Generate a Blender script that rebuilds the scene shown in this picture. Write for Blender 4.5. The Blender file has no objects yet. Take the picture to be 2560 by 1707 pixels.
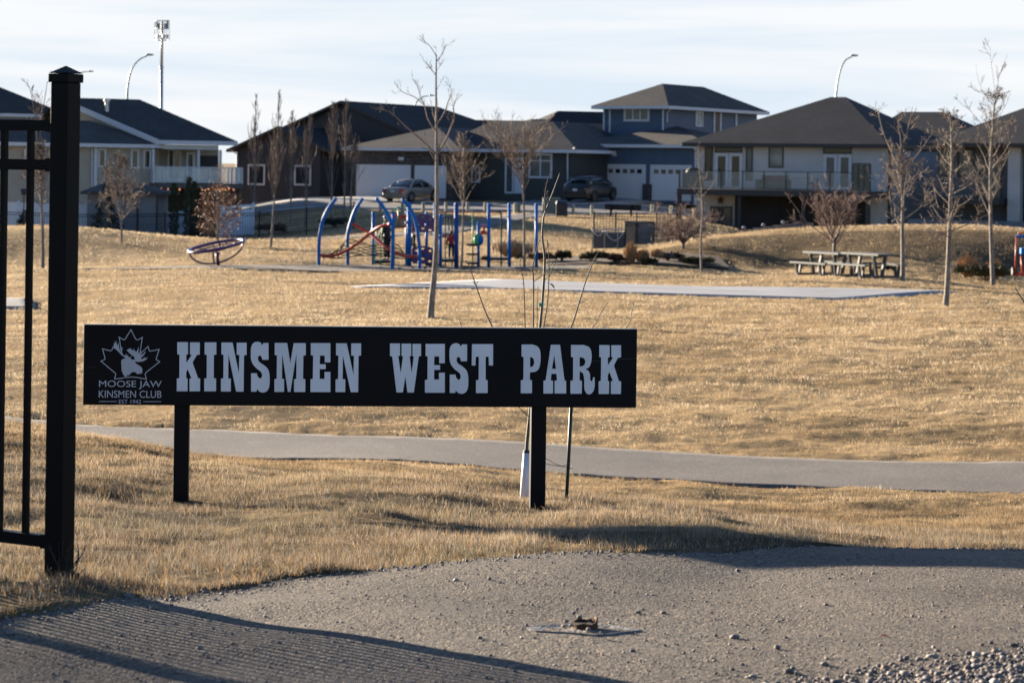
import bpy, bmesh, math, random
import numpy as np
from mathutils import Vector, Matrix

# ------------------------------------------------------------------ camera geometry
F = 5689.0            # focal length in photograph pixels (80 mm on a 36 mm sensor, 2560 px wide)
ROLL = 0.014
ZC = 1.40             # eye height
VH = 431.0
CR, SR = math.cos(ROLL), math.sin(ROLL)

def ray(px, py):
    u = px - 1280.0
    v = py - 853.5
    return (u * CR + v * SR) / F, (-u * SR + v * CR + VH) / F

def W(px, py, D):
    a, b = ray(px, py)
    return Vector((a * D, D, ZC - b * D))

scene = bpy.context.scene
COL = scene.collection
PI = math.pi

# ------------------------------------------------------------------ mesh helper
class MB:
    def __init__(self):
        self.v = []; self.f = []
    def poly(self, pts):
        n = len(self.v)
        self.v += [tuple(p) for p in pts]
        self.f.append(tuple(range(n, n + len(pts))))
        return self
    def hexa(self, c):
        """8 corners: bottom ring 0-3, top ring 4-7"""
        n = len(self.v)
        self.v += [tuple(p) for p in c]
        for q in ((0, 3, 2, 1), (4, 5, 6, 7), (0, 1, 5, 4), (1, 2, 6, 5), (2, 3, 7, 6), (3, 0, 4, 7)):
            self.f.append(tuple(n + i for i in q))
        return self
    def box(self, x0, x1, y0, y1, z0, z1):
        return self.hexa([(x0, y0, z0), (x1, y0, z0), (x1, y1, z0), (x0, y1, z0),
                          (x0, y0, z1), (x1, y0, z1), (x1, y1, z1), (x0, y1, z1)])
    def cbox(self, c, s, rz=0.0, taper=1.0):
        cx, cy, cz = c; hx, hy, hz = s[0] / 2, s[1] / 2, s[2] / 2
        ca, sa = math.cos(rz), math.sin(rz)
        out = []
        for zz, k in ((-hz, 1.0), (hz, taper)):
            for xx, yy in ((-hx, -hy), (hx, -hy), (hx, hy), (-hx, hy)):
                xx *= k; yy *= k
                out.append((cx + xx * ca - yy * sa, cy + xx * sa + yy * ca, cz + zz))
        return self.hexa(out)
    def beam(self, p, q, w, h, up=(0, 0, 1)):
        p = Vector(p); q = Vector(q)
        d = (q - p).normalized()
        s = d.cross(Vector(up))
        if s.length < 1e-4: s = d.cross(Vector((0, 1, 0)))
        s.normalize(); t = s.cross(d).normalized()
        s *= w / 2; t *= h / 2
        return self.hexa([p - s - t, p + s - t, q + s - t, q - s - t, p - s + t, p + s + t, q + s + t, q - s + t])
    def tube(self, pts, r, n=8, cap=True):
        pts = [Vector(p) for p in pts]
        if not hasattr(r, '__len__'): r = [r] * len(pts)
        base = len(self.v); m = len(pts)
        prev = None
        for i, p in enumerate(pts):
            d = (pts[min(i + 1, m - 1)] - pts[max(i - 1, 0)])
            if d.length < 1e-9: d = Vector((0, 0, 1))
            d.normalize()
            if prev is None:
                ref = Vector((0, 0, 1)) if abs(d.z) < 0.9 else Vector((1, 0, 0))
                s = d.cross(ref).normalized()
            else:
                s = prev - d * prev.dot(d)
                if s.length < 1e-6: s = d.cross(Vector((0.3, 1, 0.1)))
                s.normalize()
            prev = s
            t = d.cross(s)
            for k in range(n):
                a = 2 * PI * k / n
                self.v.append(tuple(p + (s * math.cos(a) + t * math.sin(a)) * r[i]))
        for i in range(m - 1):
            for k in range(n):
                k2 = (k + 1) % n
                self.f.append((base + i * n + k, base + i * n + k2, base + (i + 1) * n + k2, base + (i + 1) * n + k))
        if cap:
            self.f.append(tuple(base + k for k in range(n))[::-1])
            self.f.append(tuple(base + (m - 1) * n + k for k in range(n)))
        return self
    def ell(self, c, r, nu=12, nv=8, rot=None, fn=None):
        base = len(self.v); c = Vector(c)
        if not hasattr(r, '__len__'): r = (r, r, r)
        def put(x, y, z):
            p = Vector((x * r[0], y * r[1], z * r[2]))
            if fn: p = fn(p)
            if rot: p = rot @ p
            self.v.append(tuple(c + p))
        put(0, 0, -1)
        for j in range(1, nv):
            th = -PI / 2 + PI * j / nv
            for i in range(nu):
                a = 2 * PI * i / nu
                put(math.cos(th) * math.cos(a), math.cos(th) * math.sin(a), math.sin(th))
        put(0, 0, 1)
        top = len(self.v) - 1
        for i in range(nu):
            i2 = (i + 1) % nu
            self.f.append((base, base + 1 + i2, base + 1 + i))
            self.f.append((top, base + 1 + (nv - 2) * nu + i, base + 1 + (nv - 2) * nu + i2))
            for j in range(nv - 2):
                a = base + 1 + j * nu
                self.f.append((a + i, a + i2, a + nu + i2, a + nu + i))
        return self
    def loft(self, rings, cap=True):
        base = len(self.v); n = len(rings[0])
        for r in rings: self.v += [tuple(p) for p in r]
        for i in range(len(rings) - 1):
            for k in range(n):
                k2 = (k + 1) % n
                self.f.append((base + i * n + k, base + i * n + k2, base + (i + 1) * n + k2, base + (i + 1) * n + k))
        if cap:
            self.f.append(tuple(base + k for k in range(n))[::-1])
            self.f.append(tuple(base + (len(rings) - 1) * n + k for k in range(n)))
        return self
    def build(self, name, mat, parent=None, smooth=False, origin=None, bevel=0):
        if parent is not None:
            r = parent
            while r.parent: r = r.parent
            o0 = r.location.copy()
        else:
            o0 = Vector(origin) if origin is not None else Vector((0, 0, 0))
        me = bpy.data.meshes.new(name)
        me.from_pydata([(x - o0.x, y - o0.y, z - o0.z) for x, y, z in self.v], [], self.f)
        me.materials.append(mat)
        bm = bmesh.new(); bm.from_mesh(me)
        bmesh.ops.recalc_face_normals(bm, faces=bm.faces)
        bm.to_mesh(me); bm.free()
        if smooth:
            me.polygons.foreach_set('use_smooth', [True] * len(me.polygons))
        me.update()
        o = bpy.data.objects.new(name, me)
        COL.objects.link(o)
        if parent is not None: o.parent = parent
        else: o.location = o0
        if bevel:
            b = o.modifiers.new('bevel', 'BEVEL'); b.width = bevel; b.segments = 2; b.limit_method = 'ANGLE'; b.angle_limit = 0.6
        return o

def tag(o, label=None, cat=None, group=None, kind=None):
    if label: o['label'] = label
    if cat: o['category'] = cat
    if group: o['group'] = group
    if kind: o['kind'] = kind
    return o

def thing(name, label, cat, loc, group=None):
    o = bpy.data.objects.new(name, None)
    COL.objects.link(o)
    o.location = loc
    return tag(o, label, cat, group)

def copy_tree(o, parent=None):
    c = o.copy(); COL.objects.link(c)
    if parent is not None: c.parent = parent
    for ch in list(o.children): copy_tree(ch, c)
    return c

# ------------------------------------------------------------------ materials
def newmat(name):
    m = bpy.data.materials.new(name); m.use_nodes = True
    nt = m.node_tree
    return m, nt, nt.nodes['Principled BSDF']

def rgba(c): return (c[0], c[1], c[2], 1.0)

def mat(name, col, rough=0.6, metal=0.0, var=0.12, vscale=6.0, bump=0.0, bscale=60.0, coat=0.0, spec=0.5, trans=0.0, ior=1.45,
        stretch=(1, 1, 1), col2=None, lo=0.35, hi=0.65, detail=4.0):
    m, nt, b = newmat(name)
    b.inputs['Roughness'].default_value = rough
    b.inputs['Metallic'].default_value = metal
    b.inputs['Specular IOR Level'].default_value = spec
    b.inputs['IOR'].default_value = ior
    if coat: b.inputs['Coat Weight'].default_value = coat
    if trans: b.inputs['Transmission Weight'].default_value = trans
    b.inputs['Base Color'].default_value = rgba(col)
    if var or col2 or bump:
        tc = nt.nodes.new('ShaderNodeTexCoord')
        mp = nt.nodes.new('ShaderNodeMapping'); mp.inputs['Scale'].default_value = stretch
        nt.links.new(tc.outputs['Object'], mp.inputs['Vector'])
    if var or col2:
        n = nt.nodes.new('ShaderNodeTexNoise'); n.inputs['Scale'].default_value = vscale; n.inputs['Detail'].default_value = detail
        nt.links.new(mp.outputs['Vector'], n.inputs['Vector'])
        r = nt.nodes.new('ShaderNodeValToRGB')
        r.color_ramp.elements[0].position = lo; r.color_ramp.elements[1].position = hi
        c2 = col2 if col2 else tuple(min(1, c * (1 + var)) for c in col)
        c1 = tuple(c * (1 - var) for c in col) if not col2 else col
        r.color_ramp.elements[0].color = rgba(c1); r.color_ramp.elements[1].color = rgba(c2)
        nt.links.new(n.outputs['Fac'], r.inputs['Fac'])
        nt.links.new(r.outputs['Color'], b.inputs['Base Color'])
    if bump:
        n2 = nt.nodes.new('ShaderNodeTexNoise'); n2.inputs['Scale'].default_value = bscale; n2.inputs['Detail'].default_value = 3
        nt.links.new(mp.outputs['Vector'], n2.inputs['Vector'])
        bp = nt.nodes.new('ShaderNodeBump'); bp.inputs['Strength'].default_value = bump; bp.inputs['Distance'].default_value = 0.02
        nt.links.new(n2.outputs['Fac'], bp.inputs['Height'])
        nt.links.new(bp.outputs['Normal'], b.inputs['Normal'])
    return m

def siding(name, col, pitch=0.16, var=0.1):
    """horizontal lap boards as bump and thin darker lines"""
    m, nt, b = newmat(name)
    b.inputs['Roughness'].default_value = 0.6
    tc = nt.nodes.new('ShaderNodeTexCoord')
    sx = nt.nodes.new('ShaderNodeSeparateXYZ'); nt.links.new(tc.outputs['Object'], sx.inputs[0])
    mu = nt.nodes.new('ShaderNodeMath'); mu.operation = 'DIVIDE'; mu.inputs[1].default_value = pitch
    nt.links.new(sx.outputs['Z'], mu.inputs[0])
    fr = nt.nodes.new('ShaderNodeMath'); fr.operation = 'FRACT'; nt.links.new(mu.outputs[0], fr.inputs[0])
    n = nt.nodes.new('ShaderNodeTexNoise'); n.inputs['Scale'].default_value = 1.4; n.inputs['Detail'].default_value = 5
    nt.links.new(tc.outputs['Object'], n.inputs['Vector'])
    r = nt.nodes.new('ShaderNodeValToRGB')
    r.color_ramp.elements[0].color = rgba([c * (1 - var) for c in col]); r.color_ramp.elements[1].color = rgba([c * (1 + var) for c in col])
    r.color_ramp.elements[0].position = .3; r.color_ramp.elements[1].position = .7
    nt.links.new(n.outputs['Fac'], r.inputs['Fac'])
    nt.links.new(r.outputs['Color'], b.inputs['Base Color'])
    bp = nt.nodes.new('ShaderNodeBump'); bp.inputs['Strength'].default_value = 0.9; bp.inputs['Distance'].default_value = 0.02
    bp.invert = True
    nt.links.new(fr.outputs[0], bp.inputs['Height']); nt.links.new(bp.outputs['Normal'], b.inputs['Normal'])
    return m

def shingle(name, col, var=0.28):
    m, nt, b = newmat(name)
    b.inputs['Roughness'].default_value = 0.92
    b.inputs['Specular IOR Level'].default_value = 0.2
    tc = nt.nodes.new('ShaderNodeTexCoord')
    mp = nt.nodes.new('ShaderNodeMapping'); mp.inputs['Scale'].default_value = (2.2, 2.2, 14)
    nt.links.new(tc.outputs['Object'], mp.inputs['Vector'])
    n = nt.nodes.new('ShaderNodeTexNoise'); n.inputs['Scale'].default_value = 1.2; n.inputs['Detail'].default_value = 6
    nt.links.new(mp.outputs['Vector'], n.inputs['Vector'])
    n3 = nt.nodes.new('ShaderNodeTexNoise'); n3.inputs['Scale'].default_value = 0.5; n3.inputs['Detail'].default_value = 3
    nt.links.new(tc.outputs['Object'], n3.inputs['Vector'])
    ad = nt.nodes.new('ShaderNodeMath'); ad.operation = 'ADD'
    nt.links.new(n.outputs['Fac'], ad.inputs[0]); nt.links.new(n3.outputs['Fac'], ad.inputs[1])
    hv = nt.nodes.new('ShaderNodeMath'); hv.operation = 'MULTIPLY'; hv.inputs[1].default_value = .5
    nt.links.new(ad.outputs[0], hv.inputs[0])
    r = nt.nodes.new('ShaderNodeValToRGB')
    r.color_ramp.elements[0].color = rgba([c * (1 - var) for c in col]); r.color_ramp.elements[1].color = rgba([c * (1 + var) for c in col])
    r.color_ramp.elements[0].position = .35; r.color_ramp.elements[1].position = .65
    nt.links.new(hv.outputs[0], r.inputs['Fac']); nt.links.new(r.outputs['Color'], b.inputs['Base Color'])
    return m

# ------------------------------------------------------------------ numpy noise
def vnoise(x, y, seed=0):
    x = np.asarray(x, float); y = np.asarray(y, float)
    xi = np.floor(x).astype(np.int64); yi = np.floor(y).astype(np.int64)
    xf = x - xi; yf = y - yi
    def h(i, j):
        n = (i * 374761393 + j * 668265263 + seed * 974634777) & 0xFFFFFFFF
        n = ((n ^ (n >> 13)) * 1274126177) & 0xFFFFFFFF
        return ((n ^ (n >> 16)) & 0xFFFF) / 65535.0
    u = xf * xf * (3 - 2 * xf); w = yf * yf * (3 - 2 * yf)
    return (h(xi, yi) * (1 - u) + h(xi + 1, yi) * u) * (1 - w) + (h(xi, yi + 1) * (1 - u) + h(xi + 1, yi + 1) * u) * w

def fbm(x, y, seed=0, octs=3):
    s = 0; a = .5; t = 0
    for k in range(octs):
        s = s + a * vnoise(x * 2 ** k, y * 2 ** k, seed + 17 * k); t += a; a *= .5
    return s / t

# ------------------------------------------------------------------ terrain
CTRL = [  # photograph pixel and distance of points on the ground
    (0, 1707, 6.3), (1280, 1707, 6.2), (2560, 1707, 6.25), (1280, 2400, 3.9), (0, 2400, 3.95), (2560, 2400, 3.9),
    (147, 1461, 8.0), (0, 1559, 7.14), (453, 1497, 7.86), (732, 1452, 8.39), (1153, 1410, 8.96), (1460, 1386, 9.46), (1962, 1376, 10.05), (2123, 1372, 10.5),
    (2285, 1376, 10.8), (2544, 1379, 10.9), (1700, 1405, 9.46), (1851, 1430, 9.38), (1960, 1430, 9.40), (2130, 1424, 9.44), (2300, 1424, 9.46), (2540, 1432, 9.46), (447, 1241, 12.45), (1342, 1288, 12.57), (522, 1170, 15.0), (201, 1114, 16.8), (700, 1195, 14.6), (40, 1062, 18.0),
    (980, 1190, 13.9), (1415, 1265, 12.9), (2068, 1366, 10.7), (2560, 1373, 11.4), (600, 1350, 10.3), (40, 1330, 10.2), (900, 1320, 10.9),
    (1850, 1318, 11.2), (1600, 1278, 12.0),
    (1280, 1173, 22.2), (1280, 1101, 25.4), (2560, 1235, 20.5), (2560, 1152, 23.2), (200, 1059, 27.4), (540, 1072, 26.7), (540, 1140, 23.6), (0, 1056, 27.0),
    (2560, 1335, 15.0), (1600, 1255, 17.3), (1850, 1290, 16.5), (1415, 1240, 18.0), (1150, 1200, 19.2), (980, 1165, 20.8), (700, 1147, 23.1),
    (1280, 1040, 28.5), (1280, 900, 38.5), (1280, 800, 50), (1280, 740, 61), (1280, 700, 72), (1280, 668, 84),
    (2400, 1040, 29.5), (2400, 1000, 31.5), (2400, 800, 50), (2364, 770, 57), (2255, 702, 73.5), (2100, 690, 76), (2133, 749, 61), (2395, 731, 65),
    (876, 718, 67), (40, 1000, 30), (40, 900, 37.5), (40, 780, 52), (105, 671, 82), (500, 665, 84), (800, 668, 84),
    (60, 590, 95), (200, 592, 95), (315, 609, 94), (522, 626, 93), (60, 641, 91), (300, 640, 90.5), (420, 597, 122), (60, 594, 122), (220, 598, 122),
    (700, 600, 112), (700, 597, 121), (800, 640, 90), (700, 617, 100),
    (1280, 658, 87), (1280, 640, 93), (1280, 600, 108), (1280, 560, 122), (1280, 533, 136), (1280, 512, 150),
    (960, 507, 151), (960, 495, 157), (960, 513, 147), (960, 494, 170), (960, 524, 141), (1480, 517, 146), (1560, 499, 155), (1500, 537, 138), (960, 600, 108), (960, 560, 124),
    (1959, 591, 92), (2177, 588, 91), (2560, 593, 91), (1763, 604, 92), (1640, 622, 92), (1959, 659, 86.5), (2560, 667, 85.5), (2000, 604, 122), (2000, 602, 135),
    (2500, 607, 118), (1700, 600, 118), (1480, 626, 98), (1700, 560, 124), (1660, 540, 134), (2300, 604, 122), (420, 590, 140), (60, 588, 140), (700, 560, 133), (700, 505, 150),
    (420, 560, 180), (1280, 488, 180), (2100, 545, 180), (60, 545, 190), (2500, 545, 180),
    (60, 455, 320), (1280, 455, 330), (2500, 460, 320),
]
_c = np.array([(lambda a, b, D: (a[0], math.log(D), ZC - a[1] * D))(ray(px, py), 0, D) for px, py, D in CTRL])
AW = 2.2
def _phi(r2): return np.where(r2 > 1e-12, r2 * np.log(np.maximum(r2, 1e-12)) * .5, 0.0)
def _tps():
    p = _c[:, :2] * np.array([AW, 1.0]); n = len(p)
    d2 = ((p[:, None] - p[None]) ** 2).sum(-1)
    A = np.zeros((n + 3, n + 3)); A[:n, :n] = _phi(d2) + np.eye(n) * 4e-5
    A[:n, n] = 1; A[:n, n + 1:] = p; A[n, :n] = 1; A[n + 1:, :n] = p.T
    b = np.zeros(n + 3); b[:n] = _c[:, 2]
    return p, np.linalg.solve(A, b)
_P, _Wt = _tps()

def G(X, Y):
    """ground height"""
    X = np.atleast_1d(np.asarray(X, float)); Y = np.atleast_1d(np.asarray(Y, float))
    X, Y = np.broadcast_arrays(X, Y)
    Yc = np.clip(Y, 3.2, 330)
    a = np.clip(X / np.maximum(Y, 3.2), -.32, .32) * AW; s = np.log(Yc)
    out = np.empty(a.size); a = a.ravel(); s = s.ravel(); n = len(_P)
    for i in range(0, a.size, 20000):
        q = np.stack([a[i:i + 20000], s[i:i + 20000]], 1)
        d2 = ((q[:, None] - _P[None]) ** 2).sum(-1)
        out[i:i + 20000] = _phi(d2) @ _Wt[:n] + _Wt[n] + q @ _Wt[n + 1:]
    return out.reshape(X.shape)
def g(x, y): return float(G(x, y)[0])
def gp(px, py_guess, D):
    """point on the ground seen in pixel column px at distance D"""
    a = ray(px, py_guess)[0]
    return Vector((a * D, D, g(a * D, D)))

# asphalt edge: distance of the grass edge for each direction a = X / Y
_ae = []
for px, py, D in [(-900, 1640, 6.4), (-300, 1590, 6.8), (0, 1559, 7.14), (150, 1535, 7.35), (291, 1506, 7.7), (453, 1497, 7.86), (732, 1452, 8.39), (1007, 1426, 8.72), (1153, 1410, 8.96),
                  (1347, 1394, 9.3), (1460, 1386, 9.46), (1800, 1377, 9.8), (1962, 1376, 10.05), (2123, 1372, 10.5), (2285, 1376, 10.8), (2544, 1379, 10.9), (3400, 1385, 11.2)]:
    _ae.append((ray(px, py)[0], D))
_ae = np.array(_ae)
def edge_D(a):
    a = np.asarray(a, float)
    return np.interp(a, _ae[:, 0], _ae[:, 1]) + (fbm(a * 60, a * 0 + 3, 5, 3) - .5) * .16 + (fbm(a * 400, a * 0 + 9, 8, 2) - .5) * .10

def in_poly(X, Y, poly):
    X = np.asarray(X); Y = np.asarray(Y)
    ins = np.zeros(X.shape, bool); n = len(poly)
    for i in range(n):
        x0, y0 = poly[i]; x1, y1 = poly[(i + 1) % n]
        c = ((y0 > Y) != (y1 > Y)) & (X < (x1 - x0) * (Y - y0) / (y1 - y0 + 1e-12) + x0)
        ins ^= c
    return ins

def dist_line(X, Y, pts):
    X = np.asarray(X, float); Y = np.asarray(Y, float)
    d = np.full(X.shape, 1e9)
    for (x0, y0), (x1, y1) in zip(pts[:-1], pts[1:]):
        dx, dy = x1 - x0, y1 - y0
        t = np.clip(((X - x0) * dx + (Y - y0) * dy) / (dx * dx + dy * dy + 1e-9), 0, 1)
        d = np.minimum(d, np.hypot(X - x0 - t * dx, Y - y0 - t * dy))
    return d

def spline(pts, n=8):
    out = []
    P_ = [Vector(p).to_3d() for p in pts]
    for i in range(len(P_) - 1):
        p0 = P_[max(i - 1, 0)]; p1 = P_[i]; p2 = P_[i + 1]; p3 = P_[min(i + 2, len(P_) - 1)]
        for k in range(n):
            t = k / n
            out.append(.5 * ((2 * p1) + (p2 - p0) * t + (2 * p0 - 5 * p1 + 4 * p2 - p3) * t * t + (3 * p1 - p0 - 3 * p2 + p3) * t ** 3))
    out.append(P_[-1])
    return out

def xy(px, py, D):
    p = W(px, py, D); return (p.x, p.y)

# footpath near the sign: edges given on both sides
PATH_L = [xy(-700, 1085, 26.3), xy(0, 1104, 25.4), xy(200, 1112, 24.8), xy(540, 1140, 23.6), xy(900, 1155, 22.9), xy(1280, 1173, 22.2), xy(1800, 1200, 21.4), xy(2200, 1218, 20.9), xy(2560, 1235, 20.5), xy(3300, 1270, 19.6)]
PATH_R = [xy(-700, 1030, 29.8), xy(0, 1052, 28.0), xy(200, 1059, 27.4), xy(540, 1072, 26.7), xy(900, 1086, 26.1), xy(1280, 1101, 25.4), xy(1800, 1121, 24.5), xy(2200, 1138, 23.8), xy(2560, 1152, 23.2), xy(3300, 1180, 22.3)]
PATH_POLY = PATH_L + PATH_R[::-1]
PAD = [xy(876, 718, 67), xy(1230, 700, 72), xy(2395, 731, 65), xy(2133, 749, 61)]
SLAB = [xy(-400, 775, 53), xy(-400, 750, 58), xy(80, 750, 58), xy(104, 764, 55.5), xy(90, 774, 53.5)]
FAR_PATH = [xy(380, 606, 112), xy(560, 604, 112), xy(760, 598, 113), xy(950, 594, 113), xy(1080, 585, 114), xy(1150, 573, 118), xy(1230, 556, 124), xy(1300, 540, 131), xy(1400, 530, 138)]
PLAY = [xy(190, 668, 83), xy(560, 674, 82.2), xy(900, 684, 81), xy(1200, 684, 81), xy(1480, 676, 82.5), xy(1470, 664, 84.6), xy(1300, 660, 85.0), xy(900, 656, 85.2), xy(560, 652, 84.4), xy(190, 655, 83.6)]
BED = [xy(1370, 664, 85), xy(1500, 664, 85), xy(1640, 668, 84), xy(1830, 672, 83.5), xy(1800, 660, 87), xy(1640, 652, 89), xy(1500, 650, 91), xy(1370, 652, 90)]
ROAD_N = [xy(-200, 548, 143), xy(600, 534, 143), xy(960, 526, 141), xy(1280, 528, 139), xy(1500, 538, 138), xy(1760, 545, 137), xy(2000, 555, 137)]

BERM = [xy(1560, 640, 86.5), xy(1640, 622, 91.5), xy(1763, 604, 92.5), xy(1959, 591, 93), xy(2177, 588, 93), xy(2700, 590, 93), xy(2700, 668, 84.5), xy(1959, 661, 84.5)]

def tussock(X, Y):
    return (fbm(X * 1.3, Y * 1.3, 3, 3) - .5) * .09 + (fbm(X * 2.6, Y * 3.4, 13, 2) - .5) * .050 + (fbm(X * 7, Y * 8, 47, 2) - .5) * .030 + (fbm(X * .35, Y * .35, 21, 2) - .5) * .10

def asph_bump(X, Y):
    sx = np.clip((X - .45) / .5, 0, 1); sx = sx * sx * (3 - 2 * sx)
    return 0 * sx + (fbm(X * 1.5, Y * 1.5, 77, 2) - .5) * .024 + (fbm(X * 6, Y * 6, 7, 2) - .5) * .006

def bare_mask(X, Y):
    """True where no grass grows"""
    a = X / np.maximum(Y, 1)
    m = Y < edge_D(a)
    m |= in_poly(X + (fbm(X * 3, Y * 3, 31) - .5) * .2, Y + (fbm(X * 2, Y * 2, 41) - .5) * .35, PATH_POLY)
    m |= in_poly(X, Y, PAD) | in_poly(X, Y, SLAB) | in_poly(X, Y, PLAY) | in_poly(X, Y, BED)
    m |= dist_line(X, Y, FAR_PATH) < 1.3
    return m
# ------------------------------------------------------------------ world, sun, camera
SUN_EL, SUN_PHI = math.radians(10.1), math.radians(44.5)
SDIR = Vector((-math.cos(SUN_PHI) * math.cos(SUN_EL), math.sin(SUN_PHI) * math.cos(SUN_EL), math.sin(SUN_EL)))

wd = bpy.data.worlds.new("World"); scene.world = wd; wd.use_nodes = True
nt = wd.node_tree
bg = nt.nodes['Background']
sky = nt.nodes.new('ShaderNodeTexSky'); sky.sky_type = 'NISHITA'; sky.sun_disc = False
sky.sun_elevation = SUN_EL
sky.sun_rotation = math.atan2(SDIR.x, SDIR.y)
sky.air_density = 1.0; sky.dust_density = 0.2; sky.ozone_density = 3.2
# thin streaks of high cloud, laid out in world directions
tc = nt.nodes.new('ShaderNodeTexCoord')
sep = nt.nodes.new('ShaderNodeSeparateXYZ'); nt.links.new(tc.outputs['Generated'], sep.inputs[0])
mp = nt.nodes.new('ShaderNodeMapping'); mp.inputs['Scale'].default_value = (3.0, 3.0, 38.0); mp.inputs['Rotation'].default_value = (0.0, 0.035, 0.4)
nt.links.new(tc.outputs['Generated'], mp.inputs['Vector'])
cn = nt.nodes.new('ShaderNodeTexNoise'); cn.inputs['Scale'].default_value = 1.0; cn.inputs['Detail'].default_value = 5; cn.inputs['Roughness'].default_value = .5
cn.inputs['Distortion'].default_value = .4
nt.links.new(mp.outputs['Vector'], cn.inputs['Vector'])
cr = nt.nodes.new('ShaderNodeValToRGB')
cr.color_ramp.elements[0].position = .41; cr.color_ramp.elements[0].color = (.0, .0, .0, 1)
cr.color_ramp.elements[1].position = .57; cr.color_ramp.elements[1].color = (1, 1, 1, 1)
nt.links.new(cn.outputs['Fac'], cr.inputs['Fac'])
# cloud cover thins out towards the zenith
cz = nt.nodes.new('ShaderNodeMapRange'); cz.inputs['From Min'].default_value = .085; cz.inputs['From Max'].default_value = .34
cz.inputs['To Min'].default_value = .985; cz.inputs['To Max'].default_value = .06
nt.links.new(sep.outputs['Z'], cz.inputs['Value'])
cm = nt.nodes.new('ShaderNodeMath'); cm.operation = 'MULTIPLY'
fy = nt.nodes.new('ShaderNodeMapRange'); fy.interpolation_type = 'SMOOTHSTEP'          # the veil lies over the half of the sky ahead, the rest is clear
fy.inputs['From Min'].default_value = -.35; fy.inputs['From Max'].default_value = .55; nt.links.new(sep.outputs['Y'], fy.inputs['Value'])
nt.links.new(fy.outputs[0], cm.inputs[0]); nt.links.new(cz.outputs[0], cm.inputs[1])
cc = nt.nodes.new('ShaderNodeMix'); cc.data_type = 'RGBA'          # thin blue-white veil and thicker white streaks
cc.inputs[6].default_value = (3.0, 3.42, 3.86, 1); cc.inputs[7].default_value = (3.86, 3.93, 4.02, 1)
nt.links.new(cr.outputs['Color'], cc.inputs['Factor'])
mx = nt.nodes.new('ShaderNodeMix'); mx.data_type = 'RGBA'
nt.links.new(cm.outputs[0], mx.inputs['Factor'])
tn = nt.nodes.new('ShaderNodeMix'); tn.data_type = 'RGBA'; tn.blend_type = 'MULTIPLY'; tn.inputs['Factor'].default_value = 1; tn.inputs[7].default_value = (.84, .87, 1.0, 1)
nt.links.new(sky.outputs['Color'], tn.inputs[6]); nt.links.new(tn.outputs[2], mx.inputs[6])
nt.links.new(cc.outputs[2], mx.inputs[7])
nt.links.new(mx.outputs[2], bg.inputs['Color'])
bg.inputs['Strength'].default_value = 0.05

sl = bpy.data.lights.new('sun', 'SUN'); sl.energy = 5.0; sl.angle = math.radians(0.5); sl.color = (1.0, 0.85, 0.66)
so = bpy.data.objects.new('sun', sl); COL.objects.link(so)
so.rotation_euler = SDIR.to_track_quat('Z', 'Y').to_euler(); so.location = (-30, 40, 30)

cam = bpy.data.cameras.new('camera'); co = bpy.data.objects.new('camera', cam); COL.objects.link(co)
cam.lens = 80; cam.sensor_width = 36; cam.sensor_fit = 'HORIZONTAL'
co.matrix_world = Matrix.Translation((0, 0, ZC)) @ Matrix.Rotation(PI / 2, 4, 'X') @ Matrix.Rotation(ROLL, 4, 'Z')
_pu, _pv = VH * SR, -VH * CR          # principal point relative to the picture centre (pixels)
cam.shift_x = -_pu / 2560.0; cam.shift_y = _pv / 2560.0
cam.clip_start = .1; cam.clip_end = 9000
cam.dof.use_dof = True; cam.dof.focus_distance = 12.3; cam.dof.aperture_fstop = 7.0
scene.camera = co
scene.view_settings.view_transform = 'Standard'; scene.view_settings.look = 'None'
scene.view_settings.exposure = 2.3; scene.view_settings.gamma = 1
scene.render.engine = 'CYCLES'
scene.cycles.use_denoising = True
scene.cycles.max_bounces = 6; scene.cycles.diffuse_bounces = 3; scene.cycles.glossy_bounces = 3
scene.cycles.transmission_bounces = 4; scene.cycles.transparent_max_bounces = 6
scene.cycles.caustics_reflective = False; scene.cycles.caustics_refractive = False
scene.cycles.sample_clamp_indirect = 4

# ------------------------------------------------------------------ ground sheet
def mesh_np(name, verts, faces_tri=None, faces_quad=None, mats=(), smooth=True):
    me = bpy.data.meshes.new(name)
    me.vertices.add(len(verts)); me.vertices.foreach_set('co', np.asarray(verts, np.float32).ravel())
    li = []; ls = []; lt = []; off = 0
    for fa, k in ((faces_quad, 4), (faces_tri, 3)):
        if fa is None or len(fa) == 0: continue
        fa = np.asarray(fa, np.int32)
        li.append(fa.ravel()); ls.append(off + np.arange(len(fa), dtype=np.int32) * k); lt.append(np.full(len(fa), k, np.int32)); off += fa.size
    li = np.concatenate(li); ls = np.concatenate(ls); lt = np.concatenate(lt)
    me.loops.add(len(li)); me.loops.foreach_set('vertex_index', li)
    me.polygons.add(len(ls)); me.polygons.foreach_set('loop_start', ls); me.polygons.foreach_set('loop_total', lt)
    if smooth: me.polygons.foreach_set('use_smooth', np.ones(len(ls), bool))
    for m in mats: me.materials.append(m)
    me.update(calc_edges=True); me.validate()
    return me

def grid_faces(nr, nc):
    i = np.arange(nr - 1)[:, None] * nc + np.arange(nc - 1)[None]
    i = i.ravel()
    return np.stack([i, i + 1, i + nc + 1, i + nc], 1)

def link(me, name, kind=None):
    o = bpy.data.objects.new(name, me); COL.objects.link(o)
    if kind: o['kind'] = kind
    return o

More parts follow.
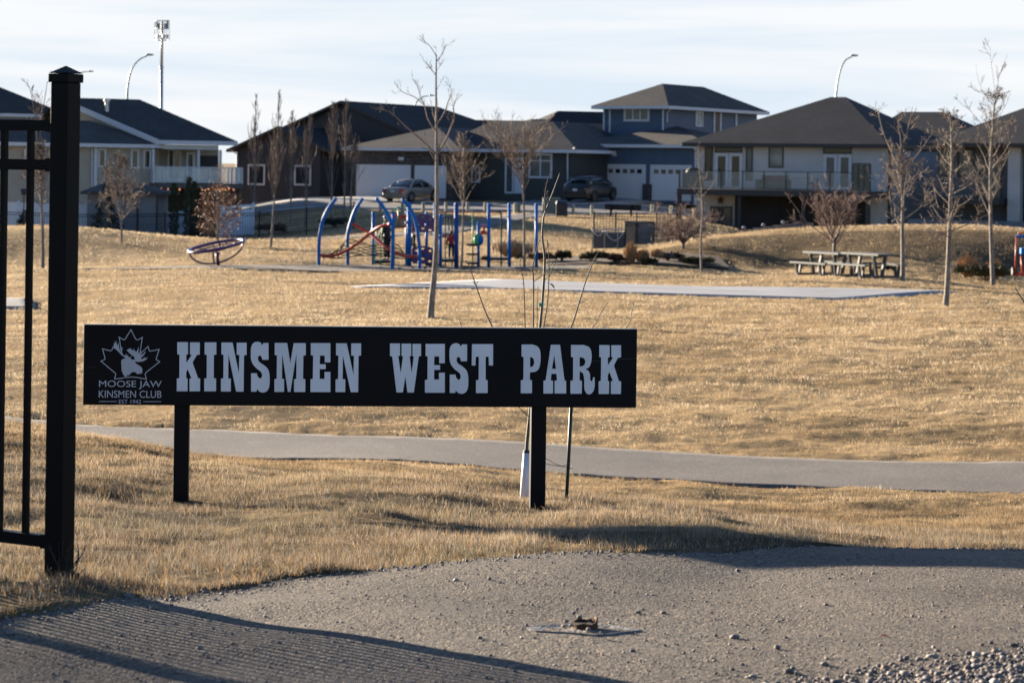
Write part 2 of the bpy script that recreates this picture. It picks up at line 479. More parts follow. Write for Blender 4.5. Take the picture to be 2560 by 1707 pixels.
# dry lawn soil/thatch colour, in world metres
def ground_mat():
    m, nt, b = newmat('dry_lawn_soil')
    b.inputs['Roughness'].default_value = 1.0; b.inputs['Specular IOR Level'].default_value = 0.05
    tc = nt.nodes.new('ShaderNodeTexCoord')
    def noise(scale, detail, stretch=None, rough=.55):
        n = nt.nodes.new('ShaderNodeTexNoise'); n.inputs['Scale'].default_value = scale; n.inputs['Detail'].default_value = detail; n.inputs['Roughness'].default_value = rough
        if stretch:
            mp = nt.nodes.new('ShaderNodeMapping'); mp.inputs['Scale'].default_value = stretch
            nt.links.new(tc.outputs['Object'], mp.inputs['Vector']); nt.links.new(mp.outputs['Vector'], n.inputs['Vector'])
        else: nt.links.new(tc.outputs['Object'], n.inputs['Vector'])
        return n
    n1 = noise(.35, 5); n2 = noise(4.0, 6, None, .7)
    r1 = nt.nodes.new('ShaderNodeValToRGB')
    r1.color_ramp.elements[0].position = .33; r1.color_ramp.elements[0].color = (.215, .153, .084, 1)
    r1.color_ramp.elements[1].position = .66; r1.color_ramp.elements[1].color = (.42, .305, .175, 1)
    e = r1.color_ramp.elements.new(.5); e.color = (.33, .236, .132, 1)
    nt.links.new(n1.outputs['Fac'], r1.inputs['Fac'])
    r2 = nt.nodes.new('ShaderNodeValToRGB')
    r2.color_ramp.elements[0].position = .30; r2.color_ramp.elements[0].color = (.50, .50, .46, 1)
    r2.color_ramp.elements[1].position = .62; r2.color_ramp.elements[1].color = (1.08, 1.06, 1.0, 1)
    nt.links.new(n2.outputs['Fac'], r2.inputs['Fac'])
    mu = nt.nodes.new('ShaderNodeMix'); mu.data_type = 'RGBA'; mu.blend_type = 'MULTIPLY'; mu.inputs['Factor'].default_value = 1
    nt.links.new(r1.outputs['Color'], mu.inputs[6]); nt.links.new(r2.outputs['Color'], mu.inputs[7])
    ab = nt.nodes.new('ShaderNodeAttribute'); ab.attribute_name = 'bare'
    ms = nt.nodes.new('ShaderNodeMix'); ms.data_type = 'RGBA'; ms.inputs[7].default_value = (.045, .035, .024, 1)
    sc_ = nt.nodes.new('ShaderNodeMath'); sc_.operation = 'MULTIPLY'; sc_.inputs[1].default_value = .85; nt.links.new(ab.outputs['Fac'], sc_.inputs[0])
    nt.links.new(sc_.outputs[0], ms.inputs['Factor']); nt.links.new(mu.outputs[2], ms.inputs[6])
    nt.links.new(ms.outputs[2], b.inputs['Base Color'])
    n3 = noise(7.0, 6, None, .75)
    bp = nt.nodes.new('ShaderNodeBump'); bp.inputs['Strength'].default_value = 1.0; bp.inputs['Distance'].default_value = .10
    nt.links.new(n3.outputs['Fac'], bp.inputs['Height']); nt.links.new(bp.outputs['Normal'], b.inputs['Normal'])
    return m
M_SOIL = ground_mat()

acol = np.concatenate([np.linspace(-1.3, -.32, 14), np.linspace(-.30, .30, 300), np.linspace(.32, 1.3, 14)])
srow = np.concatenate([np.linspace(math.log(2.2), math.log(7), 30)[:-1], np.linspace(math.log(7), math.log(32), 190)[:-1], np.linspace(math.log(32), math.log(330), 190), np.log([420, 600, 1000, 2000, 3800, 7000])])
Yg = np.exp(srow)[:, None] * np.ones(len(acol))[None]
Xg = Yg * acol[None]
Zg = G(Xg, Yg)
bm_ = bare_mask(Xg, Yg)
Zg = Zg + np.where(bm_, -.03 + np.where(Yg < 10.5, np.minimum(0, asph_bump(Xg, Yg)) * np.clip((edge_D(Xg / Yg) - Yg) / .5, 0, 1), 0), tussock(Xg, Yg) * np.clip(Yg / 40 + .55, .5, 1))
far = np.clip((Yg - 330) / 1500, 0, 1)
Zg = Zg * (1 - far) + far * (ZC + .0012 * Yg * .5)
Vg = np.stack([Xg, Yg, Zg], -1).reshape(-1, 3)
nr, nc = Yg.shape
fg = grid_faces(nr, nc)
# strip behind the camera
bk = np.stack([acol * 40, np.full(nc, -40.0), np.full(nc, -.1)], 1)
n0 = len(Vg); Vg = np.concatenate([Vg, bk])
i = np.arange(nc - 1); fb = np.stack([n0 + i, n0 + i + 1, i + 1, i], 1)
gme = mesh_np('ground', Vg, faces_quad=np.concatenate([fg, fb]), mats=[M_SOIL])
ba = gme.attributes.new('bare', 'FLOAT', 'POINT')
bv = np.zeros(len(Vg)); bv[:nr * nc] = (.85 * in_poly(Xg, Yg, BERM) + (.45 * (Yg < 20) + np.clip((.40 - fbm(Xg * 1.15, Yg * 1.7, 131, 3)) * 6, 0, .55) * (Yg < 45))).ravel()  # soil darker near and in hollows; the berm's slope shade painted in too
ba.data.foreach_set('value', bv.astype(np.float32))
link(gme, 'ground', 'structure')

# ------------------------------------------------------------------ asphalt, path, pads
def asphalt_mat(name, dark, light, speck, vs=120.0, bumpd=.006):
    m, nt, b = newmat(name)
    b.inputs['Roughness'].default_value = .85; b.inputs['Specular IOR Level'].default_value = .3
    tc = nt.nodes.new('ShaderNodeTexCoord')
    vo = nt.nodes.new('ShaderNodeTexVoronoi'); vo.inputs['Scale'].default_value = vs
    nt.links.new(tc.outputs['Object'], vo.inputs['Vector'])
    n = nt.nodes.new('ShaderNodeTexNoise'); n.inputs['Scale'].default_value = 1.1; n.inputs['Detail'].default_value = 6
    nt.links.new(tc.outputs['Object'], n.inputs['Vector'])
    r = nt.nodes.new('ShaderNodeValToRGB')
    r.color_ramp.elements[0].position = .3; r.color_ramp.elements[0].color = rgba(dark); r.color_ramp.elements[1].position = .7; r.color_ramp.elements[1].color = rgba(light)
    nt.links.new(n.outputs['Fac'], r.inputs['Fac'])
    # every chip of aggregate has its own tone
    sp = nt.nodes.new('ShaderNodeValToRGB')
    sp.color_ramp.elements[0].position = 0; sp.color_ramp.elements[0].color = (1 - speck, 1 - speck, 1 - speck * .95, 1)
    sp.color_ramp.elements[1].position = 1; sp.color_ramp.elements[1].color = (1 + speck * 1.3, 1 + speck * 1.2, 1 + speck, 1)
    sx = nt.nodes.new('ShaderNodeSeparateColor'); nt.links.new(vo.outputs['Color'], sx.inputs[0])
    nt.links.new(sx.outputs[0], sp.inputs['Fac'])
    mu = nt.nodes.new('ShaderNodeMix'); mu.data_type = 'RGBA'; mu.blend_type = 'MULTIPLY'; mu.inputs['Factor'].default_value = 1
    nt.links.new(r.outputs['Color'], mu.inputs[6]); nt.links.new(sp.outputs['Color'], mu.inputs[7])
    nt.links.new(mu.outputs[2], b.inputs['Base Color'])
    # a few large pale and dark chips, worn smooth patches and dust
    v2 = nt.nodes.new('ShaderNodeTexVoronoi'); v2.inputs['Scale'].default_value = vs * .38; nt.links.new(tc.outputs['Object'], v2.inputs['Vector'])
    s2 = nt.nodes.new('ShaderNodeSeparateColor'); nt.links.new(v2.outputs['Color'], s2.inputs[0])
    r2 = nt.nodes.new('ShaderNodeValToRGB'); e = r2.color_ramp.elements
    e[0].position = .0; e[0].color = (.55, .54, .55, 1); e[1].position = 1; e[1].color = (1.9, 1.8, 1.65, 1)
    for p, c in ((.07, (.6, .6, .6)), (.09, (1, 1, 1)), (.93, (1, 1, 1)), (.95, (1.7, 1.6, 1.45))): q = e.new(p); q.color = rgba(c)
    nt.links.new(s2.outputs[1], r2.inputs['Fac'])
    m2 = nt.nodes.new('ShaderNodeMix'); m2.data_type = 'RGBA'; m2.blend_type = 'MULTIPLY'; m2.inputs['Factor'].default_value = .8
    nt.links.new(mu.outputs[2], m2.inputs[6]); nt.links.new(r2.outputs['Color'], m2.inputs[7]); nt.links.new(m2.outputs[2], b.inputs['Base Color'])
    n2 = nt.nodes.new('ShaderNodeTexNoise'); n2.inputs['Scale'].default_value = 2.6; n2.inputs['Detail'].default_value = 5; nt.links.new(tc.outputs['Object'], n2.inputs['Vector'])
    rs_ = nt.nodes.new('ShaderNodeMapRange'); rs_.inputs['From Min'].default_value = .35; rs_.inputs['From Max'].default_value = .65; rs_.inputs['To Min'].default_value = .35; rs_.inputs['To Max'].default_value = 1.0
    nt.links.new(n2.outputs['Fac'], rs_.inputs['Value'])
    bp = nt.nodes.new('ShaderNodeBump'); bp.inputs['Distance'].default_value = bumpd; bp.invert = True
    nt.links.new(rs_.outputs[0], bp.inputs['Strength'])
    ad = nt.nodes.new('ShaderNodeMath'); ad.operation = 'MULTIPLY_ADD'; ad.inputs[1].default_value = .8; nt.links.new(v2.outputs['Distance'], ad.inputs[0]); nt.links.new(vo.outputs['Distance'], ad.inputs[2])
    nt.links.new(ad.outputs[0], bp.inputs['Height']); nt.links.new(bp.outputs['Normal'], b.inputs['Normal'])
    return m
M_ASPH = asphalt_mat('asphalt', (.056, .047, .039), (.095, .081, .067), .80, 112, .0050)
M_PATH = asphalt_mat('path_asphalt', (.098, .088, .079), (.122, .111, .100), .22, 130, .003)
M_ROAD = asphalt_mat('road_asphalt', (.12, .115, .11), (.15, .145, .14), .2, 20, .01)
M_CONC = mat('pale_concrete', (.235, .245, .26), .85, var=.14, vscale=.5, bump=.2, bscale=30)
M_CONC_D = mat('grey_concrete', (.17, .17, .17), .85, var=.15, vscale=1.2, bump=.3, bscale=40)

ac = np.linspace(-.75, .60, 560)
tt = np.linspace(0, 1, 120)
De = edge_D(ac)
Y0 = 1.8
Ya = Y0 * (De[None] / Y0) ** tt[:, None]
Xa = Ya * ac[None]
Za = G(Xa, Ya) + .012 + asph_bump(Xa, Ya) * np.clip((De[None] - Ya) / .5, 0, 1)
link(mesh_np('asphalt_drive', np.stack([Xa, Ya, Za], -1).reshape(-1, 3), faces_quad=grid_faces(*Ya.shape), mats=[M_ASPH]), 'asphalt_drive', 'structure')

def strip(name, L, R, m, lift=.03, nseg=10, nw=9, kind='structure', wob=0.0):
    L = [p.to_2d() for p in spline([(x, y, 0) for x, y in L], nseg)]; R = [p.to_2d() for p in spline([(x, y, 0) for x, y in R], nseg)]
    n = len(L); t = np.concatenate([[0], np.linspace(0, 1, nw), [1]]); drop = np.zeros(nw + 2); drop[0] = drop[-1] = .14
    LX = np.array([(p.x, p.y) for p in L]); RX = np.array([(p.x, p.y) for p in R])
    if wob:
        k = np.arange(n)
        LX[:, 1] += (fbm(k * .9, k * 0 + 1., 3, 2) - .5) * wob; RX[:, 1] += (fbm(k * .9, k * 0 + 5., 6, 2) - .5) * wob
    pts = LX[:, None] * (1 - t)[None, :, None] + RX[:, None] * t[None, :, None]
    X = pts[..., 0]; Y = pts[..., 1]
    return link(mesh_np(name, np.stack([X, Y, G(X, Y) + lift - drop[None]], -1).reshape(-1, 3), faces_quad=grid_faces(*X.shape), mats=[m]), name, kind)
strip('footpath', PATH_L, PATH_R, M_PATH, -.006, 14, 14, wob=.12)

def ribbon(pts, w):
    p = [Vector((x, y, 0)) for x, y in pts]; L = []; R = []
    for i, q in enumerate(p):
        d = (p[min(i + 1, len(p) - 1)] - p[max(i - 1, 0)]).normalized(); s = Vector((-d.y, d.x, 0)) * w / 2
        L.append((q.x - s.x, q.y - s.y)); R.append((q.x + s.x, q.y + s.y))
    return L, R
strip('park_path', *ribbon(FAR_PATH, 2.6), M_PATH, .015, 8, 6)

def slab(name, quad, m, lift=.05, n=24, thick=.1):
    q = [Vector((x, y, 0)) for x, y in quad]
    V = []; t = np.linspace(0, 1, n)
    P4 = np.array([(p.x, p.y) for p in q])
    a, b = t[:, None, None], t[None, :, None]
    pts = (P4[0] * (1 - a) + P4[3] * a) * (1 - b) + (P4[1] * (1 - a) + P4[2] * a) * b
    X, Y = pts[..., 0], pts[..., 1]
    Z = G(X, Y)
    z = Z * .0 + (Z.mean() * .0) + Z + lift
    top = np.stack([X, Y, z], -1).reshape(-1, 3); nt_ = len(top)
    idx = np.arange(n * n).reshape(n, n)
    rim = np.concatenate([idx[0, :-1], idx[:-1, -1], idx[-1, :0:-1], idx[:0:-1, 0]])
    low = top[rim] - np.array([0, 0, thick])
    r2 = np.arange(len(rim)) + nt_; rn = np.roll(np.arange(len(rim)), -1)
    side = np.stack([rim, r2, r2[rn], rim[rn]], 1)
    return link(mesh_np(name, np.concatenate([top, low]), faces_quad=np.concatenate([grid_faces(n, n), side]), mats=[m], smooth=False), name, 'structure')
slab('concrete_pad', PAD, M_CONC, .03)
slab('side_path', [SLAB[0], SLAB[1], SLAB[2], SLAB[4]], M_CONC_D, .05, 14)

# road with pale kerb along the far lawn, and the driveways up to the garages
rn = ROAD_N
road_far = [(x * (y + 9.5) / y, y + 9.5) for x, y in rn]
strip('road', rn, road_far, M_ROAD, .06, 6, 6)
k2 = [(x, y - .35) for x, y in rn]
strip('near_kerb', k2, rn, M_CONC, .12, 6, 3)
k3 = [(x * (y + .5) / y, y + .5) for x, y in road_far]
strip('far_kerb', road_far, k3, M_CONC, .14, 6, 3)
M_CHIP = mat('wood_chip', (.022, .018, .016), .95, var=.5, vscale=3.4, bump=1, bscale=6, col2=(.125, .100, .082), lo=.46, hi=.56)
def poly_sheet(name, poly, m, lift):
    me = bpy.data.meshes.new(name); bm = bmesh.new()
    vs = [bm.verts.new((p[0], p[1], 0)) for p in poly]
    bm.faces.new(vs); bmesh.ops.triangulate(bm, faces=bm.faces)
    bmesh.ops.subdivide_edges(bm, edges=bm.edges, cuts=7, use_grid_fill=True)
    X = np.array([v.co.x for v in bm.verts]); Y = np.array([v.co.y for v in bm.verts]); Z = G(X, Y) + lift
    for v, z in zip(bm.verts, Z): v.co.z = z
    bmesh.ops.recalc_face_normals(bm, faces=bm.faces)
    bm.to_mesh(me); bm.free(); me.materials.append(m)
    return link(me, name, 'structure')
poly_sheet('playground_surface', PLAY, M_CHIP, .015)
M_MULCH = mat('bed_mulch', (.06, .035, .02), .95, var=.3, vscale=6, bump=.8, bscale=12)
poly_sheet('planting_bed', BED, M_MULCH, .045)

# ------------------------------------------------------------------ grass blades
def grass_mat():
    m, nt, b = newmat('dry_grass')
    out = nt.nodes['Material Output']
    at = nt.nodes.new('ShaderNodeAttribute'); at.attribute_name = 'tint'; at.attribute_type = 'GEOMETRY'
    d = nt.nodes.new('ShaderNodeBsdfDiffuse'); t = nt.nodes.new('ShaderNodeBsdfTranslucent'); mx = nt.nodes.new('ShaderNodeMixShader')
    mx.inputs[0].default_value = .38
    nt.links.new(at.outputs['Color'], d.inputs['Color']); nt.links.new(at.outputs['Color'], t.inputs['Color'])
    nt.links.new(d.outputs[0], mx.inputs[1]); nt.links.new(t.outputs[0], mx.inputs[2]); nt.links.new(mx.outputs[0], out.inputs['Surface'])
    nt.nodes.remove(b)
    return m
M_GRASS = grass_mat()
rng = np.random.default_rng(7)

def blades(N, D0, D1, amin, amax, hfun, wfun, gloss=None, extra_mask=None):
    a = rng.uniform(amin, amax, N); s = rng.uniform(math.log(D0), math.log(D1), N)
    Y = np.exp(s); X = a * Y
    keep = ~bare_mask(X, Y)
    # clumps: thin out between tussocks
    cl = fbm(X * 4.5, Y * 4.5, 61, 3)
    keep &= rng.uniform(0, 1, N) < np.clip((cl - .22) * 4.0, .25, 1)
    hol = fbm(X * 1.15, Y * 1.7, 131, 3) + np.clip((Y - 40) / 20, 0, 1)
    keep &= rng.uniform(0, 1, N) < np.clip((hol - .27) * 12, .15, 1)
    X = X[keep]; Y = Y[keep]; cl = cl[keep]; n = len(X)
    Z = G(X, Y) + tussock(X, Y) * np.clip(Y / 40 + .55, .5, 1) - .006
    big = fbm(X * .9, Y * .9, 90, 3)
    H = hfun(X, Y, n) * (.55 + .9 * np.clip((cl - .2) * 1.6, 0, 1))
    Wd = wfun(Y) * rng.uniform(.7, 1.3, n)
    th = rng.uniform(0, 2 * PI, n)
    lean = rng.beta(1.8, 1.5, n) * 1.55
    wind = .12
    lx = np.cos(th) * np.sin(lean) + wind * .4; ly = np.sin(th) * np.sin(lean); lz = np.cos(lean)
    L = np.stack([lx, ly, lz], 1); L /= np.linalg.norm(L, axis=1)[:, None]
    ang = rng.uniform(-1.5, 1.5, n)
    side = np.stack([np.cos(ang), np.sin(ang), np.zeros(n)], 1) * Wd[:, None] * .5
    base = np.stack([X, Y, Z], 1)
    up = np.array([0, 0, 1.0])
    mid = base + (L * .45 + up * .30) * H[:, None] * .72
    tip = base + L * H[:, None] + up * (H * .12)[:, None] * np.cos(lean)[:, None]
    V = np.empty((n, 5, 3), np.float32)
    V[:, 0] = base - side; V[:, 1] = base + side; V[:, 2] = mid + side * .75; V[:, 3] = mid - side * .75; V[:, 4] = tip
    o = (np.arange(n) * 5)[:, None]
    q = o + np.array([[0, 1, 2, 3]]); t = o + np.array([[3, 2, 4]])
    mid_ = fbm(X * .22, Y * .16, 190, 3)
    tone = np.clip(.50 + rng.normal(0, 1, n) * np.where(Y > 16, .11, .30) + (big - .5) * .8 + (cl - .5) * .3 + (mid_ - .5) * .5 + np.clip((Y - 14) / 25, 0, 1) * .27 - .17 * np.clip((17 - Y) / 4, 0, 1), 0, 1)  # far blades painted lighter as if sunlit, near ones darker for small shadows
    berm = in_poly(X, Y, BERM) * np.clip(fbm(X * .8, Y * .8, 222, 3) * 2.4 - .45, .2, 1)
    tone = np.clip(tone - .46 * berm, 0, 1)  # berm darkened: rough weedy grass plus the slope's shade put into the tone
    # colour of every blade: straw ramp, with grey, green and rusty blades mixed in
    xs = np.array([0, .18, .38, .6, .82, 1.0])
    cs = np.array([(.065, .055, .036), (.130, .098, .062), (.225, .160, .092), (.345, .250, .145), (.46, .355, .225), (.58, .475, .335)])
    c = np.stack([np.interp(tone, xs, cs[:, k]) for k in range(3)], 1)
    near = np.clip((17 - Y) / 5, 0, 1)
    gpat = np.clip((fbm(X * .8, Y * 1.1, 301, 3) - .50) * 5, 0, 1)
    u = rng.uniform(0, 1, n)
    def mixc(mask, col, k):
        c[mask] = c[mask] * (1 - k) + np.array(col) * k
    mixc(u < .30 * near + .08, (.36, .325, .285), .65)                                   # weathered grey
    mixc((u > .5) & (u < .5 + .28 * gpat * (.35 + .65 * near)), (.150, .155, .085), .75)  # still greenish
    ed = np.exp(-np.clip(Y - edge_D(X / Y), 0, 9) / .35) * (Y < 14)
    mixc((u > .85) & (u < .85 + .03 + .11 * ed), (.48, .26, .075), .8)                   # orange dead blades along the edge
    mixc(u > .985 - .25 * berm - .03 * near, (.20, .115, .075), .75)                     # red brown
    return V.reshape(-1, 3), q, t, np.repeat(c, 5, axis=0)

def lawn_h(X, Y, n):
    a = X / Y
    d = np.clip((Y - edge_D(a)) / .5, 0, 1)
    h = rng.uniform(.020, .050, n) * (.75 + .25 * d)
    h *= 1 + .5 * np.exp(-((Y - edge_D(a) - .45) / .3) ** 2) * (X > -1.6)      # unmown fringe by the drive
    return h
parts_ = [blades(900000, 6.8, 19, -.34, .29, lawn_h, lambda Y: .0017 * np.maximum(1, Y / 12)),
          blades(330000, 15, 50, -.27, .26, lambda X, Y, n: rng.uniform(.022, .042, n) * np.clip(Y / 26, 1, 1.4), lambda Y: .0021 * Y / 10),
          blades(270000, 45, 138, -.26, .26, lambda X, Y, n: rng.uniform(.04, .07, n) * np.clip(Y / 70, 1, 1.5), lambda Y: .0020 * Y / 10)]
V = []; Q = []; T = []; TN = []; off = 0
for v, q, t, tn in parts_:
    V.append(v); Q.append(q + off); T.append(t + off); TN.append(tn); off += len(v)
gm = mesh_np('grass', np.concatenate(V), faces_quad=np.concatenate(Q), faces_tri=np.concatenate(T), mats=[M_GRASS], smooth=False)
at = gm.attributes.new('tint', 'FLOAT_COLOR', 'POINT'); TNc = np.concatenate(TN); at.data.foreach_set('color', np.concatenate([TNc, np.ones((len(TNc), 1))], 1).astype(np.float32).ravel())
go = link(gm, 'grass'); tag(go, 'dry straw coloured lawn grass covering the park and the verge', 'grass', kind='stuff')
# ------------------------------------------------------------------ helpers on vertical planes
class Plane:
    """vertical plane through the point seen at (px,py,D); psi > 0 turns its right end away"""
    def __init__(s, px, py, D, psi=0.0):
        s.o = W(px, py, D); s.psi = math.radians(psi)
        s.t = Vector((math.cos(s.psi), math.sin(s.psi), 0)); s.n = Vector((math.sin(s.psi), -math.cos(s.psi), 0))
    def loc(s, px, py, d=0.0):
        """(along, height) of the pixel on the plane d metres behind"""
        a, b = ray(px, py)
        r = Vector((a, 1, -b)); c = Vector((0, 0, ZC)); o = s.o - s.n * d
        k = (o - c).dot(s.n) / r.dot(s.n)
        p = c + r * k
        return (p - o).dot(s.t), p.z
    def w(s, al, d, z):
        p = s.o + s.t * al - s.n * d
        return Vector((p.x, p.y, z))
    def pt(s, px, py, d=0.0):
        al, z = s.loc(px, py, d); return s.w(al, d, z)
    def box(s, mb, a0, a1, d0, d1, z0, z1):
        c = [s.w(a0, d0, z0), s.w(a1, d0, z0), s.w(a1, d1, z0), s.w(a0, d1, z0)]
        c2 = [s.w(a0, d0, z1), s.w(a1, d0, z1), s.w(a1, d1, z1), s.w(a0, d1, z1)]
        return mb.hexa(c + c2)
    def rect(s, x0, y0, x1, y1, d=0.0):
        """pixel rectangle -> a0, a1, z0, z1 on the plane"""
        xm, ym = (x0 + x1) / 2, (y0 + y1) / 2
        return s.loc(x0, ym, d)[0], s.loc(x1, ym, d)[0], s.loc(xm, y1, d)[1], s.loc(xm, y0, d)[1]
    def pbox(s, mb, x0, y0, x1, y1, d0, d1, dref=None):
        a0, a1, z0, z1 = s.rect(x0, y0, x1, y1, d0 if dref is None else dref)
        return s.box(mb, a0, a1, d0, d1, z0, z1)

def hit(px, py, D0=3.0, D1=300.0):
    """first ground point seen in a pixel"""
    a, b = ray(px, py)
    D = np.exp(np.linspace(math.log(D0), math.log(D1), 900))
    f = ZC - b * D - G(a * D, D)
    k = np.where(f < 0)[0]
    D_ = D[k[0]] if len(k) else D1
    return Vector((a * D_, D_, ZC - b * D_))

def curve_mesh(name, polys, thick, m):
    """filled flat shape in (x, y) with thickness along z, as a mesh"""
    cu = bpy.data.curves.new(name, 'CURVE'); cu.dimensions = '2D'; cu.fill_mode = 'BOTH'; cu.extrude = thick / 2
    for pl in polys:
        sp = cu.splines.new('POLY'); sp.points.add(len(pl) - 1); sp.use_cyclic_u = True
        for q, p in zip(sp.points, pl): q.co = (p[0], p[1], 0, 1)
    o = bpy.data.objects.new(name, cu); COL.objects.link(o)
    bpy.context.view_layer.update()
    me = bpy.data.meshes.new_from_object(o.evaluated_get(bpy.context.evaluated_depsgraph_get()))
    bpy.data.objects.remove(o); bpy.data.curves.remove(cu)
    me.name = name; me.materials.clear(); me.materials.append(m)
    return me

def text_mesh(name, s, thick, m):
    cu = bpy.data.curves.new(name, 'FONT'); cu.body = s; cu.extrude = thick / 2; cu.resolution_u = 4
    o = bpy.data.objects.new(name, cu); COL.objects.link(o)
    bpy.context.view_layer.update()
    me = bpy.data.meshes.new_from_object(o.evaluated_get(bpy.context.evaluated_depsgraph_get()))
    bpy.data.objects.remove(o); bpy.data.curves.remove(cu)
    me.name = name; me.materials.clear(); me.materials.append(m)
    return me

def put_flat(me, name, pl, parent, d):
    """mesh in plane coordinates (x along, y height, z out of the plane) placed on plane pl"""
    r = parent
    while r.parent: r = r.parent
    n = len(me.vertices); co = np.empty(n * 3, np.float32); me.vertices.foreach_get('co', co); co = co.reshape(-1, 3)
    t = np.array(pl.t); nn = np.array(pl.n); o = np.array(pl.o)
    wv = o[None] + co[:, :1] * t + (co[:, 2:3] - d) * nn
    wv[:, 2] = co[:, 1]
    wv -= np.array(r.location)
    me.vertices.foreach_set('co', wv.astype(np.float32).ravel()); me.update()
    ob = bpy.data.objects.new(name, me); COL.objects.link(ob); ob.parent = parent
    return ob

# ------------------------------------------------------------------ black metal fence
M_BLACK = mat('black_powder_coat', (.0032, .0032, .0042), .5, var=.15, vscale=30, bump=.05, bscale=200, spec=.10)
M_BLACK2 = mat('black_metal_far', (.008, .009, .012), .6, var=.1, vscale=5, spec=.3)
TH = math.radians(27.6)
fd = Vector((-math.cos(TH), math.sin(TH), 0)); fn = Vector((-math.sin(TH), -math.cos(TH), 0))
P0 = W(147, 1461, 8.0); P0.z = g(P0.x, P0.y)
def obox(mb, c, a, b, ha, hb, z0, z1):
    """upright box with half sizes ha, hb along unit vectors a, b"""
    ring = [c - a * ha - b * hb, c + a * ha - b * hb, c + a * ha + b * hb, c - a * ha + b * hb]
    return mb.hexa([(p.x, p.y, z0) for p in ring] + [(p.x, p.y, z1) for p in ring])
zt = W(166, 207, 8.0).z; zr1 = (W(50, 300, 8.05).z, W(50, 327, 8.05).z); zr2 = (W(50, 398, 8.05).z, W(50, 425, 8.05).z); zr3 = (W(50, 1333, 8.05).z, W(50, 1362, 8.05).z)
fence = thing('metal_fence', 'black steel picket fence with a square capped end post at the drive edge', 'fence', P0)
PW = .0745 / 2
span = 2.5
for k in range(4):
    c = P0 + fd * span * k
    zg = min(g(c.x, c.y), P0.z + .1) - .12
    mb = MB(); obox(mb, c, fd, fn, PW, PW, zg, zt); post = mb.build('post', M_BLACK, fence, bevel=.003)
    mb = MB(); w = PW + .0065; obox(mb, c, fd, fn, w, w, zt, zt + .030)
    r1 = [c - fd * w - fn * w, c + fd * w - fn * w, c + fd * w + fn * w, c - fd * w + fn * w]; zc_ = zt + .0325; za = zt + .060
    n0 = len(mb.v); mb.v += [(p.x, p.y, zc_) for p in r1] + [(c.x, c.y, za)]
    mb.f += [(n0, n0 + 1, n0 + 4), (n0 + 1, n0 + 2, n0 + 4), (n0 + 2, n0 + 3, n0 + 4), (n0 + 3, n0, n0 + 4), (n0 + 3, n0 + 2, n0 + 1, n0)]
    mb.build('post_cap', M_BLACK, post, bevel=.002)
    if k == 3: break
    A = c + fd * (PW + .001); B = P0 + fd * (span * (k + 1)) - fd * (PW + .001)
    for zz in (zr1, zr2, zr3):
        mid = (A + B) / 2
        mb = MB(); obox(mb, mid, fd, fn, (B - A).length / 2, .019, zz[1], zz[0]); mb.build('rail', M_BLACK, fence)
        for e, sgn in ((A, 1), (B, -1)):
            mb = MB(); obox(mb, e + fd * sgn * .016, fd, fn, .0155, .0215, zz[1] - .004, zz[0] + .004); mb.build('bracket', M_BLACK, fence)
    x = .152
    while x < span - .09:
        c2 = c + fd * x
        mb = MB(); obox(mb, c2, fd, fn, .0098, .0098, zr3[1] + .002, zr1[1] + .012)
        mb.build('picket', M_BLACK, fence)
        x += .119

# dried weed caught at the foot of the post
M_WEED = mat('dead_weed', (.022, .017, .012), .9, var=.4, vscale=60)
M_STRAW = mat('straw', (.42, .27, .09), .8, var=.4, vscale=30)
rw = random.Random(4)
mb = MB(); mb2 = MB()
foot = P0 + fn * .04 - fd * .03
for k in range(70):
    h0 = rw.uniform(0, .015); t0 = rw.uniform(-.045, .055)
    p = foot + Vector((t0, rw.uniform(-.02, .01), h0))
    pts = [p]
    d = Vector((rw.uniform(-.5, .9), rw.uniform(-.6, .2), rw.uniform(.4, 1.4)))
    for j in range(6):
        d = (d + Vector((rw.uniform(-.8, .8), rw.uniform(-.5, .5), rw.uniform(-.7, .5)))).normalized()
        pts.append(pts[-1] + d * rw.uniform(.007, .015))
    (mb if rw.random() < .75 else mb2).tube(pts, [.0016] * 6 + [.0006], 4)
for k in range(14):
    p = foot + Vector((.03, -.01, .02)); pts = [p]; d = Vector((.12, -.1, 1))
    for j in range(9):
        d = (d + Vector((rw.uniform(-.5, .5), rw.uniform(-.3, .3), rw.uniform(-.2, .4)))).normalized(); pts.append(pts[-1] + d * .017)
    mb.tube(pts, [.002] * 9 + [.0008], 4)
we = thing('dead_weed', 'dark tangle of dead weed caught at the foot of the fence post', 'weed', foot)
mb.build('stems', M_WEED, we); mb2.build('straw_blades', M_STRAW, we)

# ------------------------------------------------------------------ park sign
M_SIGN = mat('sign_black', (.0045, .0045, .006), .5, var=.12, vscale=3, spec=.15)
M_SEDGE = mat('sign_edge', (.30, .30, .29), .5, var=.1)
M_LET = mat('letter_plastic', (.68, .70, .73), .45, var=.06, vscale=3, bump=.04, bscale=9)
M_EMB = mat('emblem_print', (.44, .45, .49), .5, var=.05)
TL = W(210, 812, 12.42); TRp = W(1592, 824, 12.67)
psi_s = math.degrees(math.atan2(TRp.y - TL.y, TRp.x - TL.x))
SP = Plane(210, 812, 12.42, psi_s)
a1 = SP.loc(1592, 900)[0]
z_top = (SP.loc(300, 813)[1] + SP.loc(1500, 823)[1]) / 2; z_bot = (SP.loc(300, 1012)[1] + SP.loc(1500, 1019)[1]) / 2
sc_ = SP.w(a1 / 2, .05, 0); sc_.z = g(sc_.x, sc_.y)
sign = thing('park_sign', 'long black park name sign on two square posts in the near grass', 'sign', sc_)
mb = MB(); SP.box(mb, 0, a1, 0, .032, z_bot, z_top); mb.build('panel', M_SIGN, sign, bevel=.002)
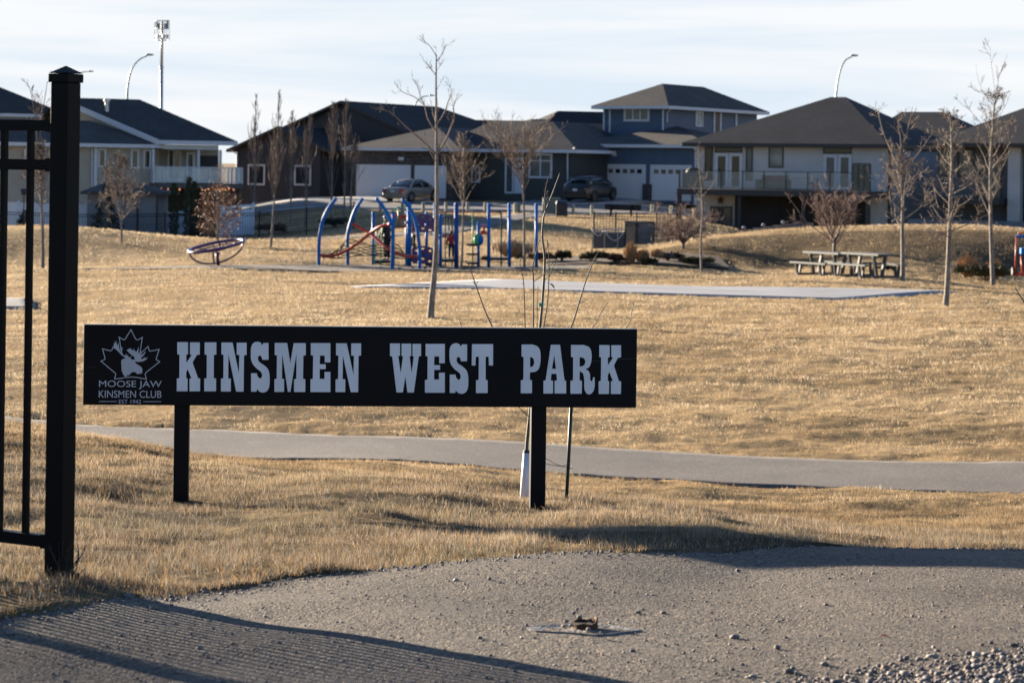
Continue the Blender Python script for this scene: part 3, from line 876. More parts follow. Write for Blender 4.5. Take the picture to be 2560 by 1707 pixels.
mb = MB(); SP.box(mb, .001, a1 - .001, .001, .033, z_top + .0005, z_top + .004); mb.build('top_edge', M_SEDGE, sign)
for x0, x1, yb in ((433, 471, 1243), (1329, 1367, 1288)):
    al0 = SP.loc(x0, 1100)[0]; al1 = SP.loc(x1, 1100)[0]
    q = SP.w((al0 + al1) / 2, .08, 0)
    zg = g(q.x, q.y) - .15
    mb = MB(); SP.box(mb, al0, al1, .034, .034 + .089, zg, z_top - .02); mb.build('post', M_SIGN, sign, bevel=.004)

def kz(zx, zy): return (430 + zx * .24235, 840 + zy * .24235)
def wz(zx, zy): return (950 + zx * .27636, 840 + zy * .27636)
S_ = [(996, 70), (996, 244), (932, 244), (925, 215), (908, 197), (893, 205), (887, 235), (900, 265), (950, 300), (990, 340), (1005, 390), (1008, 450), (1003, 520), (985, 560), (950, 580), (915, 577), (890, 560), (878, 543), (872, 572), (816, 572), (816, 382), (876, 382), (882, 415), (905, 438), (925, 428), (930, 400), (915, 365), (870, 330), (830, 280), (813, 220), (813, 140), (825, 90), (850, 65), (885, 58), (915, 68), (933, 95), (942, 70)]
def smooth_poly(p, keep=40):
    """round the many-point curves, leave long straight edges alone"""
    out = []; n = len(p)
    for i in range(n):
        a, b = Vector(p[i]), Vector(p[(i + 1) % n]); z0, z3 = Vector(p[i - 1]), Vector(p[(i + 2) % n])
        out.append(tuple(a))
        L = (b - a).length
        if L < 75:
            t0 = (b - z0); t1 = (z3 - a)
            if t0.length > 0 and t1.length > 0 and (a - z0).length < 90 and (z3 - b).length < 90 and (b - a).angle(a - z0, 0) < .9 and (z3 - b).angle(b - a, 0) < .9:
                for t in (.33, .66):
                    h1 = 2 * t ** 3 - 3 * t * t + 1; h2 = t ** 3 - 2 * t * t + t; h3 = -2 * t ** 3 + 3 * t * t; h4 = t ** 3 - t * t
                    q = a * h1 + t0.normalized() * L * h2 + b * h3 + t1.normalized() * L * h4
                    out.append(tuple(q))
    return out
LET = [
 (kz, [[(55,62),(165,62),(165,188),(148,190),(148,275),(205,192),(186,190),(186,64),(287,64),(287,190),(258,192),(212,272),(270,434),(291,436),(289,568),(181,568),(181,438),(200,434),(163,340),(147,372),(147,434),(161,436),(161,568),(50,568),(50,436),(76,434),(78,190),(55,188)]]),
 (kz, [[(337,64),(458,64),(458,190),(432,192),(431,434),(455,436),(455,568),(333,568),(333,436),(358,434),(360,192),(337,190)]]),
 (kz, [[(510,66),(625,66),(690,385),(695,195),(668,192),(668,68),(770,68),(770,195),(743,197),(739,571),(662,571),(583,185),(580,436),(607,438),(607,570),(505,570),(505,438),(530,434),(532,192),(510,190)]]),
 (kz, [smooth_poly(S_)]),
 (kz, [[(1060,70),(1188,70),(1220,280),(1255,72),(1380,72),(1380,197),(1355,200),(1352,440),(1375,444),(1375,575),(1259,575),(1259,444),(1282,440),(1284,178),(1222,573),(1195,573),(1137,180),(1134,440),(1156,442),(1156,574),(1056,574),(1056,442),(1080,440),(1083,198),(1060,196)]]),
 (kz, [[(1432,72),(1634,72),(1634,270),(1575,270),(1575,200),(1526,200),(1524,290),(1586,290),(1586,340),(1524,340),(1523,440),(1573,440),(1573,368),(1634,368),(1634,576),(1428,576),(1428,444),(1453,440),(1456,200),(1432,196)]]),
 (kz, [[(1692,74),(1802,74),(1872,398),(1877,203),(1849,200),(1849,74),(1950,74),(1950,200),(1924,203),(1920,577),(1843,577),(1763,200),(1760,442),(1788,446),(1786,576),(1687,576),(1687,446),(1713,442),(1716,200),(1692,197)]]),
 (wz, [[(90,66),(181,66),(181,178),(165,180),(187,335),(208,182),(195,180),(195,68),(282,68),(282,180),(267,182),(287,335),(305,182),(294,180),(294,70),(371,70),(371,180),(350,183),(306,509),(248,509),(229,362),(207,508),(149,508),(110,182),(90,180)]]),
 (wz, [[(412,70),(586,70),(586,245),(535,245),(535,183),(491,183),(489,262),(543,262),(543,304),(489,304),(489,392),(533,392),(533,330),(586,330),(586,511),(406,511),(406,395),(429,392),(431,183),(412,180)]]),
 (wz, [[(628 + (x - 813) * 170 / 195, 64 + (y - 58) * 456 / 522) for x, y in smooth_poly(S_)]]),
 (wz, [[(832,72),(1022,72),(1022,265),(985,265),(982,186),(955,186),(955,395),(973,398),(973,514),(868,514),(868,398),(892,395),(894,186),(866,186),(863,265),(829,265)]]),
 (wz, [smooth_poly([(1280,76),(1380,76),(1420,90),(1445,125),(1452,180),(1448,250),(1432,300),(1400,322),(1355,328),(1355,395),(1374,398),(1374,516),(1273,516),(1273,398),(1296,395),(1298,188),(1280,186)]), smooth_poly([(1357,186),(1380,195),(1393,225),(1390,260),(1375,276),(1357,280)])]),
 (wz, [[(1545,78),(1628,78),(1668,400),(1683,402),(1683,518),(1579,518),(1579,402),(1601,400),(1595,340),(1549,340),(1544,400),(1564,402),(1564,518),(1478,518),(1478,402),(1498,400)], [(1575,170),(1591,296),(1555,296)]]),
 (wz, [smooth_poly([(1727,80),(1840,80),(1885,95),(1908,130),(1913,190),(1905,250),(1885,285),(1855,297),(1880,310),(1897,340),(1900,395),(1910,408),(1922,400),(1928,370),(1940,372),(1942,440),(1930,495),(1905,522),(1880,524),(1858,505),(1848,470),(1847,400),(1835,335),(1805,315),(1805,400),(1826,402),(1824,520),(1722,520),(1722,402),(1745,400),(1747,190),(1727,188)]), smooth_poly([(1805,190),(1835,195),(1855,220),(1853,250),(1835,270),(1805,276)])]),
 (wz, [[(1983,80),(2077,82),(2077,190),(2060,192),(2060,262),(2108,194),(2092,190),(2092,82),(2179,82),(2179,192),(2150,196),(2115,265),(2160,405),(2180,410),(2178,522),(2088,522),(2088,408),(2105,404),(2075,325),(2060,350),(2060,405),(2072,408),(2070,522),(1977,522),(1977,408),(1997,404),(2000,192),(1983,188)]]),
]
def chamfer(p, r=3.0):
    """small rounded corners on the cut letters"""
    out = []; n = len(p)
    for i in range(n):
        a = Vector(p[i]); b = Vector(p[i - 1]); c = Vector(p[(i + 1) % n])
        u = b - a; v = c - a
        if u.length < 10 or v.length < 10 or abs(PI - u.angle(v, PI)) < .5: out.append(tuple(a)); continue
        out += [tuple(a + u.normalized() * r), tuple(a + (u.normalized() + v.normalized()) * r * .3), tuple(a + v.normalized() * r)]
    return out
for fz, polys in LET:
    pp = [[SP.loc(*fz(*q)) for q in chamfer(pl)] for pl in polys]
    put_flat(curve_mesh('letter', pp, .005, M_LET), 'letter', SP, sign, -.0035)

def ez(zx, zy): return SP.loc(220 + zx / 7.127, 800 + zy / 7.127)
def ribbon2(pts, w, closed=False):
    pts = [Vector(p) for p in pts]; n = len(pts); L = []; Rr = []
    for i, p in enumerate(pts):
        a = pts[i - 1] if (closed or i > 0) else None; b = pts[(i + 1) % n] if (closed or i < n - 1) else None
        d0 = (p - a).normalized() if a is not None else (b - p).normalized()
        d1 = (b - p).normalized() if b is not None else d0
        n0 = Vector((-d0.y, d0.x)); n1 = Vector((-d1.y, d1.x)); m_ = (n0 + n1)
        if m_.length < .2: m_ = n0
        m_.normalize(); k = min(1 / max(m_.dot(n0), .35), 2.4)
        L.append(p + m_ * w * k / 2); Rr.append(p - m_ * w * k / 2)
    return L, Rr
def flat_ribbons(name, lines, w, zout, m, parent):
    me = bpy.data.meshes.new(name); V = []; Fc = []
    for pts, closed in lines:
        L, Rr = ribbon2([ez(*p) for p in pts], w, closed); n = len(L); o = len(V)
        V += [(p.x, p.y, zout) for p in L] + [(p.x, p.y, zout) for p in Rr]
        for i in range(n if closed else n - 1):
            j = (i + 1) % n; Fc.append((o + i, o + j, o + n + j, o + n + i))
    me.from_pydata(V, [], Fc); me.materials.append(m); me.update()
    return put_flat(me, name, SP, parent, 0)
flat_ribbons('leaf_outline', [([(600, 585), (555, 303), (630, 350), (662, 340), (765, 172), (848, 335), (885, 355), (968, 308), (925, 592), (940, 590), (1070, 470), (1092, 545), (1115, 552), (1268, 522), (1213, 695), (1222, 708), (1278, 740), (1025, 940), (1018, 965), (1042, 1052), (880, 1022), (780, 1012), (700, 1018), (475, 1052), (495, 960), (488, 945), (232, 732), (298, 700), (305, 680), (258, 512), (400, 548), (428, 530), (450, 470)], False)], .0046, .0016, M_EMB, sign)
MOOSE = [(605,700),(650,684),(682,690),(640,650),(600,625),(560,580),(500,520),(470,505),(450,470),(465,455),(455,410),(475,425),(485,365),(500,430),(510,365),(522,460),(555,400),(552,480),(578,572),(585,565),(570,470),(580,440),(600,500),(620,480),(608,530),(606,575),(628,618),(655,635),(685,595),(680,640),(715,620),(710,645),(745,665),(780,635),(755,680),(790,705),(840,700),(825,660),(790,630),(740,590),(690,535),(700,525),(720,530),(725,505),(740,515),(755,495),(770,520),(815,545),(820,490),(832,552),(870,560),(905,470),(897,570),(912,600),(930,580),(950,540),(945,590),(960,580),(935,625),(985,600),(1020,550),(1025,570),(1000,620),(950,670),(945,695),(985,690),(1005,655),(1012,683),(1070,660),(1040,700),(980,735),(900,745),(835,735),(850,770),(900,800),(950,835),(970,880),(965,940),(940,955),(910,950),(890,968),(865,950),(840,925),(800,920),(765,945),(725,990),(710,965),(700,990),(660,1010),(625,960),(600,900),(595,800),(592,740)]
put_flat(curve_mesh('moose_head', [[ez(*q) for q in MOOSE]], .002, M_EMB), 'moose_head', SP, sign, -.0026)
def sign_text(s, x0, y0, x1, y1, name):
    me = text_mesh(name, s, .001, M_EMB)
    n = len(me.vertices); co = np.empty(n * 3, np.float32); me.vertices.foreach_get('co', co); co = co.reshape(-1, 3)
    mn, mxx = co.min(0), co.max(0)
    (ax, az1), (bx, az0) = ez(x0, y0), ez(x1, y1)
    az1 = ez((x0 + x1) / 2, y0)[1]; az0 = ez((x0 + x1) / 2, y1)[1]
    co[:, 0] = ax + (co[:, 0] - mn[0]) / (mxx[0] - mn[0]) * (bx - ax); co[:, 1] = az0 + (co[:, 1] - mn[1]) / (mxx[1] - mn[1]) * (az1 - az0)
    me.vertices.foreach_set('co', co.ravel())
    put_flat(me, name, SP, sign, -.0016)
sign_text('MOOSE JAW', 198, 1078, 1312, 1228, 'emblem_lettering')
sign_text('KINSMEN CLUB', 194, 1254, 1310, 1382, 'emblem_lettering')
sign_text('EST 1942', 552, 1416, 946, 1488, 'emblem_lettering')
flat_ribbons('emblem_line', [([(195, 1448), (515, 1448)], False)], .0032, .0016, M_EMB, sign)
flat_ribbons('emblem_line', [([(985, 1451), (1302, 1451)], False)], .0032, .0016, M_EMB, sign)

M_SCR = mat('scratch', (.10, .10, .11), .5)
def wl(x, y): return ((wz(x, y)[0] - 220) * 7.127, (wz(x, y)[1] - 800) * 7.127)
flat_ribbons('scratch', [([wl(1905, 230), wl(2010, 224), wl(2130, 216), wl(2220, 206), wl(2322, 200)], False)], .0011, .0022, M_SCR, sign)
flat_ribbons('scratch', [([(0, 845), (60, 842), (128, 840)], False)], .0008, .0022, M_SCR, sign)

# ------------------------------------------------------------------ young sapling behind the sign
M_TWIG = mat('sapling_bark', (.060, .066, .048), .7, var=.35, vscale=30, col2=(.16, .13, .10))
M_GUARD = mat('white_trunk_guard', (.72, .73, .78), .4, var=.06, vscale=5)
M_STAKE = mat('green_stake', (.008, .030, .024), .5, var=.2, vscale=20)
DS = 13.25
sb = W(1313, 1262, DS); sb.z = g(sb.x, sb.y)
sap = thing('young_sapling', 'slender bare young tree with long whips behind the park sign', 'tree', sb)
def wline(pts, D): return [W(x, y, D) for x, y in pts]
mb = MB(); tr = [(1311, 1275), (1316, 1128), (1324, 1040), (1334, 940), (1349.5, 819), (1357.7, 729), (1361.8, 647), (1355.7, 592), (1359, 545), (1366, 523), (1375.5, 499), (1389, 463), (1399.6, 433)]
pts = spline(wline(tr, DS), 4)
mb.tube(pts, list(np.linspace(.011, .0026, len(pts))), 8); mb.build('trunk', M_TWIG, sap, True)
J = (1334, 940)
WH = [
 ([(1364, 530), (1362, 510), (1363.7, 474), (1371, 446), (1379.6, 427)], .004, 0), ([(1366, 523), (1371, 505), (1367, 484), (1370, 478)], .003, .0), ([(1368, 520), (1377, 515), (1390, 506)], .003, 0),
 ([J, (1333.8, 819), (1334, 701), (1332, 668), (1339.8, 633), (1349, 600), (1355, 590)], .005, -.06), ([(1335, 703), (1359, 686), (1375, 666), (1393, 645)], .003, -.06),
 ([J, (1318, 870), (1313, 819), (1311, 742), (1308, 696), (1300, 663), (1302, 642)], .0048, .05), ([J, (1352, 870), (1359, 819), (1368.6, 756), (1372.7, 680), (1371, 625), (1368, 601)], .005, .08),
 ([(1361, 700), (1372, 690), (1380, 676)], .003, .03), ([(1371, 700), (1380, 672), (1391, 655)], .003, .08), ([(1362, 628), (1368, 620), (1367, 600)], .003, 0),
 ([J, (1341, 870), (1342.6, 819), (1345, 715)], .0035, -.04), ([J, (1390, 890), (1427, 819), (1448, 756), (1463, 707), (1479.7, 663), (1488, 644), (1498, 630)], .006, .1),
 ([(1448, 756), (1457, 756), (1468, 748)], .0028, .1), ([(1448, 756), (1442, 751)], .0028, .1), ([J, (1420, 880), (1482, 819), (1501, 784), (1520, 756)], .004, .2),
 ([J, (1480, 880), (1565, 820), (1579, 778), (1586, 752)], .004, .3), ([J, (1260, 880), (1231, 818), (1212, 775), (1189, 711), (1174, 668), (1163.8, 650)], .0055, -.15), ([(1190, 714), (1181, 703)], .0026, -.15), ([(1191, 712), (1193, 704)], .0026, -.15),
 ([J, (1200, 890), (1155, 818), (1147, 785)], .0035, -.25), ([(1322, 1041), (1312, 1033), (1296, 1016)], .004, -.05)]
for px, r0, dd in WH:
    m_ = len(px); pts = []
    for k, (x, y) in enumerate(px): pts.append(W(x, y, DS + dd * k / (m_ - 1)))
    pts = spline(pts, 5)
    mb = MB(); mb.tube(pts, list(np.linspace(r0, r0 * .42, len(pts))), 6)
    rr_ = random.Random(len(px) * 7 + int(px[0][0]))
    for k in range(3, len(pts) - 1, 3):       # buds
        d = Vector((rr_.choice((-1, 1)) * .8, 0, .8)) * .012
        mb.tube([pts[k], pts[k] + d], [.0022, .0008], 4)
    mb.build('branch', M_TWIG, sap, True)
mb = MB(); c = W(1379, 712, DS + .05)
mb.poly([c + Vector((-.012, 0, .010)), c + Vector((.004, -.004, .006)), c + Vector((.018, 0, -.012)), c + Vector((-.002, .004, -.004))])
mb.poly([c + Vector((.002, .002, .0)), c + Vector((.012, -.003, .0)), c + Vector((.020, .003, -.022)), c + Vector((.006, .003, -.014))])
mb.build('dry_leaf', mat('dry_leaf', (.45, .32, .14), .8), sap)
mb = MB(); p0 = W(1309.5, 1262, DS); p0.z = g(p0.x, p0.y) - .02; p1 = W(1318.5, 1131, DS)
mb.tube([p0, p0.lerp(p1, .5), p1], [.027, .027, .026], 16); gd = mb.build('trunk_guard', M_GUARD, None, True, origin=p0)
tag(gd, 'white plastic trunk guard round the foot of the sapling', 'trunk guard')
mb = MB(); mb.tube([p1 + Vector((0, 0, .001)), p1 + Vector((.001, 0, .014))], [.0275, .024], 16); mb.build('rim', M_STAKE, gd, True)
st0 = W(1414.5, 1262, 13.1); st0.z = g(st0.x, st0.y) - .05; st1 = W(1431, 960, 13.1)
mb = MB(); mb.tube([st0, st1], .0108, 10); tag(mb.build('green_stake', M_STAKE, None, True, origin=st0), 'dark green metal stake leaning behind the sign next to the sapling', 'stake')
wp = spline([W(1330, 1135, 13.2), W(1366, 1146, 13.15), W(1390, 1160, 13.1), W(1425, 1170, 13.05), W(1431, 1168, 13.1), W(1424, 1148, 13.15), W(1414, 1163, 13.1), W(1385, 1163, 13.15), W(1355, 1155, 13.2)], 5)
mb = MB(); mb.tube(wp, .0016, 4); tag(mb.build('tie_wire', M_BLACK, None, True, origin=wp[0]), 'thin dark tie wire looped between the stake and the sapling', 'wire')
c = W(1352, 762, DS - .012); mb = MB(); mb.tube([c - Vector((.010, 0, .002)), c + Vector((.010, 0, .004))], .011, 8)
tag(mb.build('tree_tie', mat('teal_tape', (.02, .36, .28), .5), None, False, origin=c), 'small teal tape tied round the sapling stem above the sign', 'tree tie')

# twig of another sapling reaching in from the right
tp = spline([W(2640, 1300, 13.6), W(2620, 900, 13.5), W(2566, 768, 13.4), W(2548, 737, 13.4), W(2538, 718, 13.4)], 6)
tw = thing('bare_twig', 'bare twig of a sapling reaching in at the right edge of the lawn', 'sapling', (tp[0].x, tp[0].y, g(tp[0].x, tp[0].y)))
mb = MB(); mb.tube([Vector((tp[0].x, tp[0].y, g(tp[0].x, tp[0].y) - .03))] + tp, list(np.linspace(.008, .0028, len(tp) + 1)), 6); mb.build('stem', M_TWIG, tw, True)
mb = MB(); mb.tube(spline([W(2548, 737, 13.4), W(2540, 733, 13.4), W(2531, 731, 13.4)], 4), .0022, 5)
mb.tube(spline([W(2590, 690, 13.4), W(2565, 690, 13.4), W(2550, 697, 13.4), W(2534, 694, 13.4)], 4), .0022, 5); mb.tube(spline([W(2620, 900, 13.5), W(2604, 760, 13.4), W(2590, 690, 13.4)], 4), .003, 5)
for x, y in ((2536, 700), (2549, 704), (2551, 698)): mb.ell(W(x, y, 13.4), .005, 6, 5)
mb.build('twig', M_TWIG, tw, True)

# ------------------------------------------------------------------ valve box in the drive
def ah(px, py):
    p = hit(px, py, 4, 12); a = p.x / p.y
    p.z += .012 + float(asph_bump(np.array([p.x]), np.array([p.y]))[0] * np.clip((edge_D(np.array([a]))[0] - p.y) / .5, 0, 1)); return p
M_RUST = mat('rusty_iron', (.035, .018, .011), .8, .3, var=.5, vscale=40, col2=(.13, .06, .025), bump=.4, bscale=80)
M_ROCKC = mat('pale_mortar', (.19, .185, .18), .9, var=.25, vscale=18, bump=.5, bscale=60)
vb0 = ah(1462, 1582)
vb = thing('valve_box', 'rusty open iron valve box in a pale concrete collar in the drive', 'valve box', vb0)
rimp = [(1311, 1579), (1340, 1573), (1376, 1571), (1440, 1570), (1530, 1574), (1604, 1584), (1570, 1590), (1520, 1597), (1481, 1599), (1420, 1592), (1340, 1586)]
ring = [ah(x, y) for x, y in rimp]
mb = MB(); cen = vb0 + Vector((0, 0, .004))
top = [p + Vector((0, 0, .006)) for p in ring]; inn = [cen.lerp(p, .62) + Vector((0, 0, -.004)) for p in ring]
n = len(ring)
for i in range(n):
    j = (i + 1) % n
    mb.poly([ring[i] - Vector((0, 0, .02)), ring[j] - Vector((0, 0, .02)), top[j], top[i]]); mb.poly([top[i], top[j], inn[j], inn[i]]); mb.poly([inn[i], inn[j], cen])
mb.build('concrete_collar', M_ROCKC, vb)
rc = ah(1461, 1577) + Vector((0, 0, .01)); mb = MB(); N = 28
R0, R1 = .042, .038
for i in range(N):
    a0, a1_ = 2 * PI * i / N, 2 * PI * (i + 1) / N
    def pp(a, r, z): 
        w_ = .006 * math.sin(a * 3 + 1) * (z > 0); return rc + Vector((math.cos(a) * r, math.sin(a) * r * 1.3, z + w_ + .010 * math.cos(a) * (z > 0)))
    h = .013
    mb.poly([pp(a0, R0, -.02), pp(a1_, R0, -.02), pp(a1_, R0, h), pp(a0, R0, h)]); mb.poly([pp(a0, R0, h), pp(a1_, R0, h), pp(a1_, R1, h), pp(a0, R1, h)]); mb.poly([pp(a0, R1, h), pp(a1_, R1, h), pp(a1_, R1, -.02), pp(a0, R1, -.02)])
mb.build('iron_ring', M_RUST, vb)
mb = MB(); mb.tube([rc + Vector((0, 0, .004)), rc + Vector((0, 0, .006))], .0375, 20); mb.build('inner_lid', mat('dark_rust', (.012, .008, .006), .9, var=.3, vscale=30), vb)

# ------------------------------------------------------------------ stones
def rock_np(c, r, rs, squash=.7):
    """one faceted pebble: jittered icosahedron"""
    t = (1 + 5 ** .5) / 2
    v = np.array([(-1, t, 0), (1, t, 0), (-1, -t, 0), (1, -t, 0), (0, -1, t), (0, 1, t), (0, -1, -t), (0, 1, -t), (t, 0, -1), (t, 0, 1), (-t, 0, -1), (-t, 0, 1)]) / 1.9
    v = v * rs.uniform(.72, 1.25, (12, 1)) * np.array([rs.uniform(.8, 1.35), rs.uniform(.7, 1.1), squash * rs.uniform(.7, 1.1)])
    a = rs.uniform(0, 6.28); R = np.array([[math.cos(a), -math.sin(a), 0], [math.sin(a), math.cos(a), 0], [0, 0, 1]])
    v = v @ R.T * r
    v[:, 2] -= v[:, 2].min() + r * .25
    return v + np.array(c)
ICO = np.array([(0, 11, 5), (0, 5, 1), (0, 1, 7), (0, 7, 10), (0, 10, 11), (1, 5, 9), (5, 11, 4), (11, 10, 2), (10, 7, 6), (7, 1, 8), (3, 9, 4), (3, 4, 2), (3, 2, 6), (3, 6, 8), (3, 8, 9), (4, 9, 5), (2, 4, 11), (6, 2, 10), (8, 6, 7), (9, 8, 1)])
def stone_mat():
    m, nt, b = newmat('gravel_stone'); b.inputs['Roughness'].default_value = .8
    at = nt.nodes.new('ShaderNodeAttribute'); at.attribute_name = 'tone'
    r = nt.nodes.new('ShaderNodeValToRGB'); cr = r.color_ramp
    cr.elements[0].color = (.055, .052, .055, 1); cr.elements[1].color = (.34, .32, .29, 1)
    for p, c in ((.3, (.11, .10, .10)), (.55, (.17, .145, .125)), (.75, (.22, .19, .165)), (.88, (.19, .13, .10))):
        e = cr.elements.new(p); e.color = rgba(c)
    nt.links.new(at.outputs['Fac'], r.inputs['Fac'])
    tc = nt.nodes.new('ShaderNodeTexCoord'); n = nt.nodes.new('ShaderNodeTexNoise'); n.inputs['Scale'].default_value = 120; nt.links.new(tc.outputs['Object'], n.inputs['Vector'])
    mu = nt.nodes.new('ShaderNodeMix'); mu.data_type = 'RGBA'; mu.blend_type = 'OVERLAY'; mu.inputs['Factor'].default_value = .35
    nt.links.new(r.outputs['Color'], mu.inputs[6]); nt.links.new(n.outputs['Fac'], mu.inputs[7]); nt.links.new(mu.outputs[2], b.inputs['Base Color'])
    return m
M_STONE = stone_mat()
rs = np.random.default_rng(12)
Xs = []; 
def surf(x, y):
    a = x / y; e = edge_D(a)
    return G(x, y) + .012 + asph_bump(x, y) * np.clip((e - y) / .5, 0, 1)
N = 34000                                            # heap at the lower right, thinning out
px = rs.uniform(1500, 2680, N); py = rs.uniform(1560, 1770, N)
den = np.clip((py - (1715 - (px - 1780) * .195)) / 75, -.3, 1.3)
den = np.where(den > .15, den, .012 + .05 * (den > -.2))
k = rs.uniform(0, 1, N) < den * .22
Ds = 5689 * 1.405 / (py - 425)
ax = np.array([ray(x, y)[0] for x, y in zip(px[k], py[k])]); X1 = ax * Ds[k]; Y1 = Ds[k]
R1_ = np.clip(rs.lognormal(math.log(.0042), .6, len(X1)), .002, .0135)
N2 = 6500                                            # loose grit over the whole drive
Y2 = np.exp(rs.uniform(math.log(5.6), math.log(10.2), N2)); X2 = rs.uniform(-.26, .26, N2) * Y2
kk = Y2 < edge_D(X2 / Y2) - .02; X2, Y2 = X2[kk], Y2[kk]
R2_ = np.clip(rs.lognormal(math.log(.0024), .5, len(X2)), .0013, .0065)
X3 = []; Y3 = []
for i in range(900):                                 # stones along the edge of the grass
    a = rs.uniform(-.24, .24); y = float(edge_D(np.array([a]))[0]) - abs(rs.normal(0, .10)) ; X3.append(a * y); Y3.append(y)
X3 = np.array(X3); Y3 = np.array(Y3); R3_ = np.clip(rs.lognormal(math.log(.0036), .5, len(X3)), .002, .0085)
X = np.concatenate([X1, X2, X3]); Y = np.concatenate([Y1, Y2, Y3]); Rr_ = np.concatenate([R1_, R2_, R3_])
Z = surf(X, Y)
VV = np.concatenate([rock_np((x, y, z), r, rs) for x, y, z, r in zip(X, Y, Z, Rr_)])
FF = (np.arange(len(X))[:, None, None] * 12 + ICO[None]).reshape(-1, 3)
me = mesh_np('gravel', VV, faces_tri=FF, mats=[M_STONE], smooth=False)
at = me.attributes.new('tone', 'FLOAT', 'POINT'); at.data.foreach_set('value', np.repeat(rs.uniform(0, 1, len(X)), 12).astype(np.float32))
tag(link(me, 'gravel'), 'loose grey and brown gravel spilled over the asphalt drive', 'gravel', kind='stuff')

def stone(px, py, size, tone, label, group=None):
    p = ah(px, py); r = size / 2 * p.y / F
    v = rock_np((0, 0, 0), r, rs, .85)
    me = mesh_np('stone', v, faces_tri=ICO, mats=[M_STONE], smooth=False)
    at = me.attributes.new('tone', 'FLOAT', 'POINT'); at.data.foreach_set('value', np.full(12, tone, np.float32))
    o = link(me, 'stone'); o.location = p
    return tag(o, label, 'stone', group)
stone(1836, 1600, 24, .58, 'flat brown stone lying alone on the asphalt right of the valve box')
stone(2065, 1521, 17, .85, 'reddish brown round stone alone in the middle of the right asphalt')
stone(1316, 1571, 15, .95, 'pale pointed stone standing on the left corner of the concrete collar')
stone(1141, 1459, 15, .97, 'whitish stone on the asphalt left of the right sign post')
stone(2183, 1440, 11, .95, 'small round pale stone beside the shadow band on the right asphalt')
stone(1282, 1680, 15, .80, 'yellowish stone at the edge of the post shadow low in the middle')
stone(24, 1595, 24, .5, 'grey stone at the lower left edge of the asphalt')
for (x, y, s) in ((1224, 1459, 12), (1200, 1604, 13), (1101, 1544, 9), (1659, 1541, 17), (1595, 1540, 14), (2144, 1400, 13), (2120, 1404, 12), (1855, 1673, 16), (1436, 1578, 12), (1845, 1433, 14), (498, 1638, 20), (385, 1531, 18), (320, 1502, 20), (1330, 1522, 10), (1008, 1499, 10)):
    stone(x, y, s, .35 + .25 * rs.random(), 'small grey stone lying loose on the asphalt drive', 'loose stones on the drive')
for (dx, dy, s, t) in ((1434, 1560, 11, .6), (1442, 1555, 9, .5), (1416, 1571, 13, .6), (1409, 1581, 11, .85), (1428, 1579, 10, .8), (1448, 1566, 10, .4), (1470, 1592, 13, .9)):
    p = ah(dx, dy + 8); o = stone(dx, dy + 8, s + 3, t, 'small stone heaped against the rusty valve box', 'stones heaped by the valve box')
    o.location.z += .018 + max(0, (1576 - dy)) * .0011
mb = MB(); c = ah(2212, 1597); rr_ = random.Random(3)
for k in range(9): mb.poly([c + Vector((rr_.uniform(-.016, .016), rr_.uniform(-.01, .01), rr_.uniform(.001, .009))) for _ in range(3)])
tag(mb.build('litter_scrap', mat('red_plastic', (.32, .015, .02), .5), None, origin=c), 'small crumpled red scrap of litter on the asphalt', 'litter')
# ------------------------------------------------------------------ houses
def zat(py, P):
    """height at world point P (x, y) that shows in picture row py"""
    px = 1280 + P.x / P.y * F
    return ZC - ray(px, py)[1] * P.y

M_GLASS = mat('window_glass', (.012, .016, .020), .06, var=.0, spec=.6)
M_GLASS_C = mat('curtained_glass', (.16, .18, .18), .15, var=.4, vscale=1.5)
M_GLASS_G = mat('grey_glass', (.07, .085, .095), .08, var=.3, vscale=1.0)
M_WHITE = mat('white_trim', (.47, .48, .51), .5, var=.05)
M_WHITE2 = mat('garage_door_white', (.46, .49, .53), .5, var=.04, vscale=.6)
M_SHIN = shingle('charcoal_shingles', (.044, .042, .042))
M_SHIN_B = shingle('brown_shingles', (.066, .060, .056))
M_SHIN_K = shingle('black_shingles', (.020, .020, .023))
M_BEIGE = mat('beige_stucco', (.30, .265, .215), .9, var=.07, vscale=1.2, bump=.3, bscale=40)
M_BROWN = siding('dark_brown_siding', (.020, .0155, .0165))
M_GREEN = siding('dark_green_siding', (.026, .027, .024))
M_STONEW = mat('dark_ledge_stone', (.05, .045, .045), .9, var=.55, vscale=3.5, stretch=(1, 1, 3), bump=.6, bscale=8)
M_BLUE = siding('slate_blue_siding', (.045, .072, .120))
M_STUC = mat('pale_stucco', (.42, .41, .40), .9, var=.06, vscale=1.0, bump=.3, bscale=40)
M_STUC_G = mat('grey_stucco', (.25, .255, .27), .9, var=.07, vscale=1.0, bump=.3, bscale=40)
M_DARKT = mat('dark_trim', (.022, .022, .026), .5, var=.1)
M_WOOD = mat('stained_wood', (.13, .065, .03), .6, var=.35, vscale=3, stretch=(1, 1, .3))
M_VINYL = mat('white_vinyl', (.52, .56, .62), .4, var=.05)
M_SHED = mat('grey_shed_wall', (.16, .165, .175), .8, var=.1)
M_CLEAR, _nt, _b = newmat('clear_panel_glass')
_b.inputs['Base Color'].default_value = (.75, .82, .82, 1); _b.inputs['Roughness'].default_value = .05; _b.inputs['Alpha'].default_value = .28; _b.inputs['Specular IOR Level'].default_value = .7

M_CLEAR2, _nt, _b = newmat('deck_panel_glass')
_b.inputs['Base Color'].default_value = (.30, .34, .34, 1); _b.inputs['Roughness'].default_value = .05; _b.inputs['Alpha'].default_value = .22; _b.inputs['Specular IOR Level'].default_value = .5

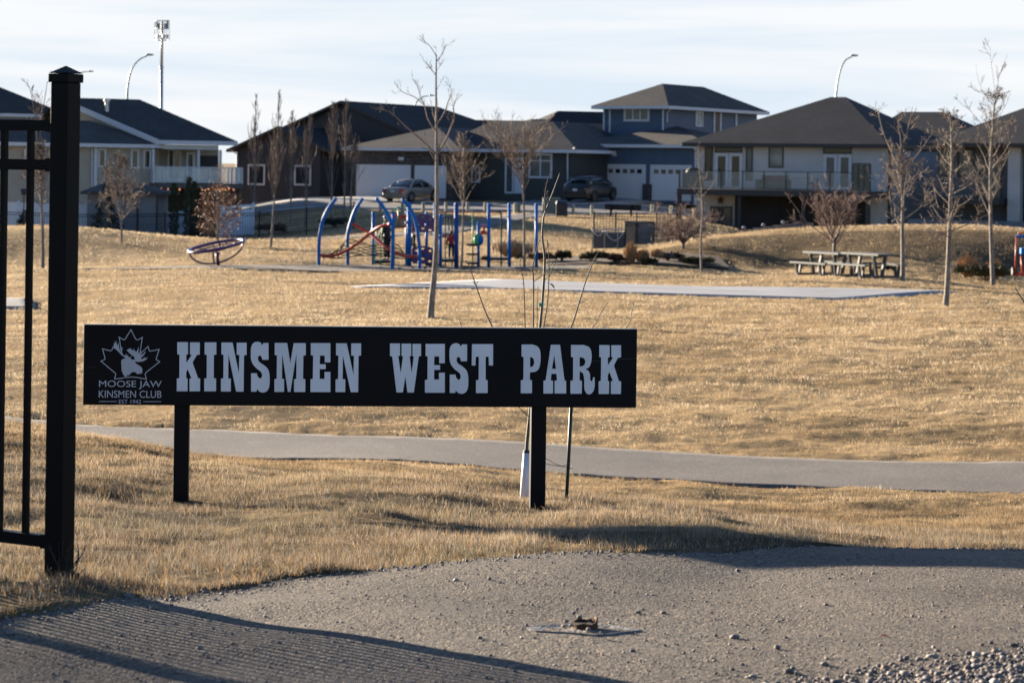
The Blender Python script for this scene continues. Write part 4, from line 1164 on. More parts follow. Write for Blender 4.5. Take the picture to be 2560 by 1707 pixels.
def window(pl, par, r, d, fm=None, nx=1, ny=1, fw=.07, glass=None, name='window', proud=.05, rows=None):
    """frame with panes over pixel rectangle r on the wall plane d metres behind pl"""
    fm = fm or M_WHITE; glass = glass or M_GLASS
    a0, a1, z0, z1 = pl.rect(*r, d=d)
    mb = MB(); f, b = d - proud, d - .003
    pl.box(mb, a0, a0 + fw, f, b, z0, z1); pl.box(mb, a1 - fw, a1, f, b, z0, z1)
    pl.box(mb, a0 + fw, a1 - fw, f, b, z1 - fw, z1); pl.box(mb, a0 + fw, a1 - fw, f, b, z0, z0 + fw)
    ia0, ia1, iz0, iz1 = a0 + fw, a1 - fw, z0 + fw, z1 - fw
    for k in range(1, nx):
        x = ia0 + (ia1 - ia0) * k / nx; pl.box(mb, x - fw * .35, x + fw * .35, f + .004, b, iz0, iz1)
    for k in (rows if rows else [j / ny for j in range(1, ny)]):
        z = iz0 + (iz1 - iz0) * k; pl.box(mb, ia0, ia1, f + .008, b - .002, z - fw * .3, z + fw * .3)
    w = mb.build(name, fm, par)
    mb = MB(); pl.box(mb, ia0, ia1, d - .022, d - .005, iz0, iz1); mb.build('pane', glass, w)
    return w

def walls(pl, par, a0, a1, d0, d1, z0, z1, m, name='wall'):
    mb = MB(); pl.box(mb, a0, a1, d0, d1, z0, z1); return mb.build(name, m, par)

def hip(pl, par, a0, a1, d0, d1, ze, A, B, zr, m, fm, th=.22, name='roof'):
    c = [pl.w(a0, d0, ze), pl.w(a1, d0, ze), pl.w(a1, d1, ze), pl.w(a0, d1, ze)]
    RA, RB = pl.w(A[0], A[1], zr), pl.w(B[0], B[1], zr)
    mb = MB()
    if abs(A[1] - B[1]) < 1e-3 or abs(A[0] - B[0]) > abs(A[1] - B[1]):
        mb.poly([c[0], c[1], RB, RA]); mb.poly([c[1], c[2], RB]); mb.poly([c[2], c[3], RA, RB]); mb.poly([c[3], c[0], RA])
    else:
        mb.poly([c[0], c[1], RA]); mb.poly([c[1], c[2], RB, RA]); mb.poly([c[2], c[3], RB]); mb.poly([c[3], c[0], RA, RB])
    mb.poly(c[::-1])
    r = mb.build(name, m, par)
    mb = MB(); e = .02
    lo = ze - th
    for i in range(4):
        p, q = c[i], c[(i + 1) % 4]
        dr = (q - p).normalized(); nn = Vector((dr.y, -dr.x, 0))
        o = [p, q, q - nn * .12, p - nn * .12]
        if i % 2: o = [p + dr * .121, q - dr * .121, q - nn * .12 - dr * .121, p - nn * .12 + dr * .121]
        mb.hexa([(v.x, v.y, lo) for v in o] + [(v.x, v.y, ze - .004) for v in o])
    mb.build('fascia', fm, par)
    mb = MB(); cc = [pl.w(a0 + .12, d0 + .12, lo + .02), pl.w(a1 - .12, d0 + .12, lo + .02), pl.w(a1 - .12, d1 - .12, lo + .02), pl.w(a0 + .12, d1 - .12, lo + .02)]
    mb.poly(cc[::-1]); mb.build('soffit', fm, par)
    return r

def gable(pl, par, a0, a1, d0, d1, ze, zr, m, fm, wall_m=None, hip_back=0.0, th=.2):
    am = (a0 + a1) / 2
    mb = MB()
    f0, f1, fr = pl.w(a0, d0, ze), pl.w(a1, d0, ze), pl.w(am, d0, zr)
    b0, b1, br = pl.w(a0, d1, ze), pl.w(a1, d1, ze), pl.w(am, d1 - hip_back, zr)
    mb.poly([f0, b0, br, fr]); mb.poly([f1, fr, br, b1]); mb.poly([b0, b1, br])
    u = Vector((0, 0, -th))
    mb.poly([f0 + u, fr + u, br + u, b0 + u]); mb.poly([f1 + u, b1 + u, br + u, fr + u])
    r = mb.build('roof', m, par)
    mb = MB()
    mb.hexa([f0 + u, pl.w(a0, d0 + .1, ze) + u, pl.w(am, d0 + .1, zr) + u, fr + u, f0, pl.w(a0, d0 + .1, ze), pl.w(am, d0 + .1, zr), fr])
    mb.hexa([f1 + u, pl.w(a1, d0 + .1, ze) + u, pl.w(am, d0 + .1, zr) + u, fr + u, f1, pl.w(a1, d0 + .1, ze), pl.w(am, d0 + .1, zr), fr])
    mb.build('bargeboard', fm, par)
    if wall_m:
        k = .5; dw = d0 + k
        s = (zr - ze) / (am - a0)
        mb = MB(); w0, w1 = a0 + .5, a1 - .5; zz = ze + s * .5 - th - .03
        mb.poly([pl.w(w0, dw, zz), pl.w(w1, dw, zz), pl.w(am, dw, zr - th - .03)]); mb.poly([pl.w(w0, dw + .15, zz), pl.w(w1, dw + .15, zz), pl.w(am, dw + .15, zr - th - .03)])
        mb.build('gable_wall', wall_m, par)
    return r

def gz(pl, a, d):
    p = pl.w(a, d, 0); return g(p.x, p.y) - .3

# ---- pale stucco house with the raised deck
pl = Plane(1950, 420, 131, -28)
base = pl.w(0, 4, 0); base.z = g(base.x, base.y)
hF = thing('house', 'pale stucco walkout house with glass railed deck and wide dark hip roof', 'house', base)
a0, a1 = pl.loc(1742, 420)[0], pl.loc(2222, 420)[0]
ze = pl.loc(1960, 359, -.6)[1]; zg = gz(pl, 0, 0) - 1
dep = 12.5
walls(pl, hF, a0, a1, 0, dep, zg, ze - .2, M_STUC)
e0, e1 = pl.loc(1705, 357, -.6)[0], pl.loc(2221, 359, -.6)[0]
mid = (e0 + e1) / 2; hd = (dep + 1.2) / 2 - .6
RA = pl.loc(2076, 243, hd)[0]; RB = pl.loc(2114, 244, hd)[0]
hip(pl, hF, e0, e1, -.6, dep + .6, ze, (RA, hd), (RB, hd), zat(243, pl.w(RA, hd, 0)), M_SHIN, M_DARKT)
for r, nx, nm, fm, gl, rows in (((1762, 368, 1782, 452), 1, 'window', M_DARKT, M_GLASS, None), ((1865, 368, 1882, 452), 1, 'window', M_DARKT, M_GLASS_G, None), ((1922, 367, 1959, 420), 1, 'window', M_DARKT, M_GLASS_C, None),
                       ((1788, 368, 1856, 382), 1, 'transom_window', M_DARKT, M_GLASS, None), ((2058, 369, 2129, 385), 1, 'transom_window', M_DARKT, M_GLASS, None)):
    window(pl, hF, r, 0, fm, nx, 1, .06, gl, nm)
for r in ((1788, 383.5, 1821, 474), (1823, 383.5, 1856, 474), (2059, 386.5, 2093, 476), (2095, 386.5, 2129, 476)):
    window(pl, hF, r, 0, M_WHITE, 1, 1, .17, M_GLASS if r[0] < 2000 else M_GLASS_G, 'patio_door')
DD = -3.4
zd = pl.loc(1900, 476, DD)[1]; zr_ = pl.loc(1900, 428, DD)[1]
ad0, ad1 = pl.loc(1692, 480, DD)[0], pl.loc(2176, 480, DD)[0]
mb = MB(); pl.box(mb, ad0, ad1, DD, -.06, zd - .32, zd); mb.build('deck', M_DARKT, hF)
mb = MB(); pl.box(mb, ad0 - .02, ad1 + .02, DD - .03, -.07, zd + .003, zd + .03); mb.build('deck_boards', mat('deck_boards', (.16, .15, .15), .7, var=.15, vscale=3), hF)
aR = pl.loc(2130, 450, DD)[0]; aL = pl.loc(1697, 450, DD)[0]
mb = MB(); pl.box(mb, aL, aR, DD + .02, DD + .07, zr_ - .04, zr_); pl.box(mb, aL, aR, DD + .02, DD + .07, zd + .06, zd + .10)
nb = 8
for k in range(nb + 1):
    x = aL + (aR - aL) * k / nb; pl.box(mb, x - .025, x + .025, DD + .021, DD + .069, zd + .03, zr_ - .041)
for dd in (DD + .1, -.3):
    pl.box(mb, aL - .0, aL + .05, dd, dd + .05, zd + .03, zr_ - .041)
pl.box(mb, aL, aL + .05, DD + .08, -.1, zr_ - .04, zr_ - .001)
rl = mb.build('deck_railing', M_DARKT, hF)
for k in range(nb):
    x = aL + (aR - aL) * k / nb; mb = MB(); pl.box(mb, x + .03, x + (aR - aL) / nb - .03, DD + .035, DD + .05, zd + .11, zr_ - .05); mb.build('glass_panel', M_CLEAR2, rl)
zp = pl.loc(2150, 410, DD)[1]; aP = pl.loc(2175, 440, DD)[0]
mb = MB()
for k in range(4):
    x = aR + (aP - aR) * k / 3; pl.box(mb, x - .03, x + .03, DD + .02, DD + .08, zd + .03, zp)
pl.box(mb, aR, aP, DD + .021, DD + .079, zp + .001, zp + .05)
pv = mb.build('privacy_screen', M_DARKT, hF)
for k in range(3):
    x0 = aR + (aP - aR) * k / 3; mb = MB(); pl.box(mb, x0 + .035, x0 + (aP - aR) / 3 - .035, DD + .04, DD + .055, zd + .05, zp - .01); mb.build('glass_panel', mat('tinted_panel', (.05, .075, .08), .1), pv)
for px in (1698, 1850, 2010, 2170):
    x = pl.loc(px, 520, DD + .4)[0]; mb = MB(); pl.box(mb, x - .1, x + .1, DD + .3, DD + .5, zg, zd - .325); mb.build('deck_post', M_DARKT, hF)
window(pl, hF, (1776, 516, 1802, 582), 0, M_DARKT, 1, 1, .09, M_GLASS_G, 'basement_door'); window(pl, hF, (1804, 516, 1831, 582), 0, M_DARKT, 1, 1, .09, M_GLASS_G, 'basement_door')
x0, x1 = pl.loc(1839, 520)[0], pl.loc(2174, 520)[0]
mb = MB(); pl.box(mb, x0, x1, -.12, -.004, zg, zd - .33); mb.build('dark_lower_wall', mat('dark_lower_wall', (.018, .016, .018), .8, var=.3, vscale=1), hF)  # flat dark sheet over the lower wall beneath the deck
c = pl.pt(1801, 501, -.08); mb = MB()
for k in range(5):
    t = 2 * PI * k / 5 + .3
    mb.beam(c, c + pl.t * math.cos(t) * .22 + Vector((0, 0, math.sin(t) * .22)), .10, .04, up=pl.n)
mb.build('wall_star', mat('rust_star', (.09, .02, .02), .7), hF)
ps = Plane(2223, 420, 127, -28)
mb = MB(); pl.box(mb, a1 - .02, a1 + .14, -.05, .08, zg, ze - .25); mb.build('downspout', M_DARKT, hF)
# deck furniture, each its own thing
M_FURN = mat('dark_furniture', (.02, .02, .022), .6, var=.2); M_CUSH = mat('red_cushion', (.09, .018, .02), .8, var=.2); M_GREYF = mat('grey_furniture', (.20, .22, .26), .6, var=.1)
def on_deck(px, dd): 
    x = pl.loc(px, 460, dd)[0]; return x, pl.w(x, dd, zd + .032)
x, p = on_deck(1934, -2.2); so_ = thing('outdoor_sofa', 'dark outdoor sofa with red back cushion behind the deck railing', 'sofa', p)
mb = MB(); pl.box(mb, x - .95, x + .95, -2.6, -1.9, zd + .10, zd + .42); pl.box(mb, x - .95, x - .8, -2.6, -1.9, zd + .421, zd + .62); pl.box(mb, x + .8, x + .95, -2.6, -1.9, zd + .421, zd + .62); mb.build('frame', M_FURN, so_)
for s in (-.9, .84):
    for q in (-2.58, -2.0): mb = MB(); pl.box(mb, x + s, x + s + .06, q, q + .06, zd + .033, zd + .099); mb.build('leg', M_FURN, so_)
mb = MB(); pl.box(mb, x - .78, x + .78, -2.02, -1.88, zd + .43, zd + .85); mb.build('back_cushion', M_CUSH, so_)
x, p = on_deck(2004, -2.0); tb = thing('patio_table', 'grey patio table behind the middle of the glass deck railing', 'table', p)
mb = MB(); pl.box(mb, x - .9, x + .9, -2.4, -1.6, zd + .68, zd + .74); mb.build('tabletop', M_GREYF, tb)
for s in (-.85, .78):
    for q in (-2.36, -1.7): mb = MB(); pl.box(mb, x + s, x + s + .07, q, q + .06, zd + .033, zd + .679); mb.build('leg', M_WHITE if s < 0 else M_FURN, tb)
x, p = on_deck(1733, -1.6); gr = thing('barbecue_grill', 'dark covered barbecue grill at the left end of the deck', 'grill', p)
mb = MB(); pl.box(mb, x - .55, x + .55, -1.95, -1.35, zd + .08, zd + .95); mb.build('cabinet', M_FURN, gr)
mb = MB(); q = pl.w(x, -1.65, zd + .955); mb.ell(q + Vector((0, 0, .03)), (.46, .28, .26), 14, 8, Matrix.Rotation(pl.psi, 3, 'Z')); mb.build('lid', M_FURN, gr, True)
# low garden wall below the deck
pw = Plane(1833, 580, 118, -20)
w0, w1 = 0, pw.loc(2030, 575)[0]; q = pw.w(w1 / 2, 0, 0); q.z = g(q.x, q.y)
mb = MB(); n = 8
for k in range(n):
    x0, x1 = w1 * k / n, w1 * (k + 1) / n; zt_ = pw.loc(1833, 577)[1] + (pw.loc(2008, 558)[1] - pw.loc(1833, 577)[1]) * min(1, k / 6)
    pw.box(mb, x0 + .005, x1 - .005, 0, .35, q.z - 1, zt_)
lw = mb.build('garden_wall', mat('wall_block', (.13, .12, .12), .9, var=.35, vscale=3, bump=.4, bscale=10), None, origin=q)
tag(lw, 'low grey stone garden wall under the deck of the stucco house', 'garden wall')
for k in (1, 3, 5):
    x0 = w1 * k / n; zt_ = pw.loc(1833, 577)[1] + (pw.loc(2008, 558)[1] - pw.loc(1833, 577)[1]) * min(1, k / 6)
    mb = MB(); mb.ell(pw.w(x0, .17, zt_ + .10), (.10, .10, .08), 10, 6); mb.build('cap_stone', M_STUC_G, lw, True)

# ---- house behind, to the right of it
pl = Plane(2280, 420, 139, -28)
base = pl.w(0, 4, 0); base.z = g(base.x, base.y)
hG = thing('house', 'grey stucco house with plain dark hip roof half hidden between two houses', 'house', base)
a0, a1 = pl.loc(2200, 420)[0], pl.loc(2345, 420)[0]; ze = pl.loc(2270, 362, -.5)[1]; zg = gz(pl, 0, 0) - 1
walls(pl, hG, a0, a1, 0, 10, zg, ze - .2, M_STUC_G)
RA = pl.loc(2254, 280, 5)[0]; RB = pl.loc(2358, 280, 5)[0]
hip(pl, hG, pl.loc(2120, 362, -.5)[0], pl.loc(2440, 362, -.5)[0], -.5, 10.5, ze, (RA, 5), (RB, 5), zat(280, pl.w(RA, 5, 0)), M_SHIN, M_DARKT)
window(pl, hG, (2268, 395, 2290, 445), 0, M_DARKT, 1, 2, .06)

# ---- right edge house
pl = Plane(2530, 440, 124, -28)
base = pl.w(0, 4, 0); base.z = g(base.x, base.y)
hH = thing('house', 'dark house with tall pale pillar and black framed windows at the right edge', 'house', base)
a0, a1 = pl.loc(2335, 440)[0], pl.loc(2760, 440)[0]; ze = pl.loc(2450, 358, -.6)[1]; zg = gz(pl, 0, 0) - 1
walls(pl, hH, a0, a1, .8, 13, zg, ze - .2, mat('charcoal_stucco', (.10, .10, .108), .9, var=.1, vscale=1))
RA = pl.loc(2600, 258, 6.5)[0]; RB = pl.loc(2680, 250, 6.5)[0]
hip(pl, hH, pl.loc(2318, 358, -.6)[0], pl.loc(2840, 358, -.6)[0], -.6, 13.6, ze, (RA, 6.5), (RB, 6.5), zat(256, pl.w(RA, 6.5, 0)), M_SHIN, M_DARKT)
for r in ((2519, 362, 2550, 566), (2612, 362, 2640, 566)):
    b0, b1, _, _ = pl.rect(*r); mb = MB(); pl.box(mb, b0, b1, 0, .7, zg, ze - .23); mb.build('pillar', M_STUC, hH)
window(pl, hH, (2394, 371, 2437, 443), .8, M_DARKT, 1, 1, .12, M_GLASS_G); window(pl, hH, (2450, 395, 2505, 500), .8, M_DARKT, 2, 1, .08, M_GLASS_G); window(pl, hH, (2552, 370, 2608, 560), .8, M_DARKT, 2, 2, .08)
window(pl, hH, (2345, 372, 2372, 440), .8, M_DARKT, 1, 1, .08, M_GLASS_G)
zb = pl.loc(2450, 495, -.5)[1]; mb = MB(); pl.box(mb, a0, pl.loc(2515, 440)[0], -1.2, .78, zb - .35, zb); mb.build('balcony', M_DARKT, hH)
mb = MB(); pl.box(mb, pl.loc(2300, 560)[0], pl.loc(2620, 560)[0], -2.2, -1.6, zg, pl.loc(2500, 553, -2)[1]); mb.build('retaining_wall', mat('blue_grey_wall', (.13, .14, .16), .9, var=.15, vscale=1), hH)

# ---- slate blue house
pl = Plane(1535, 501, 157, -33)
base = pl.w(0, 4, 0); base.z = g(base.x, base.y)
hE = thing('house', 'two storey slate blue house with two white garage doors', 'house', base)
a0, a1 = pl.loc(1445, 430)[0], pl.loc(1742, 430)[0]; ze = pl.loc(1560, 361, -.6)[1]; zg = gz(pl, 0, 0)
walls(pl, hE, a0, a1, 0, 9, zg, ze - .2, M_BLUE)
e0, e1 = pl.loc(1413, 360, -.6)[0], pl.loc(1772, 362, -.6)[0]
hd = 5.2
zr_ = zat(316, pl.w(pl.loc(1563, 317, hd)[0], hd, 0))
hip(pl, hE, e0, e1, -.6, 11, ze, (e0 + 5.8, hd), (e1 - 5.8, hd), zr_, M_SHIN_B, M_WHITE)
b0, b1 = pl.loc(1511, 300, 4)[0], pl.loc(1661, 300, 4)[0]
zu = pl.loc(1590, 265, 3.4)[1]
k = 1.0
while True:
    q = pl.w(b1, 4 + k, 0)
    if 1280 + q.x / q.y * F > 1884 or k > 25: break
    k += .25
LB = k
walls(pl, hE, b0, b1, 4, 4 + LB, ze + .4, zu - .2, M_BLUE, 'upper_wall')
am = (b0 + b1) / 2; hw = (b1 - b0) / 2 + .7
q = pl.w(am, 3.4 + hw * 1.6, 0)
hip(pl, hE, b0 - .7, b1 + .7, 3.3, 4 + LB + .7, zu, (am, 3.3 + hw * 1.5), (am, 4 + LB + .7 - hw * 1.5), zat(210, q), M_SHIN_B, M_WHITE, name='upper_roof')
for px in (1510, 1525, 1658): x = pl.loc(px, 300, 4)[0]; mb = MB(); pl.box(mb, x - .06, x + .06, 3.955, 3.997, ze + .9, zu - .23); mb.build('corner_board', M_WHITE, hE)
for px in (1447, 1739): x = pl.loc(px, 430)[0]; mb = MB(); pl.box(mb, x - .07, x + .07, -.045, -.003, zg, ze - .23); mb.build('corner_board', M_WHITE, hE)
window(pl, hE, (1560, 268, 1624, 304), 4, M_WHITE, 3, 1, .14, M_GLASS_G)
# right hand side wall: boards and window
ps = Plane(0, 0, 100, -33); ps.o = pl.w(b1, 4, 0); ps.t = -pl.n.copy(); ps.n = pl.t.copy()
for px in (1785, 1801, 1840): x = ps.loc(px, 300)[0]; mb = MB(); ps.box(mb, x - .1, x + .1, -.05, -.003, ze + .6, zu - .23); mb.build('corner_board', M_WHITE, hE)
window(ps, hE, (1738, 279, 1757, 317), 0, M_WHITE, 2, 1, .10, M_GLASS_C)
mb = MB(); x0, x1 = ps.loc(1787, 300)[0], ps.loc(1799, 300)[0]; ps.box(mb, x0, x1, -.04, -.004, ze + .6, zu - .23); mb.build('recess_shade', M_DARKT, hE)  # flat dark strip on the wall, standing in for a recess's shade
def garage_door(pl, par, r, d, trim, npan=8, glazed=True, name='garage_door', m=None):
    a0, a1, z0, z1 = pl.rect(*r, d=d)
    if trim:
        mb = MB(); pl.box(mb, a0 - trim, a0, d - .05, d - .003, z0, z1); pl.box(mb, a1, a1 + trim, d - .05, d - .003, z0, z1); pl.box(mb, a0 - trim, a1 + trim, d - .05, d - .003, z1 + .002, z1 + trim); mb.build('door_frame', M_WHITE, par)
    mb = MB(); n = 4; h = (z1 - z0) / n
    for i in range(n): pl.box(mb, a0 + .005, a1 - .005, d - .03, d - .004, z0 + h * i + .012, z0 + h * (i + 1) - .003)
    pl.box(mb, a0 + .005, a1 - .005, d - .02, d - .0045, z0, z1 - .01)
    dr = mb.build(name, m or M_WHITE2, par)
    if glazed:
        for i in range(npan):
            w = (a1 - a0) / npan; x = a0 + w * (i + .5)
            mb = MB(); pl.box(mb, x - w * .32, x + w * .32, d - .045, d - .031, z1 - h * .72, z1 - h * .22); mb.build('pane', M_GLASS if i % 3 == 1 else mat('reflective_pane', (.10, .085, .06), .2, var=.2), dr)
    return dr
garage_door(pl, hE, (1465, 418, 1608, 501), 0, .2); garage_door(pl, hE, (1632, 420, 1722, 502), 0, .2, 5)
mb = MB(); x0, x1 = pl.loc(1612, 480)[0], pl.loc(1627, 480)[0]; pl.box(mb, x0 - .05, x1 + .1, -.25, -.004, zg, pl.loc(1618, 460)[1]); mb.build('stone_pillar', M_STONEW, hE)
mb = MB(); pl.pbox(mb, 1529, 383, 1541, 391, -.03, -.004); mb.build('number_plate', M_WHITE, hE)
def downspout(pl, par, px, y0, y1, d, m, side=1):
    top = pl.pt(px + 18 * side, y0 - 8, d - .5); a = pl.pt(px, y0 + 6, d - .08); b = pl.pt(px, y1, d - .08)
    mb = MB(); mb.tube([top, a, b], .05, 6); mb.build('downspout', m, par)
downspout(ps, hE, 1668, 275, 306, 0, M_WHITE)

# ---- grey garage house
pl = Plane(1010, 496, 157, -30)
base = pl.w(3, 4, 0); base.z = g(base.x, base.y)
hC = thing('house', 'dark grey house with a wide and a narrow white garage door and brown hip roofs', 'house', base)
a0, a1 = pl.loc(884, 450)[0], pl.loc(1128, 450)[0]; ze = pl.loc(1000, 369, -.6)[1]; zg = gz(pl, 0, 0)
walls(pl, hC, a0, a1, 0, 9, zg, ze - .2, M_STONEW)
def hipd(pl, par, x0, x1, y, dfront, ap, m, fm, back=14):
    """hip roof whose ridge runs away from the viewer, apex at pixel ap"""
    e0, e1 = pl.loc(x0, y, dfront)[0], pl.loc(x1, y, dfront)[0]; am = (e0 + e1) / 2; hw = (e1 - e0) / 2
    q = pl.w(am, dfront + hw, 0)
    z0 = pl.loc((x0 + x1) / 2, y, dfront)[1]
    return hip(pl, par, e0, e1, dfront, dfront + back, z0, (am, dfront + hw), (am, dfront + back - hw * .3), zat(ap[1], q), m, fm)
hipd(pl, hC, 854, 1150, 369.5, -.6, (1072, 318), M_SHIN_B, M_WHITE, 14)
d2 = 2.2
b1 = pl.loc(1432, 430, d2)[0]
walls(pl, hC, a1 + .01, b1, d2, 12, zg, ze - .22, M_GREEN)
hipd(pl, hC, 1172, 1442, 373.5, d2 - .6, (1345, 304), M_SHIN_B, M_WHITE, 13)
mb = MB(); x0, x1 = pl.loc(1128, 372, d2 - .5)[0], pl.loc(1180, 372, d2 - .5)[0]; pl.box(mb, x0 - 1, x1 + 1, d2 - .58, d2 - .46, ze - .2, ze - .012); mb.build('gutter', M_WHITE, hC)
# roof plane joining the two
q0 = [pl.w(x0 - 1.5, d2 - .45, ze - .03), pl.w(x1 + 1.5, d2 - .45, ze - .03), pl.w(x1 + 2, 9, ze + 2.1), pl.w(x0 - 1, 9, ze + 2.1)]
mb = MB(); mb.poly(q0); mb.poly([p - Vector((0, 0, .1)) for p in q0][::-1]); mb.build('roof', M_SHIN_K, hC)
garage_door(pl, hC, (891, 412, 1027, 495), 0, 0, glazed=False); garage_door(pl, hC, (1036.5, 414, 1115.5, 496), 0, 0, glazed=False)
mb = MB(); pl.pbox(mb, 996, 393, 1009, 401, -.03, -.004); mb.build('number_plate', M_WHITE, hC)
window(pl, hC, (1178, 416, 1201, 457), d2, M_WHITE, 2, 1, .10)
window(pl, hC, (1322, 384, 1381, 446), d2, M_WHITE, 2, 1, .13, M_GLASS_G, rows=[.74])
window(pl, hC, (1263, 394, 1285, 484), d2, M_WHITE, 1, 1, .12, M_GLASS_G, 'sidelight'); 
mb = MB(); a_, b_, c_, d_ = pl.rect(1287, 394, 1308, 484, d2); pl.box(mb, a_, b_, d2 - .06, d2 - .004, c_, d_); dr = mb.build('front_door', M_WHITE2, hC)
c = pl.pt(1297, 414, d2 - .12); mb = MB(); mb.tube([c + pl.t * .28 * math.cos(t) + Vector((0, 0, .28 * math.sin(t))) for t in np.linspace(0, 2 * PI, 25)], .09, 8, False)
wr = mb.build('wreath', mat('wreath', (.012, .018, .012), .9, var=.4, vscale=20), None, True, origin=c); tag(wr, 'round dark wreath hanging on the front door of the grey house', 'wreath')
downspout(pl, hC, 1419, 378, 490, d2, M_WHITE, 1)
mb = MB(); x0, x1 = pl.loc(1395, 470, d2)[0], pl.loc(1412, 470, d2)[0]

# ---- brown gabled house
pl = Plane(700, 480, 171, -28)
base = pl.w(0, 4, 0); base.z = g(base.x, base.y)
hB = thing('house', 'dark brown gabled house with two white framed windows behind slim bare aspens', 'house', base)
e0 = pl.loc(565, 374, -.5)[0]; am = pl.loc(693, 316, -.5)[0]; e1 = 2 * am - e0
ze = pl.loc(565, 374, -.5)[1]; zr_ = pl.loc(693, 316, -.5)[1]; zg = gz(pl, 0, 0) - .5
w0, w1 = pl.loc(591, 450)[0], pl.loc(800, 450)[0]
walls(pl, hB, w0, w1, 0, 14, zg, ze - .05, M_BROWN)
gable(pl, hB, e0, e1, -.5, 14, ze, zr_, M_SHIN_K, M_DARKT, M_BROWN)
dm = 6.0; am2 = pl.loc(850, 252, dm - .5)[0]; zr2_ = pl.loc(850, 252, dm - .5)[1]; sl_ = (zr_ - ze) / (am - e0); hw = 7.6
gable(pl, hB, am2 - hw, am2 + hw, dm - .5, dm + 19, zr2_ - hw * sl_, zr2_, M_SHIN_K, M_DARKT, M_BROWN, hip_back=4.5)
walls(pl, hB, am2 - hw + .6, am2 + hw - .6, dm, dm + 17, zg, zr2_ - hw * sl_, M_BROWN)
window(pl, hB, (620, 411, 663, 463), 0, M_WHITE, 1, 1, .13); window(pl, hB, (736, 413, 778, 464), 0, M_WHITE, 1, 1, .13)
downspout(pl, hB, 592, 380, 480, 0, M_WHITE, -1)

# ---- dark roofs behind
pl = Plane(1215, 420, 200, 14); base = pl.w(0, 3, 0); base.z = g(base.x, base.y)
hD = thing('house', 'low dark roofed house seen just behind the grey garage house', 'house', base)
ze = pl.loc(1215, 345, 0)[1]; zg = gz(pl, 0, 0) - .5
walls(pl, hD, pl.loc(1135, 400)[0], pl.loc(1312, 400)[0], 0, 9, zg, ze - .2, M_BROWN)
RA, RB = pl.loc(1129, 297, 4.5)[0], pl.loc(1301, 304, 4.5)[0]
hip(pl, hD, RA - 2.5, RB + 1.2, -.5, 9.5, ze, (RA, 4.5), (RB, 4.5), zat(300.5, pl.w((RA + RB) / 2, 4.5, 0)), M_SHIN_K, M_DARKT)
pl = Plane(1440, 420, 205, 16); base = pl.w(0, 3, 0); base.z = g(base.x, base.y)
hD2 = thing('house', 'dark roofed house between the grey garage house and the blue house', 'house', base)
ze = pl.loc(1440, 340, 0)[1]; zg = gz(pl, 0, 0) - .5
walls(pl, hD2, pl.loc(1335, 400)[0], pl.loc(1600, 400)[0], 0, 10, zg, ze - .2, M_BROWN)
RA, RB = pl.loc(1395, 277, 5)[0], pl.loc(1535, 278, 5)[0]
hip(pl, hD2, pl.loc(1322, 340, -.5)[0], RB + 4, -.5, 10.5, ze, (RA, 5), (RB, 5), zat(277.5, pl.w(RA, 5, 0)), M_SHIN_K, M_DARKT)
mb = MB(); R0_, R1_ = pl.loc(1328, 298, 3.5)[0], pl.loc(1400, 298, 3.5)[0]; zz = zat(298, pl.w(R0_, 3.5, 0)); zz0 = ze + .05
mb.hexa([pl.w(R0_ - .6, 1.2, zz0 + .6), pl.w(R1_, 1.2, zz0 + .6), pl.w(R1_, 8, zz0 + .6), pl.w(R0_ - .6, 8, zz0 + .6), pl.w(R0_, 3.5, zz), pl.w(R1_, 3.5, zz), pl.w(R1_, 4.5, zz), pl.w(R0_, 4.5, zz)]); mb.build('lower_roof', M_SHIN_K, hD2)

# ---- beige house on the left with the white railed deck
pl = Plane(234, 450, 139, 24)
base = pl.w(4, 4, 0); base.z = g(base.x, base.y)
hA = thing('house', 'beige house with a covered white railed deck and tall flue on its dark roof', 'house', base)
zg = gz(pl, 0, 0) - 1
zl = pl.loc(234, 359, -.6)[1]
wl = pl.loc(-120, 450)[0]; wr_ = pl.loc(384, 450)[0]; wd_ = pl.loc(546, 430, 2.6)[0]
walls(pl, hA, wl, wr_, 0, 10, zg, zl - .2, M_BEIGE)
walls(pl, hA, wr_ + .01, wd_, 2.6, 10, zg, zl - .21, M_BEIGE)
# lower hip roof on the left
R0_, R1_ = pl.loc(-40, 300, 4)[0], pl.loc(222, 302, 4)[0]; zz = zat(302, pl.w(R1_, 4, 0))
hip(pl, hA, wl - .6, pl.loc(418, 362, -.6)[0], -.6, 9, zl, (R0_, 4), (R1_, 4), zz, M_SHIN_B, M_WHITE)
# upper roof over the deck, with its white rake
zu_ = pl.loc(480, 352, -.8)[1]
u0, u1 = pl.loc(398, 352, -.8)[0], pl.loc(594, 356, -.8)[0]
dr_ = 6.5
r0, r1 = pl.loc(150, 245, dr_)[0], pl.loc(349, 251, dr_)[0]; zrr = zat(249, pl.w(r1, dr_, 0))
mb = MB(); P1, P2, P3, P4 = pl.w(u0, -.8, zu_), pl.w(u1, -.8, zu_), pl.w(r1, dr_, zrr), pl.w(r0, dr_, zrr)
B1, B2 = pl.w(u1, 14, zu_), pl.w(r0 - 1, 14, zu_)
mb.poly([P1, P2, P3, P4]); mb.poly([P2, B1, P3]); mb.poly([B1, B2, P4, P3]); u = Vector((0, 0, -.2)); mb.poly([P1 + u, P4 + u, P3 + u, P2 + u])
mb.build('upper_roof', M_SHIN, hA)
mb = MB(); w_ = pl.t * -.06
mb.hexa([P1 + u * 1.6, P4 + u * 1.6, P4 + u * 1.6 + w_, P1 + u * 1.6 + w_, P1 + Vector((0, 0, .02)), P4 + Vector((0, 0, .02)), P4 + w_ + Vector((0, 0, .02)), P1 + w_ + Vector((0, 0, .02))])
mb.build('bargeboard', M_WHITE, hA)
